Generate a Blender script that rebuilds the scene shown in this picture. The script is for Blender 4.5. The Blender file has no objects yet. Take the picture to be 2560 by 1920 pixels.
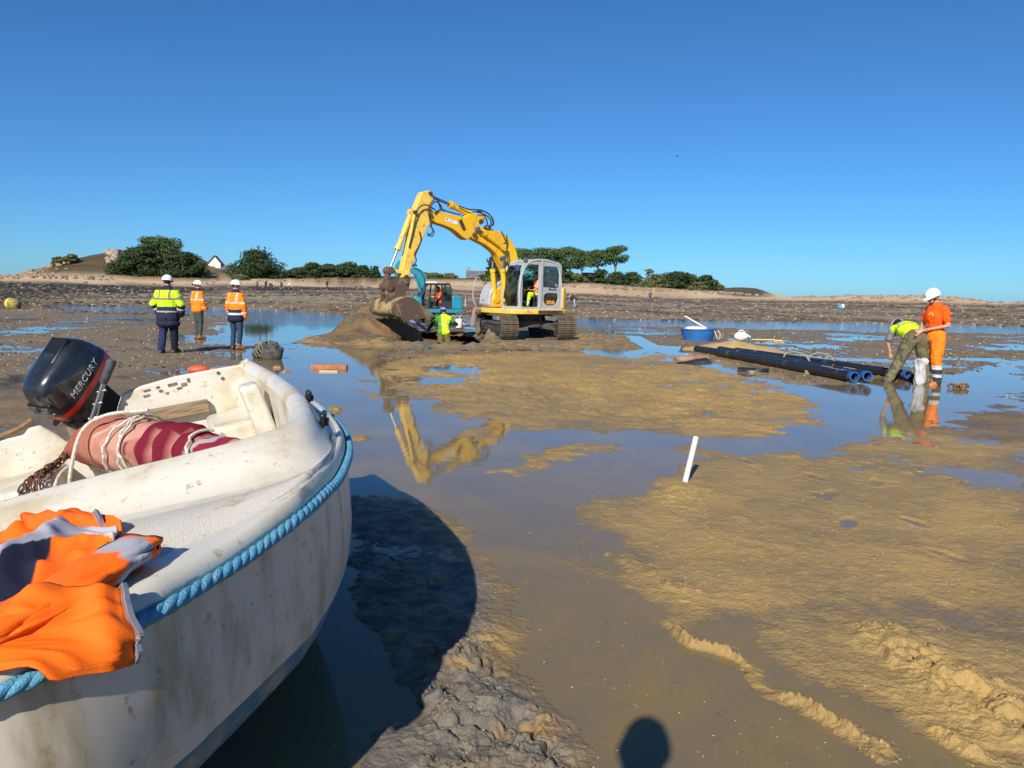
import bpy, math, random
import numpy as np
from mathutils import Vector, Matrix, Euler

random.seed(7)
RNG = np.random.default_rng(11)
scene = bpy.context.scene
COL = scene.collection
R = math.radians

# ------------------------------------------------------------------ camera
cam_data = bpy.data.cameras.new('camera')
cam = bpy.data.objects.new('camera', cam_data)
COL.objects.link(cam)
cam_data.sensor_fit = 'HORIZONTAL'
cam_data.sensor_width = 36.0
cam_data.lens = 36.0 * 1900.0 / 2560.0
cam_data.clip_start = 0.05
cam_data.clip_end = 20000.0
_p, _r = math.atan(227.3 / 1900.0), R(1.2)
_fw = Vector((0, math.cos(_p), -math.sin(_p)))
_u0 = Vector((0, math.sin(_p), math.cos(_p)))
_rt = Vector((1, 0, 0)) * math.cos(_r) + _u0 * math.sin(_r)
_up = _u0 * math.cos(_r) - Vector((1, 0, 0)) * math.sin(_r)
_m = Matrix((_rt, _up, -_fw)).transposed().to_4x4()
_m.translation = Vector((0, 0, 1.55))
cam.matrix_world = _m
scene.camera = cam

# ------------------------------------------------------------------ sky and sun
SUN_AZ, SUN_EL = 16.0, 33.0        # shadows fall 16 degrees right of straight ahead
world = bpy.data.worlds.new('World')
scene.world = world
world.use_nodes = True
wn = world.node_tree
wn.nodes.clear()
sky = wn.nodes.new('ShaderNodeTexSky')
sky.sky_type = 'NISHITA'
sky.sun_disc = False
sky.sun_elevation = R(SUN_EL)
sky.sun_rotation = R(180.0 + SUN_AZ)
sky.altitude = 0.0
sky.air_density = 0.8
sky.dust_density = 0.3
sky.ozone_density = 8.0
tint = wn.nodes.new('ShaderNodeMix'); tint.data_type = 'RGBA'; tint.blend_type = 'MULTIPLY'
tint.inputs[0].default_value = 1.0
tint.inputs[7].default_value = (0.61, 0.99, 1.15, 1)
bg = wn.nodes.new('ShaderNodeBackground')
bg.inputs['Strength'].default_value = 0.08
wo = wn.nodes.new('ShaderNodeOutputWorld')
wn.links.new(sky.outputs[0], tint.inputs[6])
wn.links.new(tint.outputs[2], bg.inputs['Color'])
wn.links.new(bg.outputs[0], wo.inputs['Surface'])

sun_data = bpy.data.lights.new('sun', 'SUN')
sun_data.energy = 5.0
sun_data.angle = R(0.53)
sun_data.color = (1.0, 0.93, 0.82)
sun = bpy.data.objects.new('sun', sun_data)
COL.objects.link(sun)
_d = Vector((math.sin(R(SUN_AZ)) * math.cos(R(SUN_EL)), math.cos(R(SUN_AZ)) * math.cos(R(SUN_EL)), -math.sin(R(SUN_EL))))
sun.rotation_euler = _d.to_track_quat('-Z', 'Y').to_euler()
sun.location = (-10, -30, 30)

scene.view_settings.view_transform = 'Standard'
scene.view_settings.look = 'None'
scene.view_settings.exposure = 0.35
scene.view_settings.gamma = 1.0
scene.view_settings.use_curve_mapping = False
scene.render.engine = 'CYCLES'

# ------------------------------------------------------------------ helpers
def tag(o, label=None, cat=None, group=None, kind=None):
    if label: o['label'] = label
    if cat: o['category'] = cat
    if group: o['group'] = group
    if kind: o['kind'] = kind
    return o

def empty(name, loc=(0, 0, 0), rz=0.0, mat=None):
    o = bpy.data.objects.new(name, None)
    o.empty_display_size = 0.1
    COL.objects.link(o)
    if mat is not None:
        o.matrix_world = mat
    else:
        o.location = loc
        o.rotation_euler = (0, 0, rz)
    return o

def link_mesh(name, me, mat=None, parent=None):
    o = bpy.data.objects.new(name, me)
    COL.objects.link(o)
    if mat is not None:
        for m in (mat if isinstance(mat, (list, tuple)) else [mat]):
            me.materials.append(m)
    if parent is not None:
        o.parent = parent
    return o

def copy_tree(o, parent=None):
    c = o.copy()
    COL.objects.link(c)
    c.parent = parent
    for ch in list(o.children):
        copy_tree(ch, c)
    return c

class MB:
    """Collects faces; build() links them as one mesh object."""
    def __init__(self):
        self.v, self.f, self.m = [], [], []
    def add(self, vs, fs, mi=0):
        b = len(self.v)
        self.v += [tuple(p) for p in vs]
        self.f += [tuple(i + b for i in f) for f in fs]
        self.m += [mi] * len(fs)
        return self
    def box(self, c, s, rot=None, mi=0, taper=1.0):
        hx, hy, hz = s[0] / 2, s[1] / 2, s[2] / 2
        vs = []
        for z in (-1, 1):
            k = taper if z > 0 else 1.0
            for x, y in ((-1, -1), (1, -1), (1, 1), (-1, 1)):
                p = Vector((x * hx * k, y * hy * k, z * hz))
                if rot is not None: p = rot @ p
                vs.append(p + Vector(c))
        return self.add(vs, [(3, 2, 1, 0), (4, 5, 6, 7), (0, 1, 5, 4), (1, 2, 6, 5), (2, 3, 7, 6), (3, 0, 4, 7)], mi)
    def bar(self, a, b, w, h, mi=0, up=(0, 0, 1)):
        a, b = Vector(a), Vector(b)
        d = (b - a).normalized()
        s = d.cross(Vector(up))
        if s.length < 1e-4: s = d.cross(Vector((1, 0, 0)))
        s.normalize(); t = s.cross(d)
        vs = []
        for p in (a, b):
            for x, y in ((-1, -1), (1, -1), (1, 1), (-1, 1)):
                vs.append(p + s * x * w / 2 + t * y * h / 2)
        return self.add(vs, [(0, 1, 2, 3), (7, 6, 5, 4), (0, 4, 5, 1), (1, 5, 6, 2), (2, 6, 7, 3), (3, 7, 4, 0)], mi)
    def tube(self, path, r, n=8, cap=True, closed=False, mi=0, flat=1.0, start=None):
        P = [Vector(p) for p in path]
        k = len(P)
        rs = r if isinstance(r, (list, tuple, np.ndarray)) else [r] * k
        vs, fs = [], []
        T = []
        for i in range(k):
            if closed: t = P[(i + 1) % k] - P[i - 1]
            else: t = P[min(i + 1, k - 1)] - P[max(i - 1, 0)]
            T.append(t.normalized() if t.length > 1e-9 else Vector((0, 0, 1)))
        ref = Vector(start) if start is not None else (Vector((0, 0, 1)) if abs(T[0].z) < 0.9 else Vector((1, 0, 0)))
        s = (ref - T[0] * ref.dot(T[0])).normalized()
        for i in range(k):
            s = (s - T[i] * s.dot(T[i]))
            if s.length < 1e-6: s = T[i].orthogonal()
            s.normalize()
            b = T[i].cross(s)
            for j in range(n):
                a = 2 * math.pi * j / n
                vs.append(P[i] + (s * math.cos(a) * flat + b * math.sin(a)) * rs[i])
        for i in range(k if closed else k - 1):
            i2 = (i + 1) % k
            for j in range(n):
                j2 = (j + 1) % n
                fs.append((i * n + j, i * n + j2, i2 * n + j2, i2 * n + j))
        if cap and not closed:
            fs.append(tuple(range(n - 1, -1, -1)))
            fs.append(tuple((k - 1) * n + j for j in range(n)))
        return self.add(vs, fs, mi)
    def cyl(self, a, b, r, n=16, mi=0, r2=None):
        return self.tube([a, b], [r, r if r2 is None else r2], n, mi=mi)
    def prism(self, poly, y0, y1, mi=0, fn=None):
        """poly in (x,z), extruded along y."""
        n = len(poly)
        fn = fn or (lambda x, y, z: (x, y, z))
        vs = [fn(p[0], y0, p[1]) for p in poly] + [fn(p[0], y1, p[1]) for p in poly]
        ar = sum(poly[i][0] * poly[(i + 1) % n][1] - poly[(i + 1) % n][0] * poly[i][1] for i in range(n))
        fs = [tuple(range(n)), tuple(range(2 * n - 1, n - 1, -1))]
        fs += [(i, i + n, (i + 1) % n + n, (i + 1) % n) for i in range(n)]
        if (ar > 0) != (y1 > y0): pass
        else: fs = [tuple(reversed(f)) for f in fs]
        return self.add(vs, fs, mi)
    def ell(self, c, r, rot=None, nu=12, nv=8, mi=0):
        vs, fs = [], []
        for i in range(nv + 1):
            th = math.pi * i / nv
            for j in range(nu):
                a = 2 * math.pi * j / nu
                p = Vector((r[0] * math.sin(th) * math.cos(a), r[1] * math.sin(th) * math.sin(a), r[2] * math.cos(th)))
                if rot is not None: p = rot @ p
                vs.append(p + Vector(c))
        for i in range(nv):
            for j in range(nu):
                j2 = (j + 1) % nu
                q = (i * nu + j, (i + 1) * nu + j, (i + 1) * nu + j2, i * nu + j2)
                if i == 0: q = (q[0], q[1], q[2])
                elif i == nv - 1: q = (q[0], q[1], q[3])
                fs.append(q)
        return self.add(vs, fs, mi)
    def grid(self, P, mi=0, closed_u=False, closed_v=False, flip=False):
        """P[i][j] grid of points."""
        ni, nj = len(P), len(P[0])
        vs = [p for row in P for p in row]
        fs = []
        for i in range(ni if closed_u else ni - 1):
            for j in range(nj if closed_v else nj - 1):
                a, b = i * nj + j, i * nj + (j + 1) % nj
                c, d = ((i + 1) % ni) * nj + (j + 1) % nj, ((i + 1) % ni) * nj + j
                fs.append((d, c, b, a) if flip else (a, b, c, d))
        return self.add(vs, fs, mi)
    def mesh(self, name, smooth=None):
        me = bpy.data.meshes.new(name)
        me.from_pydata(self.v, [], self.f)
        if any(self.m):
            me.polygons.foreach_set('material_index', self.m)
        if smooth is not None:
            me.shade_smooth()
            if smooth < 180: me.set_sharp_from_angle(angle=R(smooth))
        me.update()
        return me
    def build(self, name, mat=None, parent=None, smooth=40, bev=0.0, seg=2):
        o = link_mesh(name, self.mesh(name, smooth), mat, parent)
        if bev:
            b = o.modifiers.new('bevel', 'BEVEL')
            b.width = bev; b.segments = seg; b.limit_method = 'ANGLE'; b.angle_limit = R(30)
            b.harden_normals = False
        return o

def spline(pts, n):
    """Catmull-Rom through pts, n samples at even arc length."""
    P = np.array(pts, float)
    Q = np.vstack([2 * P[0] - P[1], P, 2 * P[-1] - P[-2]])
    out = []
    for i in range(1, len(Q) - 2):
        t = np.linspace(0, 1, 24, endpoint=False)[:, None]
        p0, p1, p2, p3 = Q[i - 1], Q[i], Q[i + 1], Q[i + 2]
        out.append(.5 * ((2 * p1) + (-p0 + p2) * t + (2 * p0 - 5 * p1 + 4 * p2 - p3) * t ** 2 + (-p0 + 3 * p1 - 3 * p2 + p3) * t ** 3))
    out.append(P[-1:])
    C = np.vstack(out)
    s = np.concatenate([[0], np.cumsum(np.linalg.norm(np.diff(C, axis=0), axis=1))])
    q = np.linspace(0, s[-1], n)
    return np.stack([np.interp(q, s, C[:, k]) for k in range(C.shape[1])], 1)

# numpy gradient noise
_perm = np.random.default_rng(3).permutation(512)
_ang = np.random.default_rng(4).uniform(0, 2 * math.pi, 512)
def gnoise(x, y, seed=0):
    x = np.asarray(x, float) + seed * 17.31; y = np.asarray(y, float) - seed * 9.77
    xi = np.floor(x).astype(np.int64); yi = np.floor(y).astype(np.int64)
    xf = x - xi; yf = y - yi
    def g(ix, iy):
        h = _perm[(_perm[ix & 511] + iy) & 511]
        a = _ang[h]
        return np.cos(a) * (x - ix) + np.sin(a) * (y - iy)
    u = xf * xf * xf * (xf * (xf * 6 - 15) + 10); v = yf * yf * yf * (yf * (yf * 6 - 15) + 10)
    a = g(xi, yi) * (1 - u) + g(xi + 1, yi) * u
    b = g(xi, yi + 1) * (1 - u) + g(xi + 1, yi + 1) * u
    return (a * (1 - v) + b * v) * 1.5
def fbm(x, y, octv=4, seed=0, gain=.5):
    s = 0; a = 1.0; n = 0
    for i in range(octv):
        s = s + a * gnoise(x * 2 ** i, y * 2 ** i, seed + i); n += a; a *= gain
    return s / n
def billow(x, y, octv=4, seed=0, gain=.5):
    s = 0; a = 1.0; n = 0
    for i in range(octv):
        s = s + a * (1 - 2 * np.abs(gnoise(x * 2 ** i, y * 2 ** i, seed + i))); n += a; a *= gain
    return s / n
def sstep(a, b, x):
    t = np.clip((x - a) / (b - a), 0, 1)
    return t * t * (3 - 2 * t)
def poly_sd(x, y, poly):
    """signed distance, positive inside."""
    P = np.array(poly, float)
    d = np.full(x.shape, 1e18); ins = np.zeros(x.shape, bool)
    n = len(P)
    for i in range(n):
        ax, ay = P[i]; bx, by = P[(i + 1) % n]
        ex, ey = bx - ax, by - ay
        t = np.clip(((x - ax) * ex + (y - ay) * ey) / (ex * ex + ey * ey + 1e-12), 0, 1)
        d = np.minimum(d, (x - ax - t * ex) ** 2 + (y - ay - t * ey) ** 2)
        c = ((ay > y) != (by > y))
        with np.errstate(divide='ignore', invalid='ignore'):
            xx = ax + (y - ay) * ex / (ey if abs(ey) > 1e-12 else 1e-12)
        ins ^= c & (x < xx)
    d = np.sqrt(d)
    return np.where(ins, d, -d)
def line_d(x, y, pts):
    d = np.full(x.shape, 1e18)
    for (ax, ay), (bx, by) in zip(pts[:-1], pts[1:]):
        ex, ey = bx - ax, by - ay
        t = np.clip(((x - ax) * ex + (y - ay) * ey) / (ex * ex + ey * ey + 1e-12), 0, 1)
        d = np.minimum(d, (x - ax - t * ex) ** 2 + (y - ay - t * ey) ** 2)
    return np.sqrt(d)

# ------------------------------------------------------------------ materials
def new_mat(name):
    m = bpy.data.materials.new(name)
    m.use_nodes = True
    nt = m.node_tree
    b = nt.nodes['Principled BSDF']
    return m, nt, b
def nd(nt, t, **kw):
    n = nt.nodes.new(t)
    for k, v in kw.items(): setattr(n, k, v)
    return n
def mixc(nt, fac, a, b, blend='MIX'):
    n = nt.nodes.new('ShaderNodeMix'); n.data_type = 'RGBA'; n.blend_type = blend
    for i, x in ((0, fac), (6, a), (7, b)):
        if isinstance(x, bpy.types.NodeSocket): nt.links.new(x, n.inputs[i])
        elif i == 0: n.inputs[0].default_value = x
        else: n.inputs[i].default_value = (*x[:3], 1)
    return n.outputs[2]
def math_n(nt, op, a, b=0.0, c=0.0, clamp=False):
    n = nt.nodes.new('ShaderNodeMath'); n.operation = op; n.use_clamp = clamp
    for i, x in enumerate((a, b, c)):
        if isinstance(x, bpy.types.NodeSocket): nt.links.new(x, n.inputs[i])
        else: n.inputs[i].default_value = x
    return n.outputs[0]
def noise_n(nt, vec, scale, detail=4, rough=.55, dist=0.0):
    n = nt.nodes.new('ShaderNodeTexNoise')
    n.inputs['Scale'].default_value = scale; n.inputs['Detail'].default_value = detail
    n.inputs['Roughness'].default_value = rough; n.inputs['Distortion'].default_value = dist
    if vec is not None: nt.links.new(vec, n.inputs['Vector'])
    return n.outputs[0]
def ramp_n(nt, fac, lo, hi):
    n = nt.nodes.new('ShaderNodeMapRange'); n.inputs[1].default_value = lo; n.inputs[2].default_value = hi
    n.interpolation_type = 'SMOOTHSTEP'
    nt.links.new(fac, n.inputs[0])
    return n.outputs[0]
def coords(nt, kind='Object', scale=None):
    t = nt.nodes.new('ShaderNodeTexCoord'); s = t.outputs[kind]
    if scale is not None:
        mp = nt.nodes.new('ShaderNodeMapping'); mp.inputs['Scale'].default_value = scale
        nt.links.new(s, mp.inputs['Vector']); s = mp.outputs[0]
    return s
def geo_pos(nt):
    return nt.nodes.new('ShaderNodeNewGeometry').outputs['Position']
def bump_n(nt, b, h, strength, dist):
    n = nt.nodes.new('ShaderNodeBump'); n.inputs['Strength'].default_value = strength; n.inputs['Distance'].default_value = dist
    nt.links.new(h, n.inputs['Height']); nt.links.new(n.outputs[0], b.inputs['Normal'])

def P(name, col, rough=.5, metal=0.0, var=None, vscale=6.0, lo=.4, hi=.65, bump=0.0, bscale=40.0, spec=.5, coat=0.0, stretch=None):
    """Principled paint/metal/cloth with a second colour broken in by noise (dirt, wear)."""
    m, nt, b = new_mat(name)
    b.inputs['Roughness'].default_value = rough
    b.inputs['Metallic'].default_value = metal
    b.inputs['Specular IOR Level'].default_value = spec
    b.inputs['Coat Weight'].default_value = coat
    co = coords(nt, 'Object', stretch)
    if var is not None:
        f = ramp_n(nt, noise_n(nt, co, vscale, 6, .62), lo, hi)
        c = mixc(nt, f, col, var)
        c = mixc(nt, ramp_n(nt, noise_n(nt, co, vscale * 7, 3), .35, .75), c, tuple(x * .82 for x in var), 'MIX') if False else c
        nt.links.new(c, b.inputs['Base Color'])
        rr = math_n(nt, 'MULTIPLY_ADD', f, .25, rough, clamp=True)
        nt.links.new(rr, b.inputs['Roughness'])
    else:
        b.inputs['Base Color'].default_value = (*col, 1)
    if bump:
        bump_n(nt, b, noise_n(nt, co, bscale, 4), bump, .01)
    return m
def VC(name, rough=.8, spec=.3, dirt=None, dscale=9.0, bump=.25, bscale=60.0, lo=.5, hi=.75):
    m, nt, b = new_mat(name)
    a = nd(nt, 'ShaderNodeAttribute', attribute_name='Col')
    co = coords(nt)
    c = a.outputs['Color']
    if dirt is not None:
        c = mixc(nt, ramp_n(nt, noise_n(nt, co, dscale, 5, .6), lo, hi), c, dirt)
    nt.links.new(c, b.inputs['Base Color'])
    b.inputs['Roughness'].default_value = rough
    b.inputs['Specular IOR Level'].default_value = spec
    if bump: bump_n(nt, b, noise_n(nt, co, bscale, 3), bump, .01)
    return m
def set_col(me, col, name='Col'):
    a = me.color_attributes.new(name, 'FLOAT_COLOR', 'POINT')
    c = np.ones((len(me.vertices), 4), np.float32); c[:, :col.shape[1]] = col
    a.data.foreach_set('color', c.ravel())
def np_mesh(name, V, quads=None, tris=None, smooth=True):
    me = bpy.data.meshes.new(name)
    V = np.asarray(V, np.float32)
    me.vertices.add(len(V)); me.vertices.foreach_set('co', V.ravel())
    L, S, n = [], [], 0
    if quads is not None and len(quads):
        q = np.asarray(quads, np.int32); L.append(q.ravel()); S.append(n + np.arange(len(q)) * 4); n += q.size
    if tris is not None and len(tris):
        t = np.asarray(tris, np.int32); L.append(t.ravel()); S.append(n + np.arange(len(t)) * 3); n += t.size
    L = np.concatenate(L).astype(np.int32); S = np.concatenate(S).astype(np.int32)
    me.loops.add(len(L)); me.loops.foreach_set('vertex_index', L)
    me.polygons.add(len(S)); me.polygons.foreach_set('loop_start', S)
    me.update(calc_edges=True); me.validate()
    if smooth: me.shade_smooth()
    return me

# ------------------------------------------------------------------ tidal flat
WATER = [([(-12.92, 41.48), (-10.44, 38.0), (-6.51, 26.47), (-4.66, 21.48), (-3.33, 18.19), (-2.67, 16.53), (-2.28, 13.45), (-1.83, 12.36), (-1.21, 11.46), (-0.83, 10.47), (-0.25, 9.83), (0.06, 8.95), (0.15, 8.43), (0.56, 8.61), (1.27, 8.44), (1.84, 8.15), (2.56, 8.23), (2.96, 8.51), (2.95, 7.73), (1.93, 7.16), (1.45, 6.33), (1.02, 5.78), (0.45, 5.74), (0.35, 5.1), (0.59, 4.77), (0.72, 4.62), (0.97, 4.35), (0.98, 3.98), (0.75, 4.14), (0.5, 4.42), (0.33, 4.67), (0.15, 4.59), (0.02, 4.82), (-0.34, 5.15), (-0.66, 5.43), (-1.0, 5.74), (-1.25, 5.6), (-1.98, 5.44), (-3.77, 10.42), (-4.53, 13.35), (-5.54, 15.86), (-8.51, 22.38), (-11.85, 30.35)], -0.011, 0.024, 0.3), ([(-1.73, 15.56), (-1.32, 16.55), (-0.53, 15.24), (-0.53, 14.12), (-1.16, 14.57), (-1.57, 14.79)], -0.05, 0.02, 0.15), ([(-1.74, 13.37), (-0.88, 13.85), (-0.87, 12.69), (-1.52, 12.47)], -0.05, 0.02, 0.15), ([(2.02, 22.84), (2.73, 20.84), (4.32, 24.26), (5.24, 23.8), (4.67, 19.74), (4.0, 21.19), (2.66, 18.09), (2.14, 18.52)], -0.05, 0.02, 0.2), ([(4.76, 22.15), (4.61, 18.22), (4.85, 14.8), (5.17, 13.57), (7.24, 14.11), (14.2, 21.07), (7.98, 11.74), (7.23, 11.63), (6.05, 10.32), (4.9, 8.98), (4.16, 8.64), (3.47, 7.99), (3.13, 7.46), (2.86, 7.82), (3.05, 8.77), (3.04, 9.17), (4.08, 10.07), (4.61, 11.25), (4.46, 12.36), (4.23, 14.01), (4.01, 16.19)], -0.016, 0.04, 0.3), ([(2.88, 7.43), (3.62, 7.32), (3.96, 7.01), (4.61, 6.67), (4.25, 6.14), (3.55, 6.44), (3.06, 6.93)], -0.014, 0.022, 0.25), ([(2.27, 6.24), (2.91, 6.18), (3.33, 5.79), (3.09, 5.58), (2.59, 5.81)], -0.01, 0.016, 0.18), ([(3.44, 5.65), (3.95, 5.6), (3.79, 5.37), (3.37, 5.4)], -0.01, 0.016, 0.18), ([(0.13, 3.93), (0.48, 4.19), (0.62, 3.9), (0.73, 3.55), (0.86, 3.2), (1.03, 2.93), (1.11, 2.71), (1.17, 2.55), (1.29, 2.4), (1.27, 2.25), (0.11, 2.21), (0.31, 2.5), (0.2, 2.62), (0.06, 2.97), (0.08, 3.43)], -0.014, 0.014, 0.22), ([(0.9, 3.61), (1.32, 3.58), (1.2, 3.16), (1.29, 2.96), (1.49, 2.77), (1.64, 2.57), (1.82, 2.46), (1.69, 2.26), (1.33, 2.25), (1.25, 2.51), (1.14, 2.77), (1.02, 3.15)], -0.006, 0.018, 0.2), ([(1.36, 3.62), (1.71, 3.71), (2.01, 3.54), (2.43, 3.36), (2.77, 3.85), (2.18, 3.86), (1.5, 3.74)], -0.002, 0.016, 0.2), ([(-1.98, 5.44), (-1.25, 5.6), (-0.8, 3.67), (-0.65, 3.23), (-0.5, 2.95), (-0.33, 2.74), (-0.31, 2.6), (-0.46, 2.62), (-0.53, 2.35), (-0.52, 2.17), (-1.17, 2.15), (-1.92, 3.61)], -0.07, 0.015, 0.1), ([(-0.4, 5.15), (0.15, 4.59), (0.52, 4.13), (0.13, 3.93), (0.06, 3.43), (0.0, 3.71), (-0.17, 4.28)], -0.004, 0.022, 0.2), ([(-32.18, 54.12), (-25.66, 55.37), (-16.13, 52.7), (-8.64, 42.92), (-1.32, 46.94), (3.88, 47.24), (8.02, 48.28), (19.2, 51.09), (35.63, 51.6), (27.17, 39.28), (16.97, 39.56), (12.78, 39.46), (6.54, 39.31), (2.9, 37.54), (-1.06, 37.93), (-7.49, 33.71), (-6.45, 26.49), (-12.39, 40.47), (-15.59, 41.06), (-21.49, 43.86), (-26.76, 46.22)], -0.14, 0.02, 0.4)]
MUD = [([(-2.13, 13.17), (-1.24, 11.69), (-0.56, 10.7), (-0.04, 9.69), (-0.23, 9.05), (-0.92, 9.67), (-1.58, 10.67)], 0.005, 0.032, 0.25), ([(-3.36, 14.42), (-2.43, 14.31), (-1.92, 12.51), (-2.44, 12.09)], 0.0, 0.03, 0.25), ([(1.54, 7.69), (2.08, 8.06), (2.38, 7.77), (1.85, 7.15)], 0.004, 0.025, 0.2), ([(-0.11, 6.45), (0.05, 6.98), (0.5, 7.58), (1.07, 7.89), (1.19, 7.55), (0.64, 7.25), (0.27, 6.75), (0.02, 6.38)], 0.014, 0.022, 0.2), ([(-0.66, 8.34), (-0.46, 8.75), (-0.04, 8.67), (0.06, 8.3), (-0.41, 7.86), (-0.62, 7.84)], 0.003, 0.028, 0.2), ([(-2.49, 11.73), (-1.94, 11.44), (-1.29, 10.59), (-0.74, 10.0), (-0.75, 9.53), (-1.53, 10.29), (-2.31, 11.15)], 0.003, 0.028, 0.2), ([(-2.39, 9.67), (-2.38, 10.06), (-2.2, 9.77), (-2.24, 9.56)], 0.03, 0.03, 0.06), ([(-1.76, 7.91), (-1.62, 8.13), (-1.39, 7.95), (-1.55, 7.78)], 0.014, 0.02, 0.08), ([(-1.25, 5.6), (-0.64, 5.33), (-0.36, 4.71), (-0.16, 4.15), (-0.04, 3.71), (-0.07, 3.38), (-0.12, 3.18), (-0.06, 2.96), (0.04, 2.8), (0.14, 2.62), (0.22, 2.43), (0.21, 2.2), (-0.27, 2.18), (-0.29, 2.6), (-0.34, 2.83), (-0.51, 3.01), (-0.67, 3.31), (-0.83, 3.77)], 0.012, 0.026, 0.2), ([(1.01, 5.72), (1.45, 6.33), (1.91, 7.07), (2.79, 7.61), (3.18, 7.19), (4.25, 6.04), (2.78, 3.88), (1.51, 3.78), (1.26, 3.62), (0.95, 3.68), (0.81, 4.27), (0.81, 5.23)], 0.013, 0.016, 0.3), ([(1.3, 3.49), (1.64, 3.6), (1.98, 3.48), (2.4, 3.31), (1.89, 2.56), (1.68, 2.64), (1.52, 2.83), (1.33, 3.01), (1.2, 3.14)], 0.02, 0.018, 0.16), ([(-2.8, 16.5), (-2.23, 20.92), (0.22, 22.99), (1.77, 19.9), (4.0, 18.08), (4.73, 14.43), (4.75, 11.93), (4.26, 11.12), (3.16, 10.22), (3.09, 8.82), (2.59, 8.46), (1.51, 8.8), (0.61, 9.46), (0.11, 9.18), (-0.53, 10.07), (-1.12, 11.16), (-1.79, 12.53), (-2.45, 14.46)], 0.012, 0.034, 0.35), ([(-1.73, 15.56), (-1.32, 16.55), (-0.53, 15.24), (-0.53, 14.12), (-1.16, 14.57), (-1.57, 14.79)], -0.05, 0.02, 0.15), ([(-1.74, 13.37), (-0.88, 13.85), (-0.87, 12.69), (-1.52, 12.47)], -0.05, 0.02, 0.15), ([(2.3, 6.55), (3.21, 7.46), (3.62, 7.32), (3.92, 6.92), (3.45, 6.96)], 0.01, 0.03, 0.1)]
RIDGE = [([(1.21, 5.26), (1.87, 4.4), (2.4, 3.54)], 0.01, 0.05), ([(1.1, 5.54), (1.93, 4.9), (3.0, 4.27)], 0.01, 0.05), ([(1.27, 4.9), (1.74, 4.14), (2.12, 3.4)], 0.009, 0.04), ([(0.39, 4.88), (0.52, 4.55), (0.68, 4.33), (0.83, 4.08), (0.93, 3.86)], 0.04, 0.06), ([(0.74, 3.53), (0.81, 3.38), (0.87, 3.18), (0.96, 3.08), (1.05, 2.98), (1.09, 2.82), (1.14, 2.74), (1.21, 2.6)], 0.068, 0.042), ([(1.23, 2.55), (1.31, 2.45)], 0.05, 0.035), ([(1.58, 2.59), (1.64, 2.5), (1.7, 2.4)], 0.055, 0.04), ([(2.81, 7.24), (3.35, 7.15), (3.58, 6.84), (3.96, 6.55)], 0.03, 0.12), ([(2.76, 8.73), (3.61, 9.38), (3.89, 9.72)], 0.04, 0.15)]
OCHRE = [([(-3.58, 15.0), (-2.8, 16.5), (-1.95, 18.31), (1.83, 20.59), (4.95, 21.44), (5.44, 13.32), (4.9, 8.98), (5.74, 8.12), (1.69, 2.22), (0.3, 2.18), (0.2, 2.62), (0.06, 3.07), (-0.02, 3.98), (-0.42, 5.05), (-1.19, 5.61), (-2.0, 8.98)], 0.6)]
CLAY = [([(-1.25, 5.6), (-0.64, 5.33), (-0.36, 4.71), (-0.16, 4.15), (-0.04, 3.71), (-0.07, 3.38), (-0.12, 3.18), (-0.06, 2.96), (0.04, 2.8), (0.14, 2.62), (0.22, 2.43), (0.21, 2.2), (-1.17, 2.15), (-2.2, 4.16), (-1.98, 5.44)], 0.12)]
CLODS = [([(-2.63, 16.54), (-2.2, 20.63), (0.21, 22.63), (1.73, 19.5), (3.93, 17.75), (4.69, 14.29), (4.62, 11.91), (3.18, 10.29), (2.95, 8.89), (1.53, 8.91), (0.62, 9.55), (0.11, 9.3), (-0.54, 10.21), (-1.14, 11.34), (-1.82, 12.75)], 0.045, 0.5), ([(-0.32, 2.83), (-0.32, 3.24), (-0.12, 3.33), (-0.08, 3.03), (0.03, 2.78), (0.13, 2.59), (0.2, 2.42), (0.19, 2.2), (-0.27, 2.18)], 0.1, 0.14), ([(-0.25, 3.37), (-0.11, 3.55), (-0.05, 3.26), (-0.14, 3.03)], 0.055, 0.1), ([(1.61, 3.52), (1.84, 3.48), (1.89, 3.15), (2.08, 2.83), (1.87, 2.53), (1.75, 2.64), (1.67, 2.89), (1.63, 3.16)], 0.1, 0.14), ([(1.02, 5.78), (1.23, 6.11), (1.6, 6.14), (1.62, 5.71), (1.25, 5.41)], 0.035, 0.14), ([(-1.18, 5.39), (-0.78, 5.26), (-0.4, 4.27), (-0.34, 3.69), (-0.55, 3.23), (-0.78, 3.67)], 0.025, 0.14)]
WEED = [([(-94.78, 141.0), (-121.21, 213.65), (-87.87, 194.28), (-68.55, 191.42), (-48.27, 127.33), (-45.96, 101.56), (-52.95, 93.26), (-41.64, 68.27), (-35.69, 53.01), (-36.0, 46.24), (-95.19, 122.51)], 5), ([(44.61, 515.94), (99.01, 455.82), (84.59, 262.76), (68.7, 183.48), (48.93, 181.36), (22.84, 202.49)], 4), ([(-33.39, 56.17), (-28.51, 55.27), (-27.01, 52.34), (-29.47, 48.28)], 2), ([(-21.28, 31.55), (-21.73, 33.8), (-20.12, 31.3), (-20.0, 29.64)], 0.8), ([(-8.61, 12.68), (-8.32, 12.87), (-7.73, 12.25), (-7.47, 11.64), (-7.51, 11.04)], 0.25), ([(-18.52, 35.87), (-15.79, 34.82), (-14.75, 32.52), (-17.08, 33.06)], 0.8), ([(-64.41, 179.87), (-39.22, 194.97), (-29.55, 146.93), (-45.29, 126.45)], 4)]
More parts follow.
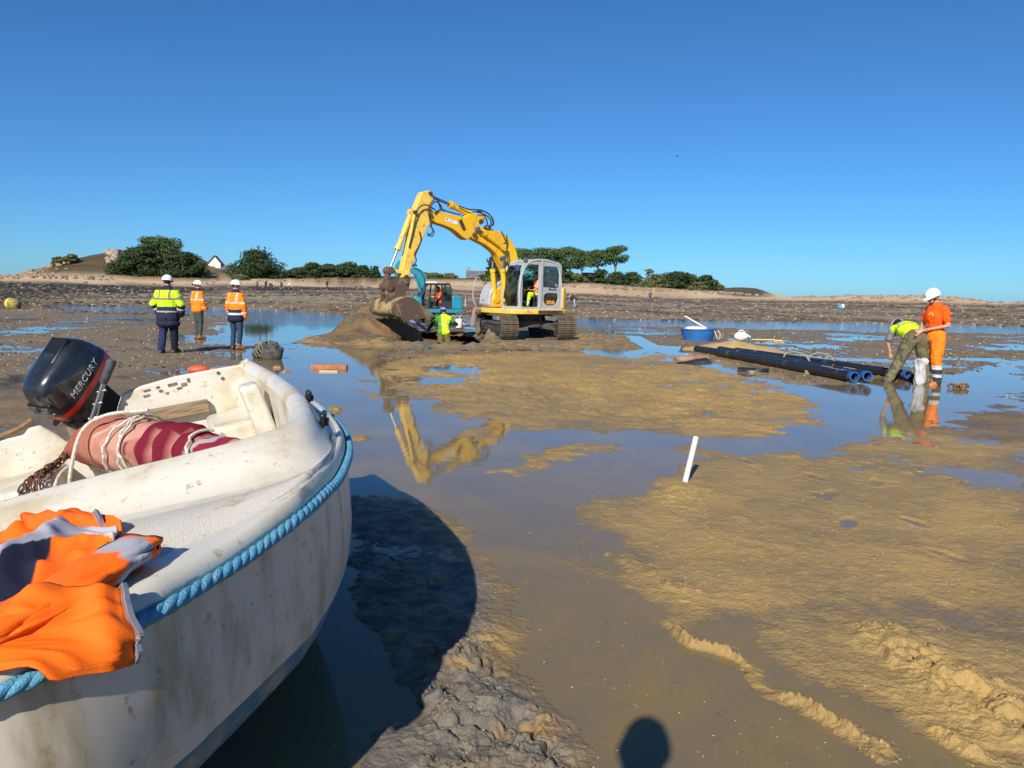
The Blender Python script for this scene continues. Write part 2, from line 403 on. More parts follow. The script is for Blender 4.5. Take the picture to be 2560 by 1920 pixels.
SHORE = np.array([(-0.832, 1.6, 2.21, 2.3, 0.0), (-0.674, 1.8, 2.57, 2.6, 0.0), (-0.613, 1.6, 3.28, 5.69, 0.77), (-0.595, 1.56, 3.32, 7.32, 1.0), (-0.568, 1.51, 3.34, 8.6, 1.0), (-0.516, 1.4, 3.36, 11.01, 1.0), (-0.463, 1.46, 3.29, 12.37, 1.0), (-0.421, 1.51, 3.23, 10.87, 1.0), (-0.395, 1.56, 3.22, 8.26, 1.0), (-0.368, 1.69, 3.35, 5.83, 1.0), (-0.305, 2.0, 3.65, 5.25, 1.0), (-0.174, 2.33, 4.07, 6.02, 1.0), (-0.042, 2.16, 4.02, 5.98, 1.0), (0.026, 1.97, 3.96, 5.83, 1.0), (0.105, 1.75, 3.88, 5.82, 1.0), (0.168, 1.46, 3.42, 5.23, 1.0), (0.221, 1.22, 3.03, 4.71, 1.0), (0.258, 1.18, 2.83, 4.37, 1.0), (0.289, 1.15, 2.65, 4.62, 1.0), (0.316, 1.15, 2.36, 4.37, 1.0), (0.342, 1.17, 1.99, 2.92, 0.0), (0.361, 1.18, 1.77, 1.81, 0.0), (0.405, 1.27, 1.86, 2.36, 0.0), (0.458, 1.37, 1.96, 2.82, 0.0), (0.553, 1.45, 2.22, 2.97, 0.0), (0.589, 1.37, 1.85, 2.45, 0.0), (0.632, 1.29, 1.45, 1.33, 0.0), (0.674, 1.44, 1.79, 1.83, 0.0), (0.8, 1.52, 1.96, 2.01, 0.0)])      # tan(azimuth), height at 190 m, at 212 m, at 240 m, vegetation 0..1

def far_height(x, y):
    d = np.hypot(x, y); t = np.where(y > 1, x / np.maximum(y, 1), np.sign(x) * 3)
    t = np.clip(t, SHORE[0, 0], SHORE[-1, 0])
    w = gnoise(x / 23, y / 23, 5) * 6
    dd = d + w * sstep(150, 190, d)
    z1, z2, z3 = (np.interp(t, SHORE[:, 0], SHORE[:, k]) for k in (1, 2, 3))
    z = z1 * np.clip((dd - 60) / 130, 0, 1) ** 1.3
    z = z + (z2 - z1) * sstep(188, 214, dd)
    z = z + (z3 - z2) * sstep(212, 242, dd)
    z = np.where(d > 262, z * (1 - sstep(262, 330, d)) - 3.0 * sstep(262, 340, d), z)
    rough = sstep(175, 195, d) * (1 - sstep(300, 340, d))
    z = z + rough * fbm(x / 7, y / 7, 4, 31) * .35
    return z

def zones(x, y):
    """offset above the puddle level and roughness, from the dug and flooded areas."""
    off = np.full(x.shape, .007); amp = np.full(x.shape, .030); clod = np.zeros(x.shape)
    sc = np.clip(y / 5, .5, 6)
    wx = x + .22 * fbm(x / .45, y / .45, 4, 71, .65) * sc; wy = y + .26 * fbm(x / .45, y / .45, 4, 77, .65) * sc
    for poly, h, a, w in WATER + MUD:
        P_ = np.array(poly); lo = P_.min(0) - 1.5; hi = P_.max(0) + 1.5
        k = (wx > lo[0]) & (wx < hi[0]) & (wy > lo[1]) & (wy < hi[1])
        if not k.any(): continue
        s = sstep(-w, w, poly_sd(wx[k], wy[k], poly))
        off[k] = off[k] * (1 - s) + h * s
        amp[k] = amp[k] * (1 - s) + a * s
    for poly, a, w in CLODS:
        P_ = np.array(poly); lo = P_.min(0) - 1; hi = P_.max(0) + 1
        k = (wx > lo[0]) & (wx < hi[0]) & (wy > lo[1]) & (wy < hi[1])
        if not k.any(): continue
        clod[k] = np.maximum(clod[k], a * sstep(-w, w, poly_sd(wx[k], wy[k], poly)))
    return off, amp, clod, wx, wy

def walk(a, b, n, seed):
    rg = np.random.default_rng(seed); a = np.array(a); b = np.array(b); d = (b - a) / np.linalg.norm(b - a); out = []
    for i in range(n):
        t = (i + rg.uniform(-.15, .15)) / n; p = a + (b - a) * t + np.array([-d[1], d[0]]) * ((.12 if i % 2 else -.12) + rg.normal(0, .05))
        an = math.atan2(d[1], d[0]) + rg.normal(0, .18); out.append((p[0], p[1], math.cos(an), math.sin(an)))
    return out
PRINTS = walk((2.3, 5.2), (6.9, 12.6), 13, 1) + walk((3.0, 4.0), (1.9, 9.6), 9, 2) + walk((-9.5, 12.5), (-8.1, 17.2), 8, 3) + walk((2.6, 12.2), (5.6, 14.8), 6, 4)
def near_height(x, y):
    off, amp, clod, wx, wy = zones(x, y)
    d = np.hypot(x, y)
    n = fbm(x / 1.3, y / 1.3, 3, 1) * .5 + fbm(x / .33, y / .33, 5, 9, .6) * .5
    big = fbm(x / 4.5, y / 3.2, 3, 14) * sstep(9, 16, d)
    z = off + amp * n + big * .030
    # churned grit: small sharp crumbs where the mud stands above the water
    up = sstep(-.012, .02, off)
    grit = fbm(x / .10, y / .10, 4, 33, .7)
    z = z + up * (.0065 * grit + .010 * np.clip(fbm(x / .16, y / .16, 3, 35, .6) - .22, 0, 1) * sstep(-.1, .25, fbm(x / 1.1, y / 1.1, 2, 37)))
    for pts, h, w in RIDGE:
        P_ = np.array(pts); lo = P_.min(0) - .6; hi = P_.max(0) + .6
        k = (x > lo[0]) & (x < hi[0]) & (y > lo[1]) & (y < hi[1])
        if not k.any(): continue
        q = line_d(wx[k], wy[k], pts)
        br = .25 + .75 * sstep(-.35, .1, fbm(x[k] / .30, y[k] / .30, 2, 42))
        z[k] = z[k] + h * np.exp(-np.abs(q / w) ** 1.5) * br * (.65 + .9 * fbm(x[k] / .09, y[k] / .09, 4, 40, .65))
    for px_, py_, ca_, sa_ in PRINTS:
        k = (np.abs(x - px_) < .4) & (np.abs(y - py_) < .4)
        if k.any():
            u = (x[k] - px_) * ca_ + (y[k] - py_) * sa_; v = -(x[k] - px_) * sa_ + (y[k] - py_) * ca_
            r = np.hypot(u / .15, v / .062)
            z[k] += -.013 * (1 - sstep(.6, 1.05, r)) + .005 * np.exp(-((r - 1.18) / .22) ** 2)
    k = clod > 0
    if k.any():
        xx, yy = x[k], y[k]
        qx = xx + .06 * gnoise(xx / .12, yy / .12, 61); qy = yy + .06 * gnoise(xx / .12, yy / .12, 63)
        crack = np.exp(-(gnoise(qx / .17, qy / .17, 65) / .055) ** 2) * sstep(-.1, .3, fbm(xx / .35, yy / .35, 2, 67))
        b = fbm(qx / .22, qy / .22, 4, 50, .55) * .9 + fbm(xx / .05, yy / .05, 4, 55, .65) * .22 + fbm(xx / .7, yy / .7, 2, 57) * .5 - .6 * crack
        z[k] = z[k] + clod[k] * (b + .22)
    # hollow under the excavated ground patch
    k = sstep(0, .8, poly_sd(x, y, DIG))
    z = z * (1 - k) - .35 * k - .6 * sstep(.8, 2.2, poly_sd(x, y, DIG))
    return z

DIG = [(-7.2, 21.2), (-5.0, 20.2), (0.5, 20.6), (4.6, 22.0), (5.0, 29.5), (-1, 31.0), (-6.6, 29.0)]

def height(x, y):
    x = np.asarray(x, float); y = np.asarray(y, float)
    d = np.hypot(x, y)
    zn = near_height(x, y)
    fade = 1 - sstep(45, 120, d)
    return zn * fade + (1 - fade) * (.045 + fbm(x / 22, y / 9, 4, 3) * .16 * (1 - sstep(110, 160, d)) + .012) + far_height(x, y)

def gz(x, y):
    return float(height(np.array([x], float), np.array([y], float))[0])

def build_ground():
    f = 760.0
    rows = [0.25, .55, .8]
    v = f * 1.55 / 1.0
    while v > 4.2:
        rows.append(f * 1.55 / v)
        v -= 2.4 if v > 700 else (1.0 if v > 230 else .62)
    while rows[-1] < 345: rows.append(rows[-1] + 2.2)
    while rows[-1] < 9000: rows.append(rows[-1] * 1.25)
    rr = np.array(rows)
    half = 40.0
    th = np.concatenate([np.linspace(-180, -half, 42)[:-1], np.linspace(-half, half, 860), np.linspace(half, 180, 42)[1:-1]])
    th = np.radians(th)
    Rg, Tg = np.meshgrid(rr, th, indexing='ij')
    # rows run straight across the view in front, rings behind
    c = np.maximum(np.cos(Tg), .55)
    D = Rg / np.where(Rg < 150, c, c + (1 - c) * sstep(150, 260, Rg))
    X = D * np.sin(Tg); Y = D * np.cos(Tg)
    Z = height(X.ravel(), Y.ravel()).reshape(X.shape)
    far = Rg > 400
    Z = np.where(far, -3.0, Z)
    V = np.stack([X, Y, Z], -1).reshape(-1, 3)
    ni, nj = X.shape
    i, j = np.meshgrid(np.arange(ni - 1), np.arange(nj), indexing='ij')
    j2 = (j + 1) % nj
    q = np.stack([i * nj + j, i * nj + j2, (i + 1) * nj + j2, (i + 1) * nj + j], -1).reshape(-1, 4)
    q = q[:, ::-1]
    V = np.vstack([V, [[0, 0, V[:nj, 2].mean()]]])
    t = np.stack([np.arange(nj), np.full(nj, ni * nj), (np.arange(nj) + 1) % nj], -1)[:, ::-1]
    me = np_mesh('tidal_flat', V, q, t)
    x, y = V[:, 0], V[:, 1]
    d = np.hypot(x, y)
    och = np.zeros(len(x)); clay = np.zeros(len(x)); weed = np.zeros(len(x))
    wx = x + .5 * fbm(x / 1.2, y / 1.2, 3, 90) * np.clip(d / 12, .3, 3); wy = y + .6 * fbm(x / 1.2, y / 1.2, 3, 95) * np.clip(d / 12, .3, 3)
    k = d < 90
    for poly, w in OCHRE: och[k] = np.maximum(och[k], sstep(-w, w, poly_sd(wx[k], wy[k], poly)))
    for poly, w in CLAY: clay[k] = np.maximum(clay[k], sstep(-w, w, poly_sd(wx[k], wy[k], poly)))
    k = (d < 240)
    for poly, w in WEED: weed[k] = np.maximum(weed[k], sstep(-w, w, poly_sd(wx[k], wy[k], poly)))
    tt = np.clip(np.where(y > 1, x / np.maximum(y, 1), np.sign(x) * 3), SHORE[0, 0], SHORE[-1, 0])
    w6 = gnoise(x / 23, y / 23, 5) * 6
    dd = d + w6 * sstep(150, 190, d)
    veg = np.interp(tt, SHORE[:, 0], SHORE[:, 4]) * sstep(213, 218, dd + fbm(x / 3, y / 3, 3, 8) * 3)
    sand = sstep(184, 196, dd + fbm(x / 12, y / 5, 3, 18) * 5) * (1 - veg)
    set_col(me, np.stack([och, clay, weed, sand], 1).astype(np.float32), 'Zone')
    set_col(me, np.stack([veg, veg, veg], 1).astype(np.float32), 'Veg')
    return me

def ground_material(name='mud'):
    m, nt, b = new_mat(name)
    pos = geo_pos(nt)
    a = nd(nt, 'ShaderNodeAttribute', attribute_name='Zone')
    sep = nd(nt, 'ShaderNodeSeparateColor'); nt.links.new(a.outputs['Color'], sep.inputs[0])
    och, clay, weed, sand = sep.outputs[0], sep.outputs[1], sep.outputs[2], a.outputs['Alpha']
    veg = nd(nt, 'ShaderNodeAttribute', attribute_name='Veg').outputs['Fac']
    n1 = noise_n(nt, pos, 1.3, 8, .62)
    n2 = noise_n(nt, pos, 9.0, 6, .6)
    n3 = noise_n(nt, pos, .16, 5, .6)
    n4 = noise_n(nt, pos, 45.0, 4, .6)
    flat = mixc(nt, ramp_n(nt, n1, .3, .7), (.265, .180, .084), (.155, .106, .054))
    flat = mixc(nt, ramp_n(nt, n3, .42, .6), flat, (.215, .160, .098))
    o = mixc(nt, ramp_n(nt, n1, .35, .68), (.455, .292, .095), (.310, .202, .076))
    o = mixc(nt, ramp_n(nt, n2, .5, .72), o, (.490, .315, .092))
    o = mixc(nt, math_n(nt, 'MULTIPLY', ramp_n(nt, n3, .40, .62), .75), o, (.235, .172, .088))
    fm = nd(nt, 'ShaderNodeMapping'); fm.inputs['Scale'].default_value = (.012, .055, 0.0); nt.links.new(pos, fm.inputs['Vector'])
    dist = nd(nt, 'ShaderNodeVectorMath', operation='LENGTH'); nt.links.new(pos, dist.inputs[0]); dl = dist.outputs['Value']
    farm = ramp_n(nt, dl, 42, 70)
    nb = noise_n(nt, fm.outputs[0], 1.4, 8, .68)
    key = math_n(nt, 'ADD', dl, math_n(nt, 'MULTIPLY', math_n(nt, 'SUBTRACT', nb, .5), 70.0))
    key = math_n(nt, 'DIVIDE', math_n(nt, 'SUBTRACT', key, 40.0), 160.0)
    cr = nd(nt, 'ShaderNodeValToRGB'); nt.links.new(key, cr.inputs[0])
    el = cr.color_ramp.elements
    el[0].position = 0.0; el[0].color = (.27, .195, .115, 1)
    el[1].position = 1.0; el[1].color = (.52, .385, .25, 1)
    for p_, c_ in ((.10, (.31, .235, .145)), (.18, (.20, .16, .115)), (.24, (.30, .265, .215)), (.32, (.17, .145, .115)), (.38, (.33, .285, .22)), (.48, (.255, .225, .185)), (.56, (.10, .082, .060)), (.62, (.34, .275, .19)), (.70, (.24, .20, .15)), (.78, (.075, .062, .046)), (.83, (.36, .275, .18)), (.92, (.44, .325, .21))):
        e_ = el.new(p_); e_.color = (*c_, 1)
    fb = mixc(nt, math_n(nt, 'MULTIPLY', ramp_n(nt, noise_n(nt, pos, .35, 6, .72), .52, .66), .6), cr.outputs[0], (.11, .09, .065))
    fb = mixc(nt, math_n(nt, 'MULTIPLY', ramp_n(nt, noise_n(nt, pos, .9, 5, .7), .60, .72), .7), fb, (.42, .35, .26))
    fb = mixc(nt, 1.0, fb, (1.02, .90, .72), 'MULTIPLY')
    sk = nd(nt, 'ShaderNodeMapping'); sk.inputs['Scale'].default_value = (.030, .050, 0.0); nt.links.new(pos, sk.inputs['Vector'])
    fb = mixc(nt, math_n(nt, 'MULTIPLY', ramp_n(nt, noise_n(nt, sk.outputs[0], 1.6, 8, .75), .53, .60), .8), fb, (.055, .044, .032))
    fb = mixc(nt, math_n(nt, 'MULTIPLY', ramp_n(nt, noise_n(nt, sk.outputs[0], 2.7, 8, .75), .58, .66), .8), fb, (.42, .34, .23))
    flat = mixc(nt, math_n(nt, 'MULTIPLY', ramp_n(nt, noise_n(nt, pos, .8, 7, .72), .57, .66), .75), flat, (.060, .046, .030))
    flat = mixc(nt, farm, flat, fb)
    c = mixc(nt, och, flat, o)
    g = mixc(nt, ramp_n(nt, n2, .35, .7), (.190, .165, .132), (.115, .104, .090))
    g = mixc(nt, ramp_n(nt, noise_n(nt, pos, 3.1, 5), .58, .66), g, (.30, .185, .075))
    c = mixc(nt, clay, c, g)
    w = mixc(nt, ramp_n(nt, n2, .4, .6), (.020, .017, .013), (.055, .042, .028))
    c = mixc(nt, math_n(nt, 'MULTIPLY', weed, ramp_n(nt, noise_n(nt, pos, .35, 6, .7), .28, .44)), c, w)
    sd = mixc(nt, ramp_n(nt, n1, .35, .7), (.64, .47, .29), (.54, .39, .24))
    c = mixc(nt, sand, c, sd)
    vg = mixc(nt, ramp_n(nt, n3, .4, .6), (.060, .060, .020), (.150, .090, .040))
    vg = mixc(nt, ramp_n(nt, n1, .35, .7), vg, (.075, .058, .022))
    c = mixc(nt, veg, c, vg)
    # specks of shell and grit
    vor = nd(nt, 'ShaderNodeTexVoronoi'); vor.inputs['Scale'].default_value = 9.0
    nt.links.new(pos, vor.inputs['Vector'])
    speck = math_n(nt, 'LESS_THAN', vor.outputs['Distance'], .10)
    speck = math_n(nt, 'MULTIPLY', speck, ramp_n(nt, noise_n(nt, pos, .8, 3), .48, .6))
    speck = math_n(nt, 'MULTIPLY', speck, math_n(nt, 'SUBTRACT', 1.0, och))
    c = mixc(nt, math_n(nt, 'MULTIPLY', speck, .7), c, (.52, .46, .37))
    sx = nd(nt, 'ShaderNodeSeparateXYZ'); nt.links.new(pos, sx.inputs[0])
    zz = math_n(nt, 'ADD', sx.outputs[2], math_n(nt, 'MULTIPLY', math_n(nt, 'SUBTRACT', n2, .5), .012))
    wet = math_n(nt, 'MULTIPLY', math_n(nt, 'SUBTRACT', 1.0, ramp_n(nt, zz, -.001, .011)), math_n(nt, 'SUBTRACT', 1.0, farm))
    # fine crumbs and pits
    crumb = noise_n(nt, pos, 26.0, 5, .75)
    c = mixc(nt, math_n(nt, 'MULTIPLY', ramp_n(nt, crumb, .57, .70), .38), c, (.085, .060, .034))
    c = mixc(nt, math_n(nt, 'MULTIPLY', ramp_n(nt, noise_n(nt, pos, 17.0, 5, .7), .58, .70), math_n(nt, 'MULTIPLY', och, .35)), c, (.52, .38, .17))
    c = mixc(nt, math_n(nt, 'MULTIPLY', wet, .38), c, (.085, .064, .036))
    nt.links.new(c, b.inputs['Base Color'])
    r = math_n(nt, 'MULTIPLY_ADD', ramp_n(nt, n2, .3, .7), .35, .50)
    r = math_n(nt, 'SUBTRACT', r, math_n(nt, 'MULTIPLY', wet, .34), clamp=True)
    nt.links.new(r, b.inputs['Roughness'])
    b.inputs['Specular IOR Level'].default_value = .30
    h = math_n(nt, 'ADD', math_n(nt, 'MULTIPLY', n4, .6), math_n(nt, 'ADD', n2, crumb))
    bump_n(nt, b, h, .75, .022)
    return m

M_MUD = ground_material()
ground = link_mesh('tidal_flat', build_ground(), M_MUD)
tag(ground, kind='structure')

def water_material(name, deep=False):
    m, nt, b = new_mat(name)
    pos = geo_pos(nt)
    if deep:
        b.inputs['Base Color'].default_value = (.03, .07, .12, 1)
        b.inputs['Roughness'].default_value = .12
        bump_n(nt, b, noise_n(nt, pos, 1.2, 4), .8, .2)
    else:
        n = noise_n(nt, pos, .55, 6, .6, .6)
        n2 = noise_n(nt, pos, 2.6, 5, .6)
        c = mixc(nt, ramp_n(nt, n, .42, .62), (.215, .150, .060), (.150, .124, .082))
        c = mixc(nt, ramp_n(nt, n2, .4, .7), c, (.175, .132, .066))
        c = mixc(nt, math_n(nt, 'MULTIPLY', ramp_n(nt, noise_n(nt, pos, 14.0, 6, .7), .55, .72), .5), c, (.095, .080, .058))
        c = mixc(nt, math_n(nt, 'MULTIPLY', ramp_n(nt, noise_n(nt, pos, 38.0, 4, .7), .60, .70), .45), c, (.30, .235, .14))
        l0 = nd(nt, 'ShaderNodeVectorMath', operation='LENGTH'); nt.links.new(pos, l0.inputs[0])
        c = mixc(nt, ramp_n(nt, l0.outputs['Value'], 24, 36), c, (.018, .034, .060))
        nt.links.new(c, b.inputs['Base Color'])
        b.inputs['Roughness'].default_value = .035
        mp = nd(nt, 'ShaderNodeMapping'); mp.inputs['Scale'].default_value = (2.0, 5.0, 1.0)
        nt.links.new(pos, mp.inputs['Vector'])
        h = math_n(nt, 'MULTIPLY', noise_n(nt, mp.outputs[0], 2.2, 3, .5), ramp_n(nt, noise_n(nt, pos, .35, 3), .35, .7))
        wv = nd(nt, 'ShaderNodeMapping'); wv.inputs['Scale'].default_value = (.8, 2.2, 1.0); nt.links.new(pos, wv.inputs['Vector'])
        ln = nd(nt, 'ShaderNodeVectorMath', operation='LENGTH'); nt.links.new(pos, ln.inputs[0])
        h = math_n(nt, 'ADD', h, math_n(nt, 'MULTIPLY', noise_n(nt, wv.outputs[0], 3.0, 4, .6), math_n(nt, 'MULTIPLY', ramp_n(nt, ln.outputs['Value'], 30, 48), 20.0)))
        bump_n(nt, b, h, .10, .012)
    b.inputs['IOR'].default_value = 1.333
    b.inputs['Specular IOR Level'].default_value = .5
    return m

# the pools stop at the dug ground, which is pumped dry
mb = MB()
N = 96
cx = np.arange(-13, 11.01, .4); cy = np.arange(17.0, 35.01, .4)
CX, CY = np.meshgrid(cx, cy, indexing='ij')
dry = poly_sd(CX.ravel(), CY.ravel(), DIG).reshape(CX.shape) > .75
nx_, ny_ = CX.shape
vs = [(float(CX[i, j]), float(CY[i, j]), 0.0) for i in range(nx_) for j in range(ny_)]
fs = [(i * ny_ + j, (i + 1) * ny_ + j, (i + 1) * ny_ + j + 1, i * ny_ + j + 1) for i in range(nx_ - 1) for j in range(ny_ - 1) if not (dry[i, j] and dry[i + 1, j] and dry[i, j + 1] and dry[i + 1, j + 1])]
mb.add(vs, fs)
x0, x1, y0, y1 = cx[0], cx[-1], cy[0], cy[-1]
for a0, a1, b0, b1 in ((-130, 130, -40, y0), (-130, 130, y1, 130), (-130, x0, y0, y1), (x1, 130, y0, y1)):
    mb.add([(a0, b0, 0), (a1, b0, 0), (a1, b1, 0), (a0, b1, 0)], [(0, 1, 2, 3)])
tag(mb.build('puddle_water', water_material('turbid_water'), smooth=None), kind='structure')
mb = MB()
P0 = [(300 * math.sin(2 * math.pi * k / N), 300 * math.cos(2 * math.pi * k / N), -1.2) for k in range(N)]
P1 = [(p[0] * 30, p[1] * 30, -1.2) for p in P0]
mb.grid([P0, P1], closed_v=True)
tag(mb.build('sea', water_material('sea_water', True), smooth=None), kind='structure')

# ------------------------------------------------------------------ dug ground round the trench, and the spoil heap
def dig_height(x, y):
    z = .02 + .05 * fbm(x / 1.6, y / 1.6, 3, 201) + (.08 * billow(x / .45, y / .45, 3, 205) + .20 * fbm(x / .5, y / .5, 5, 207, .65)) * (.35 + .65 * sstep(20.3, 22.0, y))
    pit = np.exp(-((np.abs((x + 2.5 + .12 * (y - 26)) / 1.5) ** 3) + np.abs((y - 26.0) / 3.1) ** 5))
    z = z * (1 - pit) - .80 * pit
    z = z + .48 * np.exp(-(((x + .75) / .42) ** 2 + ((y - 26.4) / 1.5) ** 2)) * (.7 + .9 * fbm(x / .35, y / .35, 3, 209)) + .20 * np.exp(-(((x + 3.9) / .5) ** 2 + ((y - 24.5) / 1.6) ** 2)) * (.6 + 1.2 * fbm(x / .3, y / .3, 3, 211))
    k = np.exp(-(((x - .9) / 1.5) ** 4 + ((y - 26.2) / 2.2) ** 4))
    z = z * (1 - k) + .02 * k
    e = sstep(0.0, 1.3, poly_sd(x, y, DIG))
    return z * e - .12 * (1 - e)
def patch(name, hfn, x0, x1, y0, y1, res, och, clay):
    xs, ys = np.arange(x0, x1, res), np.arange(y0, y1, res)
    X, Y = np.meshgrid(xs, ys)
    Z = hfn(X.ravel(), Y.ravel())
    V = np.stack([X.ravel(), Y.ravel(), Z], 1)
    ny, nx = X.shape
    i, j = np.meshgrid(np.arange(ny - 1), np.arange(nx - 1), indexing='ij')
    q = np.stack([i * nx + j, i * nx + j + 1, (i + 1) * nx + j + 1, (i + 1) * nx + j], -1).reshape(-1, 4)
    q = q[(Z[q] > -.115).any(1)]
    me = np_mesh(name, V, q)
    x, y = V[:, 0], V[:, 1]
    set_col(me, np.stack([och(x, y), clay(x, y), 0 * x, 0 * x], 1).astype(np.float32), 'Zone')
    set_col(me, np.zeros((len(V), 3), np.float32), 'Veg')
    return link_mesh(name, me, M_MUD)
tag(patch('excavated_ground', dig_height, -8, 5.6, 19.6, 31.5, .07, lambda x, y: .05 + .35 * sstep(-.1, .4, fbm(x / 1.5, y / 1.5, 3, 220)),
          lambda x, y: .7 * sstep(-.15, .3, fbm(x / 1.1, y / 1.1, 3, 225))), kind='structure')
def heap_height(x, y):
    u, v = (x + 4.7), (y - 26.2)
    r = np.hypot(u / 1.55, v / 2.3)
    r2 = np.hypot((x + 5.0) / 1.6, (y - 23.6) / 1.8)
    z = 1.22 * np.clip(1 - r, 0, 1) ** .85 + .26 * np.clip(1 - r2, 0, 1)
    z = z + (.26 * fbm(x / 1.0, y / 1.0, 4, 230, .6) + .13 * fbm(x / .28, y / .28, 4, 235, .65) + .07 * billow(x / .4, y / .4, 3, 237) + .10 * fbm(x / .14, y / .14, 3, 239, .6)) * np.clip(z * 2.2, 0, 1)
    return np.where(z > .02, z + .02, -.2) 
heap = patch('spoil_heap', heap_height, -7.6, -2.3, 21.0, 30.2, .06, lambda x, y: .25 + .45 * sstep(-.2, .3, fbm(x / .7, y / .7, 3, 243)), lambda x, y: .85 * sstep(.02, .3, fbm(x / .9, y / .9, 4, 240)))
heap.data.materials[0] = P('brown_spoil', (.185, .115, .047), .9, var=(.095, .073, .050), vscale=1.3, lo=.40, hi=.62, bump=.9, bscale=7)
tag(heap, 'tall heap of brown spoil and grey clay between the channel and the trench', 'spoil heap')

# ------------------------------------------------------------------ people
M_CLOTH = VC('worn_cloth', .85, .2, (.16, .11, .06), 7.0, .35, 45.0, .62, .85)
M_SKIN = VC('skin_and_hair', .55, .4, None, bump=.08, bscale=120)
M_BOOT = P('leather_boot', (.30, .15, .055), .7, var=(.12, .08, .05), vscale=18, bump=.3)
M_HELMET = P('white_helmet_shell', (.82, .82, .80), .28, var=(.66, .64, .60), vscale=9, lo=.5, hi=.8)
M_STRAP = P('black_strap', (.02, .02, .022), .6)
M_MUDDY = VC('muddy_cloth', .9, .2, (.12, .095, .055), 9.0, .5, 30.0, .42, .62)

LIME, ORANGE, NAVY, REFL = (.50, .74, .02), (.95, .18, .012), (.018, .022, .045), (.50, .52, .53)
SKIN, HAIR = (.48, .26, .17), (.03, .02, .014)

def _blob(name, prims, voxel, colfn, mat, parent, wrinkle=0.0):
    mb = MB()
    for p in prims:
        if p[0] == 'cap':
            _, a, b, r0, r1 = p
            a, b = Vector(a), Vector(b); d = b - a; L = max(d.length, 1e-4); t = d / L
            path, rad = [], []
            for k in range(4):
                s = math.pi / 2 * k / 3.4; path.append(a - t * r0 * math.cos(s)); rad.append(max(r0 * math.sin(s), r0 * .08))
            path.append(a); rad.append(r0); path.append(b); rad.append(r1)
            for k in range(3, -1, -1):
                s = math.pi / 2 * k / 3.4; path.append(b + t * r1 * math.cos(s)); rad.append(max(r1 * math.sin(s), r1 * .08))
            mb.tube(path, rad, 12)
        else:
            mb.ell(p[1], p[2], p[3] if len(p) > 3 else None, 16, 10)
    tmp = link_mesh('tmp', mb.mesh('tmp'))
    md = tmp.modifiers.new('r', 'REMESH'); md.mode = 'VOXEL'; md.voxel_size = voxel
    sm = tmp.modifiers.new('s', 'SMOOTH'); sm.factor = .5; sm.iterations = 3
    dg = bpy.context.evaluated_depsgraph_get()
    me = bpy.data.meshes.new_from_object(tmp.evaluated_get(dg))
    old = tmp.data
    bpy.data.objects.remove(tmp); bpy.data.meshes.remove(old)
    me.name = name
    me.materials.clear()
    n = len(me.vertices); co = np.empty(n * 3, np.float32); me.vertices.foreach_get('co', co); co = co.reshape(-1, 3)
    if wrinkle:
        nr = np.empty(n * 3, np.float32); me.vertices.foreach_get('normal', nr); nr = nr.reshape(-1, 3)
        w = (1 - 2 * np.abs(gnoise(co[:, 0] * 7 + co[:, 1] * 5, co[:, 2] * 10 + co[:, 0] * 4, 3))) + .6 * (1 - 2 * np.abs(gnoise(co[:, 0] * 15 - co[:, 1] * 12, co[:, 2] * 19, 7)))
        co = co + nr * (wrinkle * w)[:, None].astype(np.float32)
        me.vertices.foreach_set('co', co.astype(np.float32).ravel())
    c = np.asarray(colfn(co), np.float32)
    if c.ndim == 1: c = np.tile(c, (n, 1))
    set_col(me, c)
    me.shade_smooth()
    return link_mesh(name, me, mat, parent)

def _frame(up, right):
    z = Vector(up).normalized(); x = Vector(right); x = (x - z * x.dot(z)).normalized(); y = z.cross(x)
    return Matrix((x, y, z)).transposed()

POSE = dict(pelvis=(0, 0, .95), chest=(0, .01, 1.27), neck=(0, 0, 1.48), head=(0, .02, 1.645),
            sh_l=(-.18, 0, 1.395), sh_r=(.18, 0, 1.395), el_l=(-.25, -.03, 1.13), el_r=(.25, -.03, 1.13),
            wr_l=(-.25, .06, .89), wr_r=(.25, .06, .89), hip_l=(-.09, 0, .90), hip_r=(.09, 0, .90),
            kn_l=(-.11, .02, .49), kn_r=(.11, .02, .49), an_l=(-.12, -.03, .10), an_r=(.12, -.03, .10),
            toe_l=(-.14, .12, .05), toe_r=(.14, .12, .05), look=(0, 1, 0))

def torso(J, f, girth=1.0, hem=0.0):
    P0, P1, N = (Vector(J[k]) for k in ('pelvis', 'chest', 'neck'))
    sr = Vector(J['sh_r']) - Vector(J['sh_l'])
    m0 = _frame(P1 - P0, sr); m1 = _frame(N - P1, sr)
    g = girth
    out = [('ell', P0, (.165 * g + f, .115 * g + f, .15 + f), m0), ('ell', P0.lerp(P1, .5), (.15 * g + f, .105 * g + f, .18 + f), m0),
           ('ell', P1, (.175 * g + f, .118 * g + f, .19 + f), m1), ('cap', J['sh_l'], J['sh_r'], .060 + f * .6, .060 + f * .6),
           ('ell', P1.lerp(N, .55), (.155 + f * .7, .09 + f * .8, .10 + f * .6), m1), ('ell', P1.lerp(N, .86), (.115 + f * .5, .075 + f * .5, .085 + f * .3), m1)]
    if hem:
        q = P0 - (P1 - P0).normalized() * hem
        out += [('ell', P0.lerp(q, .45), (.18 * g + f, .13 * g + f, .16), m0), ('ell', q, (.19 * g + f, .14 * g + f, .10), m0)]
    return out
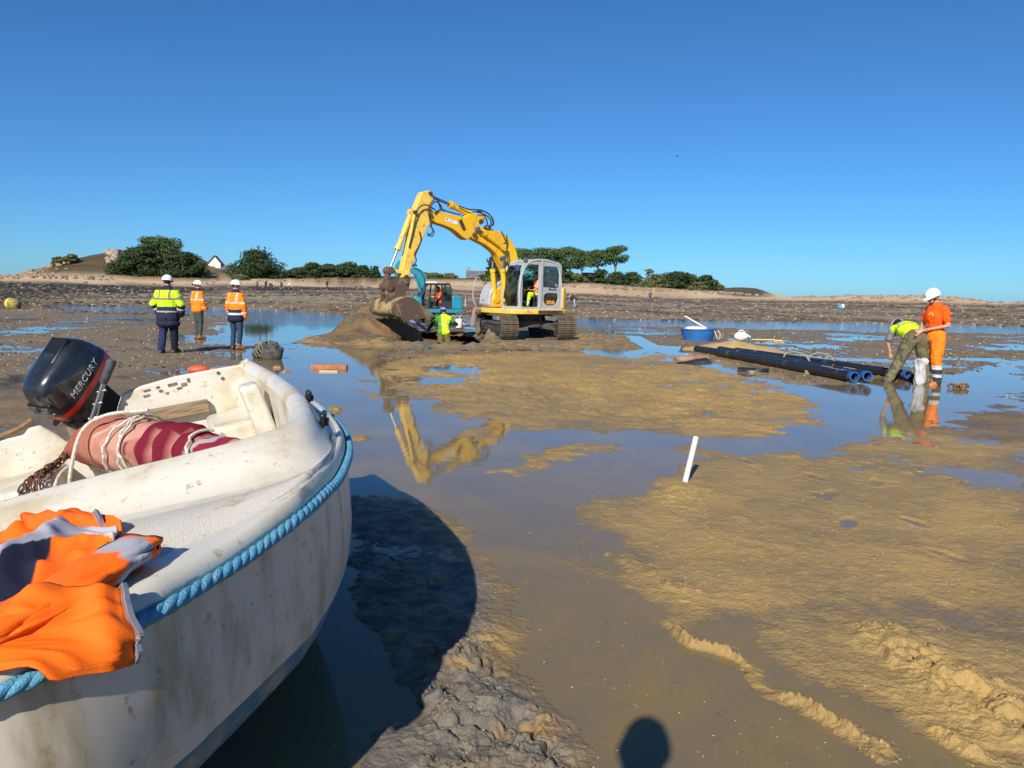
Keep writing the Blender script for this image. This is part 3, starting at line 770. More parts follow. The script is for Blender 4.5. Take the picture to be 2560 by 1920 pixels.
def arms(J, f, upto=1.0):
    out = []
    for s in 'lr':
        S, E, W_ = (Vector(J[k + '_' + s]) for k in ('sh', 'el', 'wr'))
        if upto <= .5:
            out.append(('cap', S, S.lerp(E, upto * 2), .058 + f, .052 + f))
        else:
            out += [('cap', S, E, .056 + f, .043 + f), ('cap', E, E.lerp(W_, (upto - .5) * 2), .042 + f, .031 + f)]
    return out
def legs(J, f, low=1.0):
    out = []
    for s in 'lr':
        H, K, A = (Vector(J[k + '_' + s]) for k in ('hip', 'kn', 'an'))
        out += [('cap', H, K, .088 + f, .058 + f), ('cap', K, K.lerp(A, low), .056 + f, .042 + f)]
    return out
def hands(J):
    out = []
    for s in 'lr':
        E, W_ = Vector(J['el_' + s]), Vector(J['wr_' + s])
        d = (W_ - E).normalized()
        side = d.cross(Vector((0, 1, 0)))
        if side.length < .3: side = d.cross(Vector((0, 0, 1)))
        side.normalize(); nrm = side.cross(d)
        g = J.get('grip_' + s, .35)
        pc = W_ + d * .05
        out.append(('ell', pc, (.042, .018, .055), _frame(d, side)))
        for k, ln in enumerate((.068, .078, .072, .056)):
            b = pc + d * .042 + side * (.028 - .019 * k)
            m = b + (d * (1 - g) + nrm * g).normalized() * ln * .55
            t = m + (d * (1 - 2 * g) + nrm * 2 * g).normalized() * ln * .5
            out += [('cap', b, m, .0095, .009), ('cap', m, t, .009, .008)]
        b = pc - d * .015 + side * .038
        out += [('cap', b, b + (side * .6 + d * .6 + nrm * .5).normalized() * .05, .011, .009)]
    return out
def head_prims(J):
    H, N = Vector(J['head']), Vector(J['neck'])
    up = (H - N).normalized(); L = Vector(J['look']); L = (L - up * L.dot(up)).normalized(); X = L.cross(up)
    m = Matrix((X, L, up)).transposed()
    q = lambda x, y, z: H + X * x + L * y + up * z
    return [('ell', q(0, -.005, .02), (.076, .096, .098), m), ('ell', q(0, .028, -.055), (.056, .062, .065), m),
            ('cap', N - up * .05, q(0, -.015, -.04), .058, .054), ('ell', q(0, .098, -.015), (.013, .02, .024), m),
            ('ell', q(.078, -.005, -.005), (.012, .02, .032), m), ('ell', q(-.078, -.005, -.005), (.012, .02, .032), m)], m, H

def helmet(J, parent, mat=None):
    _, m, H = head_prims(J)
    root = empty('helmet'); root.parent = parent
    mb = MB()
    Pg = []
    for i in range(9):
        th = math.pi / 2 * i / 8 * 1.06
        Pg.append([H + m @ Vector(((.116) * math.sin(th) * math.cos(a), -.004 + .138 * math.sin(th) * math.sin(a), .040 + .122 * math.cos(th))) for a in [2 * math.pi * k / 24 for k in range(24)]])
    mb.grid(Pg, closed_v=True, flip=True)
    # brim with a peak in front
    inner, outer = [], []
    for k in range(24):
        a = 2 * math.pi * k / 24; s = max(math.sin(a), 0) ** 2
        inner.append(H + m @ Vector((.110 * math.cos(a), -.004 + .132 * math.sin(a), .036)))
        outer.append(H + m @ Vector(((.118 + .006 * s) * math.cos(a), -.004 + (.140 + .050 * s) * math.sin(a), .028 - .012 * s)))
    mb.grid([inner, outer], closed_v=True)
    mb.grid([outer, [p - m @ Vector((0, 0, .006)) for p in outer], [p - m @ Vector((0, 0, .006)) for p in inner]], closed_v=True)
    o = mb.build('shell', mat or M_HELMET, root, smooth=60)
    mb = MB()
    mb.tube([H + m @ Vector((.098 * math.cos(a), -.004 + .118 * math.sin(a), .028)) for a in [2 * math.pi * k / 20 for k in range(20)]], .013, 6, closed=True)
    mb.build('headband', M_STRAP, root)
    mb = MB()
    mb.tube([H + m @ Vector(v) for v in ((.095, .02, .03), (.085, .05, -.05), (.0, .085, -.125), (-.085, .05, -.05), (-.095, .02, .03))], .006, 5)
    mb.build('chin_strap', M_STRAP, root)
    return root

def boots(J, parent, mat):
    for s in 'lr':
        A, T, K = Vector(J['an_' + s]), Vector(J['toe_' + s]), Vector(J['kn_' + s])
        up = (K - A).normalized()
        heel = A - (T - A).normalized() * .05; heel.z = T.z
        prims = [('cap', A + up * .10, A - up * .01, .060, .056), ('cap', heel, T, .048, .046), ('cap', A, T + Vector((0, 0, .005)), .052, .045)]
        o = _blob('boot', prims, .013, lambda c: (.3, .15, .06), mat, parent)

def colourise(base, bands):
    """bands: list of (mask_fn, colour)."""
    def fn(co):
        c = np.tile(np.array(base, np.float32), (len(co), 1))
        for mk, col in bands: c[mk(co)] = col
        return c
    return fn
def seg_t(co, a, b):
    a = np.array(a, float); b = np.array(b, float); d = b - a
    t = ((co - a) @ d) / (d @ d)
    return t, np.linalg.norm(co - a - np.clip(t, 0, 1)[:, None] * d, axis=1)

def person(label, loc, heading, pose=None, scale=1.0, voxel=.014, group=None):
    """Empty at the feet; body is one continuous mesh, clothing its children."""
    J = dict(POSE); J.update(pose or {})
    root = empty('person', loc, heading)
    root.scale = (scale,) * 3
    tag(root, label, 'person', group)
    prims, m, H = head_prims(J)
    mi = np.array(m.inverted())
    ew = {s: (np.array(J['el_' + s]), np.array(J['wr_' + s])) for s in 'lr'}
    def col(co):
        c = np.tile(np.array(SKIN, np.float32), (len(co), 1))
        q = (co - np.array(H)) @ mi.T
        hair = (q[:, 2] > -.06) & (q[:, 1] < .035 + .3 * np.clip(q[:, 2] - .03, 0, 1)) & (np.abs(q[:, 0]) < .083) & (np.linalg.norm(q, axis=1) < .13)
        hair |= (q[:, 2] > .065) & (np.linalg.norm(q, axis=1) < .15)
        ear = (np.abs(q[:, 0]) > .076) & (np.abs(q[:, 2]) < .04)
        c[hair & ~ear] = J.get('hair', HAIR)
        eye = (np.abs(np.abs(q[:, 0]) - .032) < .012) & (np.abs(q[:, 2] - .012) < .008) & (q[:, 1] > .05)
        c[eye] = (.05, .03, .025)
        mouth = (np.abs(q[:, 0]) < .024) & (np.abs(q[:, 2] + .072) < .006) & (q[:, 1] > .05)
        c[mouth] = (.30, .09, .08)
        return c
    body = _blob('body', prims + torso(J, -.01) + arms(J, -.006) + legs(J, -.008) + hands(J), voxel * .85, col, M_SKIN, root)
    root['J'] = 0
    del root['J']
    return root, J

def wear_top(root, J, name, base, bands, f=.03, girth=1.0, hem=.14, upto=1.0, mat=None, voxel=.014, collar=True):
    pr = torso(J, f, girth, max(hem, 0))
    if hem < 0: pr = pr[1:]
    pr += arms(J, f * .6, upto)
    if collar:
        N = Vector(J['neck']); H = Vector(J['head'])
        pr.append(('cap', N - (H - N) * .25, N + (H - N) * .15, .078, .074))
    return _blob(name, pr, voxel, colourise(base, bands), mat or M_CLOTH, root, .009)
def wear_trousers(root, J, base, bands, f=.018, mat=None, voxel=.014, low=.97):
    P0, P1 = Vector(J['pelvis']), Vector(J['chest'])
    sr = Vector(J['sh_r']) - Vector(J['sh_l'])
    m0 = _frame(P1 - P0, sr)
    pr = legs(J, f, low) + [('ell', P0, (.165 + f, .118 + f, .15), m0), ('ell', Vector(J['hip_l']).lerp(Vector(J['hip_r']), .5), (.155 + f, .115 + f, .12), m0)]
    return _blob('trousers', pr, voxel, colourise(base, bands), mat or M_CLOTH, root, .010)
def zband(a, b): return lambda c: (c[:, 2] > a) & (c[:, 2] < b)
def arm_bands(J, lo, hi):
    def fn(c):
        out = np.zeros(len(c), bool)
        for s in 'lr':
            for a, b, o in (('sh', 'el', 0), ('el', 'wr', 1)):
                t, d = seg_t(c, J[a + '_' + s], J[b + '_' + s])
                tt = t + o
                out |= (d < .10) & (t > -.02) & (t < 1.05) & (tt > lo) & (tt < hi)
        return out & (np.abs(c[:, 0]) > .16)
    return fn
M_BOOT_DARK = P('muddy_dark_boot', (.07, .045, .03), .75, var=(.14, .10, .06), vscale=15, bump=.3)
M_JEANS = M_CLOTH

RG = (.17, .19, .13)
RP = (.72, .46, .38)
# man in the lime and navy coat, seen from behind
pr_, J = person('person in bulky lime and navy hi-vis coat and white helmet, back turned', (-7.93, 17.5, gz(-7.93, 17.5) - .01), R(-4),
    dict(el_l=(-.33, -.02, 1.14), el_r=(.33, -.02, 1.14), wr_l=(-.27, .10, .92), wr_r=(.27, .10, .92), sh_l=(-.19, 0, 1.38), sh_r=(.19, 0, 1.38),
         an_l=(-.12, -.14, .10), kn_l=(-.12, -.02, .50), toe_l=(-.15, .02, .05), an_r=(.10, .06, .10), kn_r=(.10, .06, .50), toe_r=(.13, .2, .05)), 1.0)
wear_top(pr_, J, 'coat', LIME, [(zband(0, 1.075), NAVY), (zband(.945, .985), (.34, .34, .33)), (zband(1.235, 1.275), RG),
    (lambda c: (np.abs(np.abs(c[:, 0]) - .12) < .020) & (c[:, 2] > 1.25) & (c[:, 1] < .05), RG),
    (arm_bands(J, .42, .58), RG), (arm_bands(J, 1.05, 2.0), NAVY), (arm_bands(J, 1.35, 1.55), REFL), (zband(1.455, 2), NAVY)], .062, 1.12, .26)
wear_trousers(pr_, J, (.020, .030, .075), [(lambda c: c[:, 0] > 0, (.010, .012, .022))], .03)
boots(J, pr_, M_BOOT_DARK); helmet(J, pr_)

def orange_man(label, x, y, h, pose, longer, legcol, look):
    pose = dict(pose); pose['look'] = look
    r_, J = person(label, (x, y, gz(x, y) - .01), h, pose, .97)
    b = [(zband(1.185, 1.235), RP), (arm_bands(J, .62, .78), RP), (arm_bands(J, 1.5, 1.68), RP),
         (lambda c: (np.abs(np.abs(c[:, 0]) - .13) < .022) & (c[:, 2] > 1.2) & (c[:, 1] < .06), RP), (zband(1.47, 2), NAVY)]
    if longer: b = [(lambda c: (c[:, 2] < 1.04) & (np.abs(c[:, 0]) < .23), NAVY), (lambda c: (np.abs(c[:, 2] - .925) < .025) & (np.abs(c[:, 0]) < .23), REFL)] + b
    wear_top(r_, J, 'jacket', (.95, .22, .012), b, .038, 1.0, .16 if longer else .05)
    wear_trousers(r_, J, legcol, [], .012)
    boots(J, r_, M_BOOT); helmet(J, r_)
    return r_
x, y = (-9.38, 22.67)
orange_man('person in short orange hi-vis jacket and grey-green trousers, farther of two in orange', x, y, R(-38),
           dict(el_r=(.25, .02, 1.13), wr_r=(.22, .14, .92), kn_l=(-.10, .02, .5), an_l=(-.12, 0, .1)), False, (.052, .066, .058), (.75, .66, 0))
x, y = (-6.96, 19.12)
orange_man('person in long orange and navy hi-vis jacket and blue jeans beside dark rocks', x, y, R(-25),
           dict(el_r=(.26, .0, 1.12), wr_r=(.25, .08, .87), an_l=(-.10, -.04, .1), an_r=(.08, .0, .1)), True, (.030, .055, .095), (.7, .7, -.05))

# two men at the pipes
x, y = 7.95, 14.35
st, J = person('person in orange T-shirt, orange work trousers and white helmet looking down', (x, y, -.06), R(102),
    dict(head=(.0, .11, 1.62), neck=(0, .04, 1.48), look=(.1, .8, -.62), el_l=(-.27, -.02, 1.12), wr_l=(-.02, .24, 1.03), el_r=(.26, .06, 1.12), wr_r=(.06, .27, .98),
         an_l=(-.13, -.02, .1), an_r=(.12, .04, .1), chest=(0, .03, 1.27)), 1.05)
wear_top(st, J, 'shirt', (.92, .10, .008), [(lambda c: (np.abs(c[:, 0] + .05) < .045) & (np.abs(c[:, 2] - 1.33 - .02 * np.sin(c[:, 0] * 90)) < .016) & (c[:, 1] > .06), (.85, .42, .04))], .020, 1.0, .0, .30, collar=False)
wear_trousers(st, J, (.95, .21, .015), [(zband(.335, .40), REFL), (zband(.25, .335), (.04, .042, .05)), (zband(.19, .25), REFL), (zband(0, .19), (.04, .042, .05))], .03)
boots(J, st, P('orange_rubber_boot', (.75, .16, .03), .5, var=(.25, .15, .07), vscale=9)); helmet(J, st)

x, y = 7.66, 14.5
bd, J = person('person bending over in lime vest and mud-stained olive trousers, back to camera', (x, y, -.07), R(-12),
    dict(pelvis=(0, -.05, .92), chest=(-.08, .22, 1.04), neck=(-.12, .42, 1.10), head=(-.15, .56, 1.10), look=(0, .35, -1),
         sh_l=(-.28, .34, 1.04), sh_r=(.06, .40, 1.08), el_l=(-.36, .40, .80), el_r=(.12, .46, .80), wr_l=(-.30, .42, .58), wr_r=(.02, .50, .58),
         hip_l=(-.10, -.06, .87), hip_r=(.10, -.06, .87), kn_l=(-.24, -.02, .47), kn_r=(.17, -.02, .46), an_l=(-.44, -.10, .10), an_r=(.22, -.10, .10), toe_l=(-.50, .03, .05), toe_r=(.25, .05, .05)), 1.03)
wear_top(bd, J, 'undershirt', (.20, .19, .21), [], .018, 1.0, -1, .38, collar=False)
wear_top(bd, J, 'vest', LIME, [(lambda c: np.abs(c[:, 1] - .12 + .15 * c[:, 0]) < .018, (.25, .32, .10)), (lambda c: (np.abs(c[:, 0] + .20) < .035) & (c[:, 1] > .2), REFL)], .034, 1.02, -1, .04, collar=False)
wear_trousers(bd, J, (.155, .145, .078), [(lambda c: gnoise(c[:, 0] * 14, c[:, 2] * 7) > .25, (.075, .072, .048))], .035, M_MUDDY)
boots(J, bd, P('wet_wader_boot', (.025, .03, .035), .35, var=(.10, .08, .05), vscale=8)); helmet(J, bd)

# man down in the trench
tw, J = person('person standing in the trench in green shirt and yellow hi-vis vest, arms spread', (-2.37, 26.0, -.74), R(3),
    dict(look=(-.15, 1, -.35), head=(-.03, .06, 1.62), el_l=(-.40, .05, 1.18), wr_l=(-.56, .16, .93), el_r=(.38, .04, 1.22), wr_r=(.58, .16, 1.14),
         an_l=(-.14, -.03, .1), an_r=(.22, .02, .1), kn_r=(.17, .05, .5), toe_r=(.28, .15, .05), grip_l=.8, grip_r=.8), 1.0)
wear_top(tw, J, 'shirt', (.05, .26, .04), [(arm_bands(J, .72, 2), (.02, .02, .022))], .020, 1.0, .0, 1.0, collar=True)
wear_top(tw, J, 'vest', (.62, .80, .03), [(lambda c: c[:, 0] < -.07 - .1 * (c[:, 2] - 1.2), (.07, .30, .05)), (zband(1.17, 1.205), (.55, .60, .42))], .036, 1.0, .04, .06, collar=False)
wear_trousers(tw, J, (.16, .14, .045), [(zband(0, .42), (.60, .74, .03)), (zband(.20, .24), REFL), (lambda c: (c[:, 1] > .0) & (c[:, 2] < .42), (.18, .15, .05))], .03)
boots(J, tw, M_BOOT_DARK)
helmet(J, tw, P('blue_helmet_shell', (.10, .17, .42), .35, var=(.6, .6, .6), vscale=7, lo=.55, hi=.6))

# far walkers on the beach and the flat
def walker(label, x, y, z, h, top, low, bend=0.0):
    J = dict(POSE)
    if bend:
        J.update(chest=(0, .22, 1.15), neck=(0, .40, 1.20), head=(0, .52, 1.20), sh_l=(-.18, .34, 1.17), sh_r=(.18, .34, 1.17), el_l=(-.2, .4, .9), el_r=(.2, .4, .9), wr_l=(-.18, .42, .65), wr_r=(.18, .42, .65), look=(0, .5, -1))
    else:
        J.update(an_l=(-.09, .16, .1), kn_l=(-.09, .16, .5), toe_l=(-.09, .3, .05), an_r=(.09, -.2, .12), kn_r=(.09, 0, .5), toe_r=(.09, -.06, .05))
    root = empty('person', (x, y, gz(x, y) - .02), h)
    tag(root, label, 'person', 'distant shore walkers')
    pr, m, H = head_prims(J)
    _blob('body', pr + torso(J, .0) + arms(J, 0) + legs(J, 0) + hands(J), .035, lambda c: SKIN, M_SKIN, root)
    wear_top(root, J, 'jacket', top, [], .03, 1.0, .1, 1.0, voxel=.04)
    wear_trousers(root, J, low, [], .02, voxel=.04)
    return root
walker('tiny far walker in grey-green, leftmost of the distant group behind orange workers', *(-50.33, 150.0, 0.87), R(40), (.16, .20, .15), (.05, .05, .06))
walker('tiny far walker in dark red near the middle of the distant group', *(-48.61, 150.0, 0.83), R(60), (.12, .05, .06), (.03, .03, .04))
walker('tiny far walker in navy bending over the wet flat', *(-42.69, 135.0, 0.71), R(80), (.03, .04, .10), (.06, .07, .12), 1)
walker('tiny far walker in brown, tallest of the distant group', *(-40.99, 135.0, 0.75), R(-30), (.09, .055, .05), (.03, .025, .03))
walker('tiny far walker in white bending, right end of the distant group', *(-41.19, 140.0, 0.97), R(-70), (.62, .62, .62), (.12, .13, .15), 1)
walker('tiny dark far walker alone on the beach left of the heap', *(-41.48, 170.0, 1.64), R(20), (.06, .03, .05), (.03, .03, .03))
walker('tiny far walker in dark coat right of the yellow excavator', *(6.41, 80.0, 0.13), R(70), (.04, .04, .06), (.35, .36, .40), 1)
walker('tiny far walker in purple-grey standing on the flat before the low pines', *(23.16, 130.0, 0.66), R(10), (.10, .09, .15), (.08, .08, .12))

# the photographer, standing just behind the camera, whose shadow reaches the bottom edge
ph, J = person('photographer standing behind the camera, only the shadow showing on the water', (-.30, -.30, -.02), 0.0, dict(sh_l=(-.22, 0, 1.46), sh_r=(.22, 0, 1.46), el_l=(-.33, 0, 1.2), el_r=(.33, 0, 1.2)), 1.13, voxel=.03)
wear_top(ph, J, 'jacket', (.05, .06, .09), [], .05, voxel=.03); wear_trousers(ph, J, (.03, .03, .05), [], voxel=.03)
boots(J, ph, M_BOOT_DARK)

# ------------------------------------------------------------------ excavators
def glass_mat(name, tintc):
    m, nt, b = new_mat(name)
    nt.nodes.remove(b)
    out = nt.nodes['Material Output']
    tr = nd(nt, 'ShaderNodeBsdfTransparent'); tr.inputs[0].default_value = (*tintc, 1)
    gl = nd(nt, 'ShaderNodeBsdfGlossy'); gl.inputs['Roughness'].default_value = .03
    df = nd(nt, 'ShaderNodeBsdfDiffuse'); df.inputs[0].default_value = (.16, .15, .12, 1)
    fr = nd(nt, 'ShaderNodeFresnel'); fr.inputs[0].default_value = 1.5
    a = nd(nt, 'ShaderNodeMixShader'); nt.links.new(fr.outputs[0], a.inputs[0]); nt.links.new(tr.outputs[0], a.inputs[1]); nt.links.new(gl.outputs[0], a.inputs[2])
    d = nd(nt, 'ShaderNodeMixShader')
    nt.links.new(math_n(nt, 'MULTIPLY', ramp_n(nt, noise_n(nt, coords(nt), 5, 5), .4, .8), .35), d.inputs[0])
    nt.links.new(a.outputs[0], d.inputs[1]); nt.links.new(df.outputs[0], d.inputs[2])
    nt.links.new(d.outputs[0], out.inputs['Surface'])
    return m
M_YEL = P('yellow_machine_paint', (.76, .43, .015), .45, var=(.42, .25, .06), vscale=4.5, lo=.50, hi=.75, bump=.1, bscale=18)
M_YEL_PALE = P('faded_yellow_paint', (.80, .51, .085), .5, var=(.36, .23, .09), vscale=6, lo=.50, hi=.72)
M_CABGREY = P('pale_grey_cab_paint', (.37, .38, .39), .42, var=(.27, .26, .24), vscale=4, lo=.5, hi=.85)
M_BLACK = P('black_rubber', (.018, .018, .02), .5, var=(.05, .045, .04), vscale=8)
M_DARK = P('dark_machine_steel', (.035, .034, .034), .55, var=(.10, .08, .055), vscale=6)
M_CHROME = P('chromed_rod', (.30, .31, .33), .32, metal=.9)
M_TRACK = P('muddy_track_steel', (.155, .118, .070), .8, var=(.090, .074, .050), vscale=7, lo=.35, hi=.65, bump=.5, bscale=25)
M_BUCKET = P('rusted_bucket_steel', (.10, .062, .042), .65, var=(.22, .155, .08), vscale=2.6, lo=.52, hi=.68, bump=.4, bscale=14)
M_BUCKET_MUD = P('mud_caked_bucket', (.34, .24, .11), .85, var=(.095, .072, .046), vscale=2.2, lo=.44, hi=.58, bump=.6, bscale=14)
M_TEAL = P('teal_machine_paint', (.015, .27, .36), .4, var=(.03, .17, .22), vscale=4)
M_GLASS = glass_mat('cab_glass', (.62, .80, .74))
M_GLASS_DK = glass_mat('tinted_glass', (.40, .52, .52))
M_SEAT = P('seat_fabric', (.025, .025, .03), .85)

def rrect(x0, x1, z0, z1, r, n=6):
    pts = []
    rs = r if isinstance(r, (list, tuple)) else [r] * 4
    for (cx, cz, a0, rr) in ((x1 - rs[0], z1 - rs[0], 0, rs[0]), (x0 + rs[1], z1 - rs[1], 90, rs[1]), (x0 + rs[2], z0 + rs[2], 180, rs[2]), (x1 - rs[3], z0 + rs[3], 270, rs[3])):
        for k in range(n + 1):
            a = R(a0 + 90 * k / n)
            pts.append((cx + rr * math.cos(a), cz + rr * math.sin(a)))
    return pts
def ring_panel(mb, outer, inner, y0, y1, fn=None, mi=0):
    fn = fn or (lambda x, y, z: (x, y, z))
    A = [fn(p[0], y0, p[1]) for p in outer]; B = [fn(p[0], y0, p[1]) for p in inner]
    C_ = [fn(p[0], y1, p[1]) for p in inner]; D = [fn(p[0], y1, p[1]) for p in outer]
    mb.grid([A, B, C_, D], closed_u=True, closed_v=True, mi=mi)
def sheet(mb, pts, y0, y1, fn=None, mi=0):
    mb.prism(pts, y0, y1, mi, fn)

SHOE = {}
def shoe_mesh(w, pitch):
    key = (w, pitch)
    if key not in SHOE:
        mb = MB()
        mb.box((0, 0, 0), (pitch * .96, w, .035))
        for s in (-.38, 0.0, .38): mb.box((s * pitch, 0, .03), (.016, w * .98, .032))
        SHOE[key] = mb.mesh('track_shoe', 40)
        SHOE[key].materials.append(M_TRACK)
    return SHOE[key]
def make_track(parent, ang, off, L, Hh, w, n):
    """caterpillar track as a part: side frame mesh with its shoes as sub-parts."""
    ca, sa = math.cos(ang), math.sin(ang)
    r = Hh / 2 - .05
    straight = L - 2 * r
    per = 2 * straight + 2 * math.pi * r
    mb = MB()
    for k in range(7):
        x = -straight / 2 + straight * k / 6
        mb.cyl((x, -w * .22, .24), (x, w * .22, .24), .13, 14)
    for x in (-straight / 2, straight / 2):
        mb.cyl((x, -w * .25, Hh / 2), (x, w * .25, Hh / 2), r * .86, 20)
        mb.cyl((x, -w * .34, Hh / 2), (x, w * .34, Hh / 2), r * .45, 16)
    mb.box((0, 0, .40), (straight, w * .5, .26))
    mb.box((0, 0, .56), (straight * .8, w * .62, .10), taper=.8)
    t = mb.build('track', M_DARK, parent)
    t.location = (-sa * off, ca * off, 0); t.rotation_euler = (0, 0, ang)
    me = shoe_mesh(w, per / n)
    for k in range(n):
        s = per * (k + .5) / n
        if s < straight: p, a = (-straight / 2 + s, .05), math.pi
        elif s < straight + math.pi * r:
            q = (s - straight) / r; p, a = (straight / 2 + r * math.sin(q), Hh / 2 - r * math.cos(q)), math.pi - q
        elif s < 2 * straight + math.pi * r: p, a = (straight / 2 - (s - straight - math.pi * r), Hh - .05), 0.0
        else:
            q = (s - 2 * straight - math.pi * r) / r; p, a = (-straight / 2 - r * math.sin(q), Hh / 2 + r * math.cos(q)), -q
        o = bpy.data.objects.new('track_shoe', me); COL.objects.link(o); o.parent = t
        o.location = (p[0], 0, p[1])
        # outer face of the shoe points away from the track centre
        nx, nz = {0: (0, 1)}.get(0)
        if s < straight: nx, nz = 0, -1
        elif s < straight + math.pi * r: nx, nz = math.sin((s - straight) / r), -math.cos((s - straight) / r)
        elif s < 2 * straight + math.pi * r: nx, nz = 0, 1
        else: nx, nz = -math.sin((s - 2 * straight - math.pi * r) / r), math.cos((s - 2 * straight - math.pi * r) / r)
        o.rotation_euler = (0, math.atan2(nx, nz), 0)
    return t

def tubes(name, parent, mat, paths, r, n=7, smooth=60):
    mb = MB()
    for p in paths: mb.tube(spline(p, max(10, len(p) * 7)), r, n)
    return mb.build(name, mat, parent, smooth)

def yellow_excavator():
    root = empty('excavator', (.36, 26.4, 0), R(216))
    tag(root, 'large yellow crawler excavator with pale grey cab digging beside the trench', 'excavator')
    BY = -.30
    for off in (-1.0, 1.0): make_track(root, R(72.6), off, 3.05, .86, .60, 42)
    mb = MB()
    mb.cyl((0, 0, .52), (0, 0, .84), .62, 28); mb.cyl((0, 0, .42), (0, 0, .62), .80, 28)
    ca, sa = math.cos(R(72.6)), math.sin(R(72.6))
    for s in (-1, 1):
        for q in (-.45, .45):
            mb.bar((q * ca, q * sa, .55), (q * 1.3 * ca - sa * s * .95, q * 1.3 * sa + ca * s * .95, .42), .34, .22)
    mb.build('undercarriage', M_DARK, root)
    # revolving frame
    mb = MB()
    plan = [(1.25, .96), (1.25, .2), (1.32, -.2), (1.25, -.75), (1.05, -1.20), (-.60, -1.22), (-1.05, -1.0), (-1.38, -.5), (-1.46, 0), (-1.38, .5), (-1.08, .98), (-.7, 1.15), (.9, 1.12)]
    n = len(plan)
    mb.add([(x, y, .86) for x, y in plan] + [(x, y, 1.03) for x, y in plan], [tuple(range(n - 1, -1, -1)), tuple(range(n, 2 * n))] + [(i, (i + 1) % n, (i + 1) % n + n, i + n) for i in range(n)])
    fr = mb.build('revolving_frame', M_YEL_PALE, root, bev=.03)
    mb = MB(); mb.box((-.25, 1.145, .945), (1.0, .03, .11)); mb.build('step_strip', M_DARK, fr)
    # counterweight and hoods
    mb = MB()
    pl = [(-.88, 1.02), (-1.10, .92), (-1.36, .5), (-1.45, 0), (-1.36, -.5), (-1.1, -.95), (-.88, -1.08)]
    n = len(pl)
    mb.add([(x, y, 1.04) for x, y in pl] + [(x * 1.0, y, 1.78) for x, y in pl], [tuple(range(n)), tuple(range(2 * n - 1, n - 1, -1))] + [(i, i + n, (i + 1) % n + n, (i + 1) % n) for i in range(n)])
    cw = mb.build('counterweight', M_YEL_PALE, root, bev=.05, seg=3)
    mb = MB(); mb.cyl((-1.02, 1.0, 1.42), (-1.05, 1.05, 1.42), .045, 14); mb.build('latch', M_DARK, cw)
    mb = MB()
    sec = [(-.60, -1.15), (-.60, 1.0), (-1.0, .92), (-1.33, .45), (-1.4, 0), (-1.33, -.45), (-1.0, -.95)]
    n = len(sec)
    mb.add([(x, y, 1.79) for x, y in sec] + [(x * .88 - .04, y * .86, 2.02) for x, y in sec], [tuple(range(n)), tuple(range(2 * n - 1, n - 1, -1))] + [(i, i + n, (i + 1) % n + n, (i + 1) % n) for i in range(n)])
    mb.build('engine_hood', P('grey_blue_hood', (.16, .17, .20), .45, var=(.22, .21, .20), vscale=5), root, bev=.05, seg=3)
    # right-hand curved side cover
    side = [(.98, 1.04), (1.10, 1.15), (1.06, 1.45), (.92, 1.75), (.70, 1.92), (.35, 2.0), (-.6, 2.0), (-.6, 1.04)]
    mb = MB(); mb.prism(side, -1.20, -.58)
    sc = mb.build('side_cover', M_CABGREY, root, bev=.05, seg=3)
    mb = MB(); mb.prism([(.86, 1.06), (.98, 1.2), (.94, 1.42), (.80, 1.66), (.55, 1.78), (.3, 1.06)], -.62, -.53); mb.build('tank_cover', M_YEL, root, bev=.03)
    mb = MB()
    for k in range(2): mb.box((1.08 - .005, -.98 + .10 * k, 1.26), (.02, .06, .08))
    mb.build('side_numeral', M_DARK, sc)
    mb = MB(); mb.tube(spline([(1.15, -1.22, 1.0), (1.28, -1.28, 1.4), (1.18, -1.28, 2.0), (1.0, -1.26, 2.05)], 20), .018, 6)
    mb.build('handrail', M_CABGREY, root)
    mb = MB(); mb.bar((1.36, -1.05, .98), (1.42, -1.10, .40), .05, .10); mb.bar((1.2, -.95, 1.0), (1.38, -1.06, 1.0), .06, .06); mb.build('front_step', P('rusty_step', (.30, .17, .10), .7), root)
    # ---- cab
    cab = empty('cab'); cab.parent = root
    YL, YR = .94, -.06
    prof = [(.86, 1.05), (.90, 1.55), (.86, 2.0), (.76, 2.32), (.60, 2.52), (.36, 2.63), (0, 2.66), (-.42, 2.62), (-.66, 2.50), (-.79, 2.25), (-.86, 1.75), (-.87, 1.05)]
    PS = [tuple(p) for p in spline(prof, 40)]
    mb = MB()
    for yy in (YL, YR):
        mb.tube([(p[0], yy, p[1]) for p in PS], .042, 8)
    mb.bar((.87, YL, 1.06), (-.87, YL, 1.06), .09, .09); mb.bar((.87, YR, 1.06), (-.87, YR, 1.06), .09, .09)
    mb.bar((.06, YL, 1.05), (.0, YL, 2.64), .11, .08, up=(1, 0, 0))
    mb.bar((.88, YL, 1.06), (.88, YR, 1.06), .07, .07); mb.bar((.62, YL, 2.52), (.62, YR, 2.52), .07, .07); mb.bar((-.87, YL, 1.05), (-.87, YR, 1.05), .07, .07)
    mb.build('cab_frame', M_CABGREY, cab, smooth=50)
    mb = MB()
    top = [p for p in PS if p[1] > 2.46]
    mb.grid([[(p[0], YR, p[1] + .012) for p in top], [(p[0], .44, p[1] + .045) for p in top], [(p[0], YL, p[1] + .012) for p in top]], flip=True)
    mb.grid([[(p[0], YR, p[1] - .03) for p in top], [(p[0], YL, p[1] - .03) for p in top]])
    mb.build('roof', M_CABGREY, cab, smooth=60)
    mb = MB()
    ring_panel(mb, rrect(-.86, .0, 1.66, 2.62, [.02, .22, .02, .02]), rrect(-.76, -.07, 1.76, 2.46, [.08, .18, .05, .05]), YL - .03, YL + .02)
    ring_panel(mb, rrect(-.87, .0, 1.05, 1.66, .02), rrect(-.72, -.10, 1.16, 1.58, [.16, .12, .24, .20]), YL - .03, YL + .02)
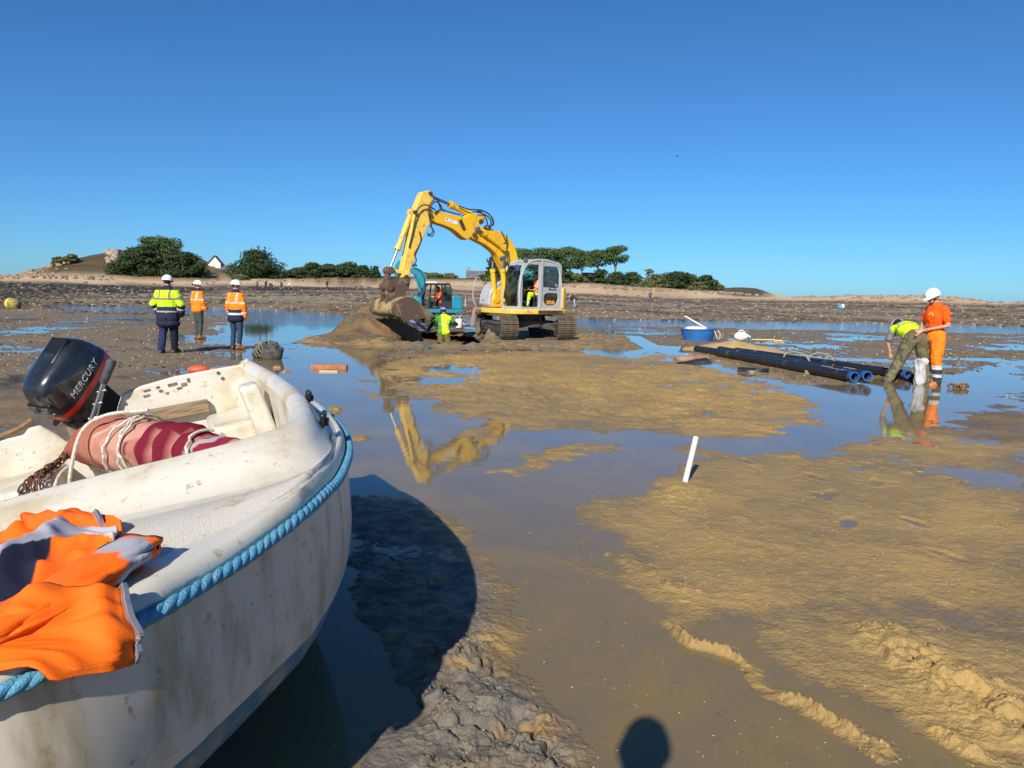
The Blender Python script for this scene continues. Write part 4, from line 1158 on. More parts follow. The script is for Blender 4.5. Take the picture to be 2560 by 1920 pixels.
    sp = mb.build('side_panel', M_CABGREY, cab, bev=.008)
    mb = MB(); sheet(mb, rrect(-.77, -.06, 1.75, 2.47, [.08, .18, .05, .05]), YL - .012, YL - .004); mb.build('rear_window', M_GLASS_DK, cab)
    mb = MB(); sheet(mb, rrect(-.73, -.09, 1.15, 1.59, [.16, .12, .24, .20]), YL - .012, YL - .004); mb.build('lower_window', M_GLASS_DK, cab)
    mb = MB(); sheet(mb, rrect(-.58, -.22, 1.20, 1.32, .03), YL - .002, YL + .004); mb.build('warning_sticker', P('orange_sticker', (.75, .33, .02), .5, var=(.10, .06, .02), vscale=22, lo=.5, hi=.56), cab)
    mb = MB()
    ring_panel(mb, rrect(.05, .87, 1.05, 2.60, [.34, .04, .02, .04]), rrect(.12, .80, 1.10, 2.50, [.34, .06, .06, .06]), YL - .03, YL + .025)
    mb.build('door_frame', M_CABGREY, cab, bev=.008)
    # windscreen on the sloping front
    fx = lambda z: float(np.interp(z, [1.05, 1.55, 2.0, 2.32, 2.52], [.87, .90, .86, .76, .60]))
    ff = lambda yv, d, z: (fx(z) + d, yv, z)
    def rr2(y0, y1, z0, z1, r):
        base = rrect(y0, y1, z0, z1, r)
        out = []
        for a, b in zip(base, base[1:] + base[:1]):
            L_ = math.hypot(a[0] - b[0], a[1] - b[1]); k = max(1, int(L_ / .12))
            out += [(a[0] + (b[0] - a[0]) * i / k, a[1] + (b[1] - a[1]) * i / k) for i in range(k)]
        return out
    mb = MB()
    ou = rr2(YR, YL, 1.05, 2.54, .08); cy, cz = (YL + YR) / 2, 1.8
    inn = [(cy + (p[0] - cy) * .86, cz + (p[1] - cz) * .91) for p in ou]
    ring_panel(mb, ou, inn, -.03, .03, fn=ff)
    mb.build('windscreen_frame', M_CABGREY, cab, smooth=50)
    mb = MB(); mb.grid([[(fx(z) + .004, cy + s * .42, z) for s in (-1, -.5, 0, .5, 1)] for z in np.linspace(1.13, 2.46, 12)]); mb.build('windscreen', M_GLASS, cab, smooth=60)
    mb = MB(); sheet(mb, rrect(-.78, .78, 1.12, 2.46, .1), YR - .01, YR); mb.build('far_side_window', M_GLASS, cab)
    mb = MB(); mb.box((-.80, .44, 1.40), (.05, .9, .6)); mb.box((0, .44, 1.05), (1.6, .92, .06)); mb.build('cab_floor', M_DARK, cab)
    mb = MB(); mb.grid([[(-.86 + .06 * (z > 2.2), cy + s * .42, z) for s in (-1, 1)] for z in (1.7, 2.1, 2.4)]); mb.build('back_window', M_GLASS, cab)
    mb = MB(); mb.box((-.28, .44, 1.42), (.52, .50, .16)); mb.box((-.50, .44, 1.78), (.14, .48, .70), Matrix.Rotation(R(-10), 3, 'Y')); mb.box((-.56, .44, 2.2), (.10, .26, .18)); mb.box((-.30, .44, 1.2), (.44, .42, .34)); mb.build('seat', M_SEAT, cab, bev=.04)
    mb = MB(); mb.box((-.05, .12, 1.45), (.5, .12, .35)); mb.box((.62, .2, 1.3), (.12, .16, .5)); mb.tube([(.1, .70, 1.25), (.12, .70, 1.62)], .022, 6); mb.tube([(.45, .5, 1.08), (.40, .5, 1.75)], .02, 6); mb.build('controls', M_SEAT, cab, bev=.02)
    mb = MB(); mb.tube(spline([(-.55, YL + .03, 1.70), (-.53, YL + .09, 1.76), (-.33, YL + .09, 1.76), (-.31, YL + .03, 1.70)], 14), .016, 6); mb.build('grab_handle', M_BLACK, cab)
    mb = MB(); mb.cyl((.62, .90, 2.60), (.72, .95, 2.60), .065, 12); mb.build('work_lamp', M_DARK, cab)
    mb = MB(); mb.box((.95, .86, 2.38), (.03, .18, .20)); mb.build('mirror', P('blue_mirror', (.02, .07, .28), .15), cab, bev=.015)
    # ---- front gear
    BW = .17
    lower = [(-.05, 1.15), (.03, 1.59), (.01, 1.99), (.12, 2.5), (.19, 2.72), (.27, 2.97), (.4, 3.21), (.6, 3.41), (.86, 3.55), (1.24, 3.65), (1.61, 3.70), (1.86, 3.68), (2.14, 3.47), (2.2, 3.36), (1.85, 3.23), (1.54, 3.12), (1.29, 2.98), (1.10, 2.84), (1.0, 2.66), (.83, 2.41), (.70, 2.15), (.56, 1.87), (.40, 1.55), (.30, 1.1)]
    mb = MB(); mb.prism(lower, BY - BW, BY + BW)
    lb = mb.build('boom', M_YEL, root, bev=.02)
    mb = MB()
    for q in ((2.02, 3.42), (1.78, 3.86), (.15, 1.25)): mb.cyl((q[0], BY - .26, q[1]), (q[0], BY + .26, q[1]), .075, 16)
    mb.build('pin', M_DARK, lb)
    upper = [(3.58, 4.05), (3.39, 4.09), (3.16, 4.05), (2.64, 3.98), (2.36, 3.95), (2.28, 4.05), (2.11, 4.10), (1.86, 4.09), (1.66, 3.98), (1.62, 3.84), (1.8, 3.74), (1.92, 3.58), (2.10, 3.36), (2.28, 3.24), (2.45, 3.32), (2.69, 3.48), (2.87, 3.57), (3.16, 3.65), (3.44, 3.70), (3.62, 3.80), (3.70, 3.95)]
    mb = MB(); mb.prism(upper, BY - BW - .012, BY + BW + .012)
    ub = mb.build('boom_extension', M_YEL, root, bev=.02)
    F = BY + BW + .014
    mb = MB(); mb.prism([(3.10, 3.90), (2.66, 3.79), (2.68, 3.70), (3.12, 3.80)], F, F + .004); pl_ = mb.build('logo_plate', P('white_plate', (.80, .78, .82), .4, var=(.62, .58, .70), vscale=9), ub)
    mb = MB(); mb.cyl((3.05, F + .003, 3.845), (3.05, F + .008, 3.845), .032, 16); mb.bar((2.99, F + .006, 3.822), (2.80, F + .006, 3.778), .003, .014); mb.build('logo_mark', P('blue_mark', (.05, .22, .55), .5), pl_)
    mb = MB(); mb.bar((2.60, F + .05, 3.86), (2.46, F + .05, 3.60), .06, .12); mb.build('boom_lamp', M_DARK, ub, bev=.02)
    arm = [(3.73, 4.68), (3.59, 4.67), (3.53, 4.56), (3.58, 4.12), (3.53, 3.79), (3.75, 3.54), (4.02, 2.9), (4.24, 2.45), (4.40, 2.04), (4.47, 1.80), (4.66, 1.86), (4.58, 2.35), (4.45, 2.83), (4.30, 3.52), (4.24, 3.88), (4.20, 4.05), (3.98, 4.54), (3.92, 4.63)]
    mb = MB(); mb.prism(arm, BY - .14, BY + .14)
    am = mb.build('dipper_arm', M_YEL_PALE, root, bev=.018)
    mb = MB()
    for q in ((3.66, 4.60, .2), (3.66, 3.92, .24), (4.20, 3.98, .22), (4.50, 1.98, .22)): mb.cyl((q[0], BY - q[2], q[1]), (q[0], BY + q[2], q[1]), .06, 16)
    mb.build('pin', M_DARK, am)
    def ram(name, a, m_, b, rb, rr, y=BY, mat=M_YEL):
        mb = MB(); mb.tube([(a[0], y, a[1]), (m_[0], y, m_[1])], rb, 16)
        d = (Vector((m_[0], 0, m_[1])) - Vector((a[0], 0, a[1]))).normalized()
        mb.tube([Vector((m_[0], y, m_[1])) - d * .12, Vector((m_[0], y, m_[1]))], rb * 1.22, 16)
        mb.cyl((a[0], y - rb * 1.3, a[1]), (a[0], y + rb * 1.3, a[1]), rb * 1.3, 14)
        o = mb.build(name, mat, root)
        mb = MB(); mb.tube([(m_[0], y, m_[1]), (b[0], y, b[1])], rr, 14); mb.cyl((b[0], y - rb, b[1]), (b[0], y + rb, b[1]), rr * 1.9, 14); mb.build('piston_rod', M_CHROME, o)
        return o
    ram('arm_cylinder', (1.70, 3.97), (2.86, 4.34), (3.60, 4.55), .10, .045)
    ram('bucket_cylinder', (4.24, 3.98), (4.72, 2.81), (5.02, 2.13), .085, .038, mat=M_YEL_PALE)
    for s in (-1, 1):
        ram('boom_cylinder', (.80, 1.30), (.94, 2.36), (.92, 2.70), .085, .045, BY + s * .30)
        ram('adjusting_cylinder', (.90, 3.06), (1.70, 3.50), (1.94, 3.60), .085, .04, BY + s * .24)
    # linkage, hitch and ditching bucket
    mb = MB(); mb.bar((4.43, BY, 2.10), (5.03, BY, 2.16), .26, .11); mb.cyl((4.43, BY - .18, 2.10), (4.43, BY + .18, 2.10), .09, 14); mb.build('link', M_YEL_PALE, root, bev=.02)
    mb = MB(); mb.bar((5.03, BY, 2.16), (5.12, BY, 1.70), .20, .13); mb.cyl((5.03, BY - .2, 2.16), (5.03, BY + .2, 2.16), .12, 14); mb.build('tipping_link', M_BUCKET, root, bev=.02)
    mb = MB()
    for s in (-1, 1):
        mb.prism([(4.36, 1.95), (4.62, 1.98), (5.14, 1.86), (5.22, 1.52), (5.20, 1.22), (4.98, 1.14), (4.86, 1.30), (4.60, 1.42), (4.42, 1.62)], BY + s * .17 - .035, BY + s * .17 + .035)
    mb.cyl((5.10, BY - .26, 1.66), (5.10, BY + .26, 1.66), .13, 16); mb.cyl((4.50, BY - .26, 1.84), (4.50, BY + .26, 1.84), .09, 16)
    mb.prism([(4.70, 1.40), (5.16, 1.40), (5.12, 1.62), (4.74, 1.66)], BY - .14, BY + .14)
    mb.build('quick_hitch', M_BUCKET, root, bev=.015)
    mb = MB()
    sec = [(4.55, 1.34), (4.80, 1.36), (5.08, 1.26), (5.26, 1.08), (5.28, .90), (5.12, .78), (4.82, .71), (4.45, .69), (4.10, .74), (3.85, .82)]
    S_ = spline(sec, 30)
    y0, y1 = BY - .78, BY + .74
    inn = []
    for k, p in enumerate(S_):
        t = S_[min(k + 1, 29)] - S_[max(k - 1, 0)]; t /= np.linalg.norm(t); nrm = np.array([t[1], -t[0]])
        inn.append(p + nrm * .05 * (1 if nrm @ (np.array([4.55, 1.0]) - p) > 0 else -1))
    ys = np.linspace(y0, y1, 9)
    mb.grid([[(p[0], yv, p[1]) for p in S_] for yv in ys]); mb.grid([[(p[0], yv, p[1]) for p in inn] for yv in ys], flip=True)
    poly = [tuple(p) for p in S_]
    for yv in (y0, y1): mb.prism(poly, yv - .02, yv + .02, 1)
    mb.prism([(3.80, .80), (3.92, .86), (4.2, .80), (4.1, .74)], y0, y1)
    bk = mb.build('bucket', [M_BUCKET_MUD, M_BUCKET], root, smooth=50)
    mb = MB()
    for s in (-1, 1): mb.prism([(4.62, 1.34), (4.80, 1.52), (5.16, 1.40), (5.24, 1.10), (5.0, 1.26)], BY + s * .22 - .03, BY + s * .22 + .03)
    mb.build('bucket_ear', M_BUCKET, bk)
    # hoses
    yo = BY + .2
    tubes('hoses', root, M_BLACK, [
        [(2.6, yo - .05, 4.30), (2.25, yo, 4.22), (1.80, yo + .05, 4.22), (1.42, yo, 4.10), (1.30, yo, 3.85), (1.45, yo, 3.66), (1.66, yo, 3.68)],
        [(1.95, yo + .03, 4.20), (1.65, yo + .05, 4.18), (1.38, yo + .06, 4.02), (1.30, yo + .05, 3.80), (1.50, yo + .05, 3.70)],
        [(1.95, yo - .30, 4.18), (1.60, yo - .3, 4.20), (1.36, yo - .3, 4.00), (1.34, yo - .3, 3.78), (1.55, yo - .3, 3.68)],
        [(2.0, yo + .05, 4.16), (1.72, yo + .08, 4.10), (1.48, yo + .08, 3.98), (1.42, yo + .06, 3.80), (1.6, yo + .04, 3.70)],
        [(3.3, yo, 4.10), (3.45, yo + .08, 4.38), (3.58, yo + .1, 4.42), (3.72, yo + .06, 4.25), (3.78, yo, 4.0)],
        [(3.2, yo, 4.08), (3.42, yo + .1, 4.30), (3.60, yo + .12, 4.33), (3.74, yo + .08, 4.12), (3.70, yo, 3.8), (3.62, yo, 3.60)],
        [(3.50, yo, 4.10), (3.85, yo + .05, 4.22), (4.12, yo + .05, 4.10), (4.22, yo, 3.7), (4.30, yo - .02, 3.3), (4.42, yo - .02, 2.9)],
        [(3.68, yo, 3.62), (3.58, yo + .06, 3.42), (3.64, yo + .05, 3.28), (3.78, yo, 3.30)],
        [(3.70, yo, 3.62), (3.62, yo + .06, 3.45), (3.70, yo + .05, 3.33), (3.80, yo, 3.36)],
        [(4.05, yo - .03, 3.4), (4.0, yo - .02, 3.15), (4.1, yo - .02, 2.9), (4.22, yo - .02, 2.7), (4.16, yo - .02, 2.5), (4.30, yo - .03, 2.3)],
        [(2.55, yo, 4.02), (2.9, yo, 4.06), (3.3, yo, 4.12), (3.55, yo + .03, 4.0)],
        [(.95, yo, 3.6), (.85, yo + .08, 3.35), (.80, yo + .08, 3.2), (.86, yo + .06, 3.10)],
        [(.75, yo, 3.5), (.78, yo + .08, 3.3), (.9, yo + .08, 3.18)],
        [(.83, yo + .15, 3.12), (.78, yo + .16, 2.7), (.70, yo + .14, 2.2), (.62, yo + .12, 1.7)]], .021)
    return root
yellow_excavator()

# its driver
dr, J = person('excavator driver in orange vest and lime trousers seated in the pale grey cab', (.36 + .0, 26.4, .98), R(126),
    dict(pelvis=(-.44, -.26, .54), chest=(-.44, -.30, .86), neck=(-.44, -.27, 1.07), head=(-.44, -.21, 1.24), sh_l=(-.62, -.28, 1.0), sh_r=(-.26, -.28, 1.0),
         el_l=(-.68, -.14, .76), el_r=(-.20, -.14, .76), wr_l=(-.62, .10, .72), wr_r=(-.28, .10, .72), hip_l=(-.53, -.22, .52), hip_r=(-.35, -.22, .52),
         kn_l=(-.56, .18, .56), kn_r=(-.32, .18, .56), an_l=(-.56, .30, .18), an_r=(-.32, .30, .18), toe_l=(-.56, .44, .13), toe_r=(-.32, .44, .13), look=(-.1, 1, -.15)), .96)
wear_top(dr, J, 'pullover', (.035, .018, .022), [], .016, 1.0, 0, .62, collar=True)
wear_top(dr, J, 'vest', (.95, .16, .03), [(lambda c: np.abs(c[:, 2] - .86) < .03, (.90, .42, .30)), (lambda c: np.abs(np.abs(c[:, 0] + .44) - .10) < .022, (.90, .45, .32))], .032, 1.0, 0, .03, collar=False)
wear_trousers(dr, J, (.50, .70, .03), [(lambda c: c[:, 0] > -.40, (.03, .03, .03)), (lambda c: np.abs(c[:, 2] - .30) < .03, REFL)], .02)
boots(J, dr, M_BOOT_DARK)

def teal_excavator():
    root = empty('excavator', (-3.4, 34.3, -.02), R(200))
    tag(root, 'smaller teal crawler excavator with dark cab behind the trench', 'excavator')
    for off in (-.62, .62): make_track(root, R(20), off, 1.9, .52, .36, 30)
    mb = MB(); mb.cyl((0, 0, .35), (0, 0, .66), .45, 20); mb.box((0, 0, .42), (.9, 1.1, .16)); mb.build('undercarriage', M_DARK, root)
    mb = MB(); mb.prism(rrect(-.95, 1.05, .64, .80, .05), -.85, .72); mb.build('revolving_frame', M_TEAL, root, bev=.02)
    mb = MB(); mb.prism(rrect(-.95, -.46, .80, 1.42, [.12, .22, .05, .05]), -.85, .70); mb.build('counterweight', M_TEAL, root, bev=.04)
    mb = MB(); mb.prism([(.55, .8), (1.12, .8), (1.15, 1.15), (1.0, 1.36), (.6, 1.4)], -.85, -.15); mb.build('side_cover', M_TEAL, root, bev=.04)
    mb = MB(); mb.prism([(.90, .8), (1.14, .82), (1.14, 1.2), (1.02, 1.34), (.90, 1.30)], .55, .70); mb.build('front_fender', M_TEAL, root, bev=.03)
    cab = empty('cab'); cab.parent = root
    prof = [(.90, .82), (.92, 1.3), (.72, 1.76), (.60, 1.88), (-.30, 1.90), (-.40, 1.80), (-.46, 1.25), (-.46, .82)]
    mb = MB()
    for yy in (-.20, .66):
        mb.tube([(p[0], yy, p[1]) for p in prof] + [(.90, yy, .82)], .035, 6)
        mb.bar((.36, yy, .82), (.28, yy, 1.88), .07, .05, up=(1, 0, 0)); mb.bar((-.02, yy, .82), (.0, yy, 1.88), .08, .05, up=(1, 0, 0))
    mb.prism([(.62, 1.87), (.60, 1.92), (-.30, 1.95), (-.42, 1.86), (-.36, 1.84)], -.22, .68)
    mb.prism(rrect(-.46, 0, .82, 1.15, .03), .64, .67); mb.box((-.44, .23, 1.1), (.04, .86, .55)); mb.box((.2, .23, .82), (1.3, .86, .05))
    mb.build('cab_frame', P('charcoal_cab_paint', (.035, .038, .042), .4), cab)
    mb = MB(); mb.box((.45, .56, 1.97), (.50, .10, .05)); mb.build('light_bar', P('white_light_bar', (.75, .75, .72), .4), cab)
    mb = MB(); mb.grid([[(.92, -.18, .86), (.92, .64, .86)], [(.92, -.18, 1.3), (.92, .64, 1.3)], [(.73, -.18, 1.74), (.73, .64, 1.74)]]); mb.build('windscreen', M_GLASS, cab)
    mb = MB(); mb.prism(rrect(-.42, -.04, 1.16, 1.80, .05), .645, .652); mb.build('rear_window', M_GLASS_DK, cab)
    mb = MB(); mb.prism(rrect(.40, .86, .86, 1.28, .05), .645, .652); mb.build('side_window', M_GLASS, cab)
    mb = MB(); mb.box((.02, .23, 1.0), (.4, .4, .12)); mb.box((-.2, .23, 1.3), (.1, .4, .5)); mb.build('seat', M_SEAT, cab, bev=.03)
    BY = -.2
    boom = [(.66, .95), (.58, 1.36), (.47, 1.90), (.52, 2.24), (.65, 2.44), (.88, 2.57), (1.20, 2.60), (1.70, 2.62), (1.78, 2.50), (1.33, 2.42), (1.10, 2.34), (.96, 2.20), (.87, 1.95), (.82, 1.45), (.86, .95)]
    mb = MB(); mb.prism(boom, BY - .11, BY + .11); b_ = mb.build('boom', M_TEAL, root, bev=.015)
    mb = MB(); mb.cyl((1.2, BY - .12, 2.72), (.9, BY - .12, 2.70), .05, 12); mb.cyl((.70, BY + .16, 1.3), (.98, BY + .16, 2.1), .055, 12); mb.build('cylinder', M_TEAL, root)
    arm = [(1.62, 2.85), (1.74, 2.90), (1.88, 2.74), (1.92, 2.4), (1.90, 1.9), (1.62, 1.35), (1.50, 1.42), (1.62, 1.9), (1.68, 2.4)]
    mb = MB(); mb.prism(arm, BY - .08, BY + .08); mb.build('dipper_arm', M_TEAL, root, bev=.015)
    mb = MB(); mb.prism([(1.45, 1.45), (1.75, 1.5), (1.95, 1.2), (1.85, .85), (1.5, .75), (1.35, .95), (1.55, 1.1)], BY - .3, BY + .3); mb.build('bucket', M_BUCKET, root, bev=.02)
    tubes('hoses', root, M_BLACK, [[(.62, BY + .1, 1.7), (.62, BY + .16, 2.1), (.8, BY + .16, 2.45), (1.1, BY + .14, 2.62)], [(1.1, BY + .1, 2.62), (1.02, BY + .1, 2.76), (.95, BY + .1, 2.66)]], .018)
    return root
teal_excavator()
d2, J = person('driver in bright orange seated inside the dark cab of the teal excavator', (-3.4, 34.3, .68), R(110),
    dict(pelvis=(-.24, .0, .42), chest=(-.24, -.04, .74), neck=(-.24, -.0, .95), head=(-.24, .05, 1.10), sh_l=(-.42, -.02, .88), sh_r=(-.06, -.02, .88),
         el_l=(-.50, .1, .66), el_r=(.0, .1, .66), wr_l=(-.44, .36, .68), wr_r=(-.06, .34, .68), hip_l=(-.33, .03, .40), hip_r=(-.15, .03, .40),
         kn_l=(-.36, .40, .42), kn_r=(-.12, .40, .42), an_l=(-.36, .5, .10), an_r=(-.12, .5, .10), toe_l=(-.36, .62, .06), toe_r=(-.12, .62, .06), look=(0, 1, -.2)), .90)
wear_top(d2, J, 'jacket', (.95, .12, .02), [(lambda c: np.abs(c[:, 2] - .70) < .02, (.85, .35, .2))], .03, 1.0, 0, 1.0, collar=False)
wear_trousers(d2, J, (.03, .03, .035), [], .02); boots(J, d2, M_BOOT_DARK)

# ------------------------------------------------------------------ dinghy lying on the mud
_yaw, _heel, _trim = R(156.5), R(13.5), R(1.0)
_f = Vector((math.sin(_yaw), math.cos(_yaw), 0)); _l = Vector((-math.cos(_yaw), math.sin(_yaw), 0)); _k = Vector((0, 0, 1))
_f2 = _f * math.cos(_trim) + _k * math.sin(_trim); _k2 = _k * math.cos(_trim) - _f * math.sin(_trim)
_l2 = _l * math.cos(_heel) + _k2 * math.sin(_heel); _k3 = _k2 * math.cos(_heel) - _l * math.sin(_heel)
BR = Matrix((_f2, _l2, _k3)).transposed()
B_O = Vector((-2.16, 4.41, .909)) + BR @ Vector((0, -.27, 0))       # top of the transom on the centreline
BASE = Vector((1.6, 0, -.90))
_bm = BR.to_4x4(); _bm.translation = B_O + BR @ BASE
boat = empty('dinghy', mat=_bm)
tag(boat, 'small white open boat with blue rope fender, heeled over on the mud', 'boat')
def bl(u, v, h): return (u - BASE.x, v, h - BASE.z)
def bw(u, v, h): return B_O + BR @ Vector((u, v, h))

def gel_mat(name, col, dirt, streak=False):
    m, nt, b = new_mat(name)
    co = coords(nt)
    st = coords(nt, 'Object', (1.0, 1.0, .12) if streak else (1, 1, 1))
    n = noise_n(nt, st, 9.0 if streak else 3.2, 6, .62)
    c = mixc(nt, ramp_n(nt, n, .44, .72), col, dirt)
    c = mixc(nt, math_n(nt, 'MULTIPLY', ramp_n(nt, noise_n(nt, co, 22.0, 6, .75), .57, .68), .75), c, (.30, .22, .11))
    nt.links.new(c, b.inputs['Base Color'])
    b.inputs['Roughness'].default_value = .38
    nt.links.new(math_n(nt, 'MULTIPLY_ADD', ramp_n(nt, n, .45, .8), .3, .32), b.inputs['Roughness'])
    bump_n(nt, b, noise_n(nt, co, 5.0, 3), .05, .01)
    return m
M_GEL = gel_mat('white_gelcoat', (.62, .585, .50), (.44, .36, .22))
M_HULL = gel_mat('hull_gelcoat', (.66, .60, .50), (.40, .33, .21), True)
M_ANTI = P('blue_bottom_paint', (.05, .20, .32), .6, var=(.35, .33, .28), vscale=6, lo=.45, hi=.7)
def nonslip():
    m, nt, b = new_mat('nonslip_deck')
    co = coords(nt)
    v = nd(nt, 'ShaderNodeTexVoronoi'); v.inputs['Scale'].default_value = 190.0
    nt.links.new(co, v.inputs['Vector'])
    c = mixc(nt, ramp_n(nt, noise_n(nt, co, 6.0, 5, .65), .56, .66), (.64, .60, .515), (.44, .35, .20))
    c = mixc(nt, math_n(nt, 'MULTIPLY', ramp_n(nt, v.outputs['Distance'], .35, .75), .35), c, (.44, .39, .32))
    nt.links.new(c, b.inputs['Base Color']); b.inputs['Roughness'].default_value = .7
    bump_n(nt, b, v.outputs['Distance'], .35, .004)
    return m

NB = 90
def sym(c): # mirror a stern-to-bow half curve to a full rim
    c = np.array(c); m_ = c[::-1][1:].copy(); m_[:, 1] *= -1
    return np.vstack([c, m_])
gun = sym(spline([(-.02, 1.0, -.20), (.58, 1.12, -.22), (1.14, 1.12, -.22), (1.48, 1.10, -.21), (1.77, 1.07, -.20), (2.0, 1.03, -.20), (2.22, .975, -.19), (2.43, .91, -.18), (2.59, .85, -.16), (2.72, .79, -.15), (2.82, .74, -.14), (3.06, .56, -.13), (3.2, .45, -.11), (3.28, .39, -.10), (3.43, .22, -.08), (3.48, .08, -.07), (3.49, 0, -.07)], NB))
rim = sym(spline([(-.02, .90, .055), (.35, .95, .02), (.71, .98, 0), (1.45, .98, 0), (1.89, .95, 0), (2.12, .915, 0), (2.25, .86, 0), (2.31, .76, 0), (2.32, .64, 0), (2.30, .48, 0), (2.26, .3, 0), (2.23, .1, 0), (2.225, 0, 0)], NB))
base = sym(spline([(-.02, .95, -.15), (.71, 1.045, -.16), (1.45, 1.045, -.15), (1.9, 1.005, -.14), (2.2, .965, -.13), (2.42, .89, -.11), (2.54, .80, -.10), (2.56, .70, -.095), (2.55, .58, -.09), (2.50, .41, -.085), (2.45, .25, -.085), (2.42, .08, -.08), (2.415, 0, -.08)], NB))
def lerp(a, b, t): return a + (b - a) * t
def inset(c, d, dh=0.0):
    t = np.gradient(c[:, :2], axis=0); t /= np.linalg.norm(t, axis=1)[:, None] + 1e-9
    n = np.stack([t[:, 1], -t[:, 0]], 1)     # points inboard for a port-stern to bow to starboard rim
    ctr = np.array([1.2, 0.0]); s = np.sign(((ctr - c[:, :2]) * n).sum(1))[:, None]
    out = c.copy(); out[:, :2] += n * s * d; out[:, 2] += dh
    return out
def rows(*cs): return [[bl(*p) for p in c] for c in cs]
# hull
def hull_level(k, ku, h, bow):
    c = gun.copy()
    c[:, 1] *= k
    c[:, 0] = np.where(c[:, 0] > 1.2, 1.2 + (c[:, 0] - 1.2) * ku, c[:, 0])
    w = np.clip((c[:, 0] - 1.2) / (2.1 * ku), 0, 1)
    c[:, 2] = h + bow * w ** 2
    return c
lv = [gun, lerp(gun, hull_level(.985, .985, -.36, .12), .5), hull_level(.985, .985, -.36, .12), hull_level(.965, .962, -.50, .11), hull_level(.938, .934, -.598, .102)]
lv2 = [hull_level(.938, .934, -.598, .102), hull_level(.875, .87, -.71, .09), hull_level(.80, .81, -.785, .08), hull_level(.5, .7, -.85, .07), hull_level(.02, .55, -.90, .05)]
mb = MB(); mb.grid(rows(*lv), flip=True)
hull = mb.build('hull', M_HULL, boat, smooth=50)
mb = MB(); mb.grid(rows(*lv2), flip=True); mb.build('bottom', M_ANTI, hull, smooth=50)
mb = MB()
st_ = [(0.0, c[0][1], c[0][2]) for c in lv + lv2[1:]]
outer_t = [(v, h) for _, v, h in st_] + [(-v, h) for _, v, h in reversed(st_)]
mb.prism([(v, h) for v, h in outer_t], -.03, -.015, fn=lambda a, d, h: bl(d, a, h))
mb.build('stern', M_HULL, hull)
# deck, coaming and cockpit lining
def lip(d, dh):
    v = base[:, :2] - gun[:, :2]; w = np.linalg.norm(v, axis=1)[:, None]
    out = gun.copy(); out[:, :2] += v / w * np.minimum(d, .45 * w * d / .085); out[:, 2] += dh * np.clip(w[:, 0] / .10, .55, 1)
    return out
lip0 = inset(gun, -.006, .018); lip1 = lip(.012, .045); lip2 = lip(.045, .050); lip3 = lip(.085, .046)
fil = lerp(base, rim, .12); fil[:, 2] += -.012
w1 = lerp(base, rim, .5); w2 = lerp(base, rim, .86); w2[:, 2] += .006
top0 = rim.copy(); top0[:, 2] += -.004
top1 = inset(rim, .022, .008); top2 = inset(rim, .055, .004); top3 = inset(rim, .075, -.03)
mb = MB(); mb.grid(rows(gun, lip0, lip1, lip2, lip3, lerp(lip3, base, .5) + [0, 0, .012], base, fil, w1, w2, top0, top1, top2, top3))
deck = mb.build('deck', M_GEL, boat, smooth=60)
cin0 = inset(rim, .075, -.03); cin1 = inset(rim, .09, -.25); cin2 = inset(rim, .13, -.52); cin3 = inset(rim, .20, -.62)
mb = MB(); mb.grid(rows(cin0, cin1, cin2, cin3))
mb.add([bl(*p) for p in cin3], [tuple(range(len(cin3) - 1, -1, -1))])
mb.build('cockpit_lining', M_GEL, boat, smooth=60)
# textured foredeck panel
def sub(c, a, b): return c[a:b]
ia, ib = int(NB * .56), 2 * NB - 1 - int(NB * .56)
pa = lerp(lip3, base, .12); pb = lerp(lip3, base, .80)
midd = lerp(lip3, base, .5) + [0, 0, .012]
pa = lerp(lip3, midd, .30); pb = lerp(midd, base, .72); pm = midd.copy()
for c_ in (pa, pb, pm): c_[:, 2] += .003
pa0 = lerp(pa, pm, .04); pb0 = lerp(pb, pm, .06); pa[:, 2] -= .006; pb[:, 2] -= .006; pa0[:, 2] += .0; pb0[:, 2] += .0
mb = MB(); mb.grid(rows(sub(pa, ia, ib), sub(pa0, ia, ib), sub(pm, ia, ib), sub(pb0, ia, ib), sub(pb, ia, ib)))
mb.build('nonslip_panel', nonslip(), deck, smooth=60)
# transom seen from inside: shoulders and a motor cut-out
TT = [(.90, .045), (.88, .075), (.84, .045), (.60, .060), (.46, .068), (.28, .06), (.17, .045), (.13, -.02), (.08, -.12), (.05, -.15), (-.17, -.15), (-.20, -.10), (-.235, -.06), (-.27, -.02), (-.33, -.02), (-.36, -.05), (-.5, -.045), (-.9, -.02), (-.9, -.62), (.9, -.62)]
mb = MB(); mb.prism(TT, .0, .045, fn=lambda a, d, h: bl(d, a, h))
tr = mb.build('transom', M_GEL, boat, bev=.012)
mb = MB()
for v, h in ((.70, .028), (.715, -.01)): mb.cyl(bl(.044, v, h), bl(.052, v, h), .010, 10)
mb.build('bolt', M_CHROME, tr)
# painted registration, unreadable in the photograph: only its dark blocks
M_REG = P('faded_black_paint', (.10, .09, .085), .6, var=(.2, .19, .18), vscale=30)
mb = MB()
for (v, h, w, t) in ((.30, .048, .035, .012), (.36, .050, .02, .012), (.44, .046, .05, .016), (.50, .030, .03, .02), (.29, .018, .035, .012), (.37, .026, .02, .014), (.47, .015, .028, .012), (.40, .004, .016, .012), (.53, .048, .016, .024)):
    mb.box(bl(.0475, v, h - .02), (.003, w, t)); mb.build('registration_mark', M_REG, tr); mb = MB()
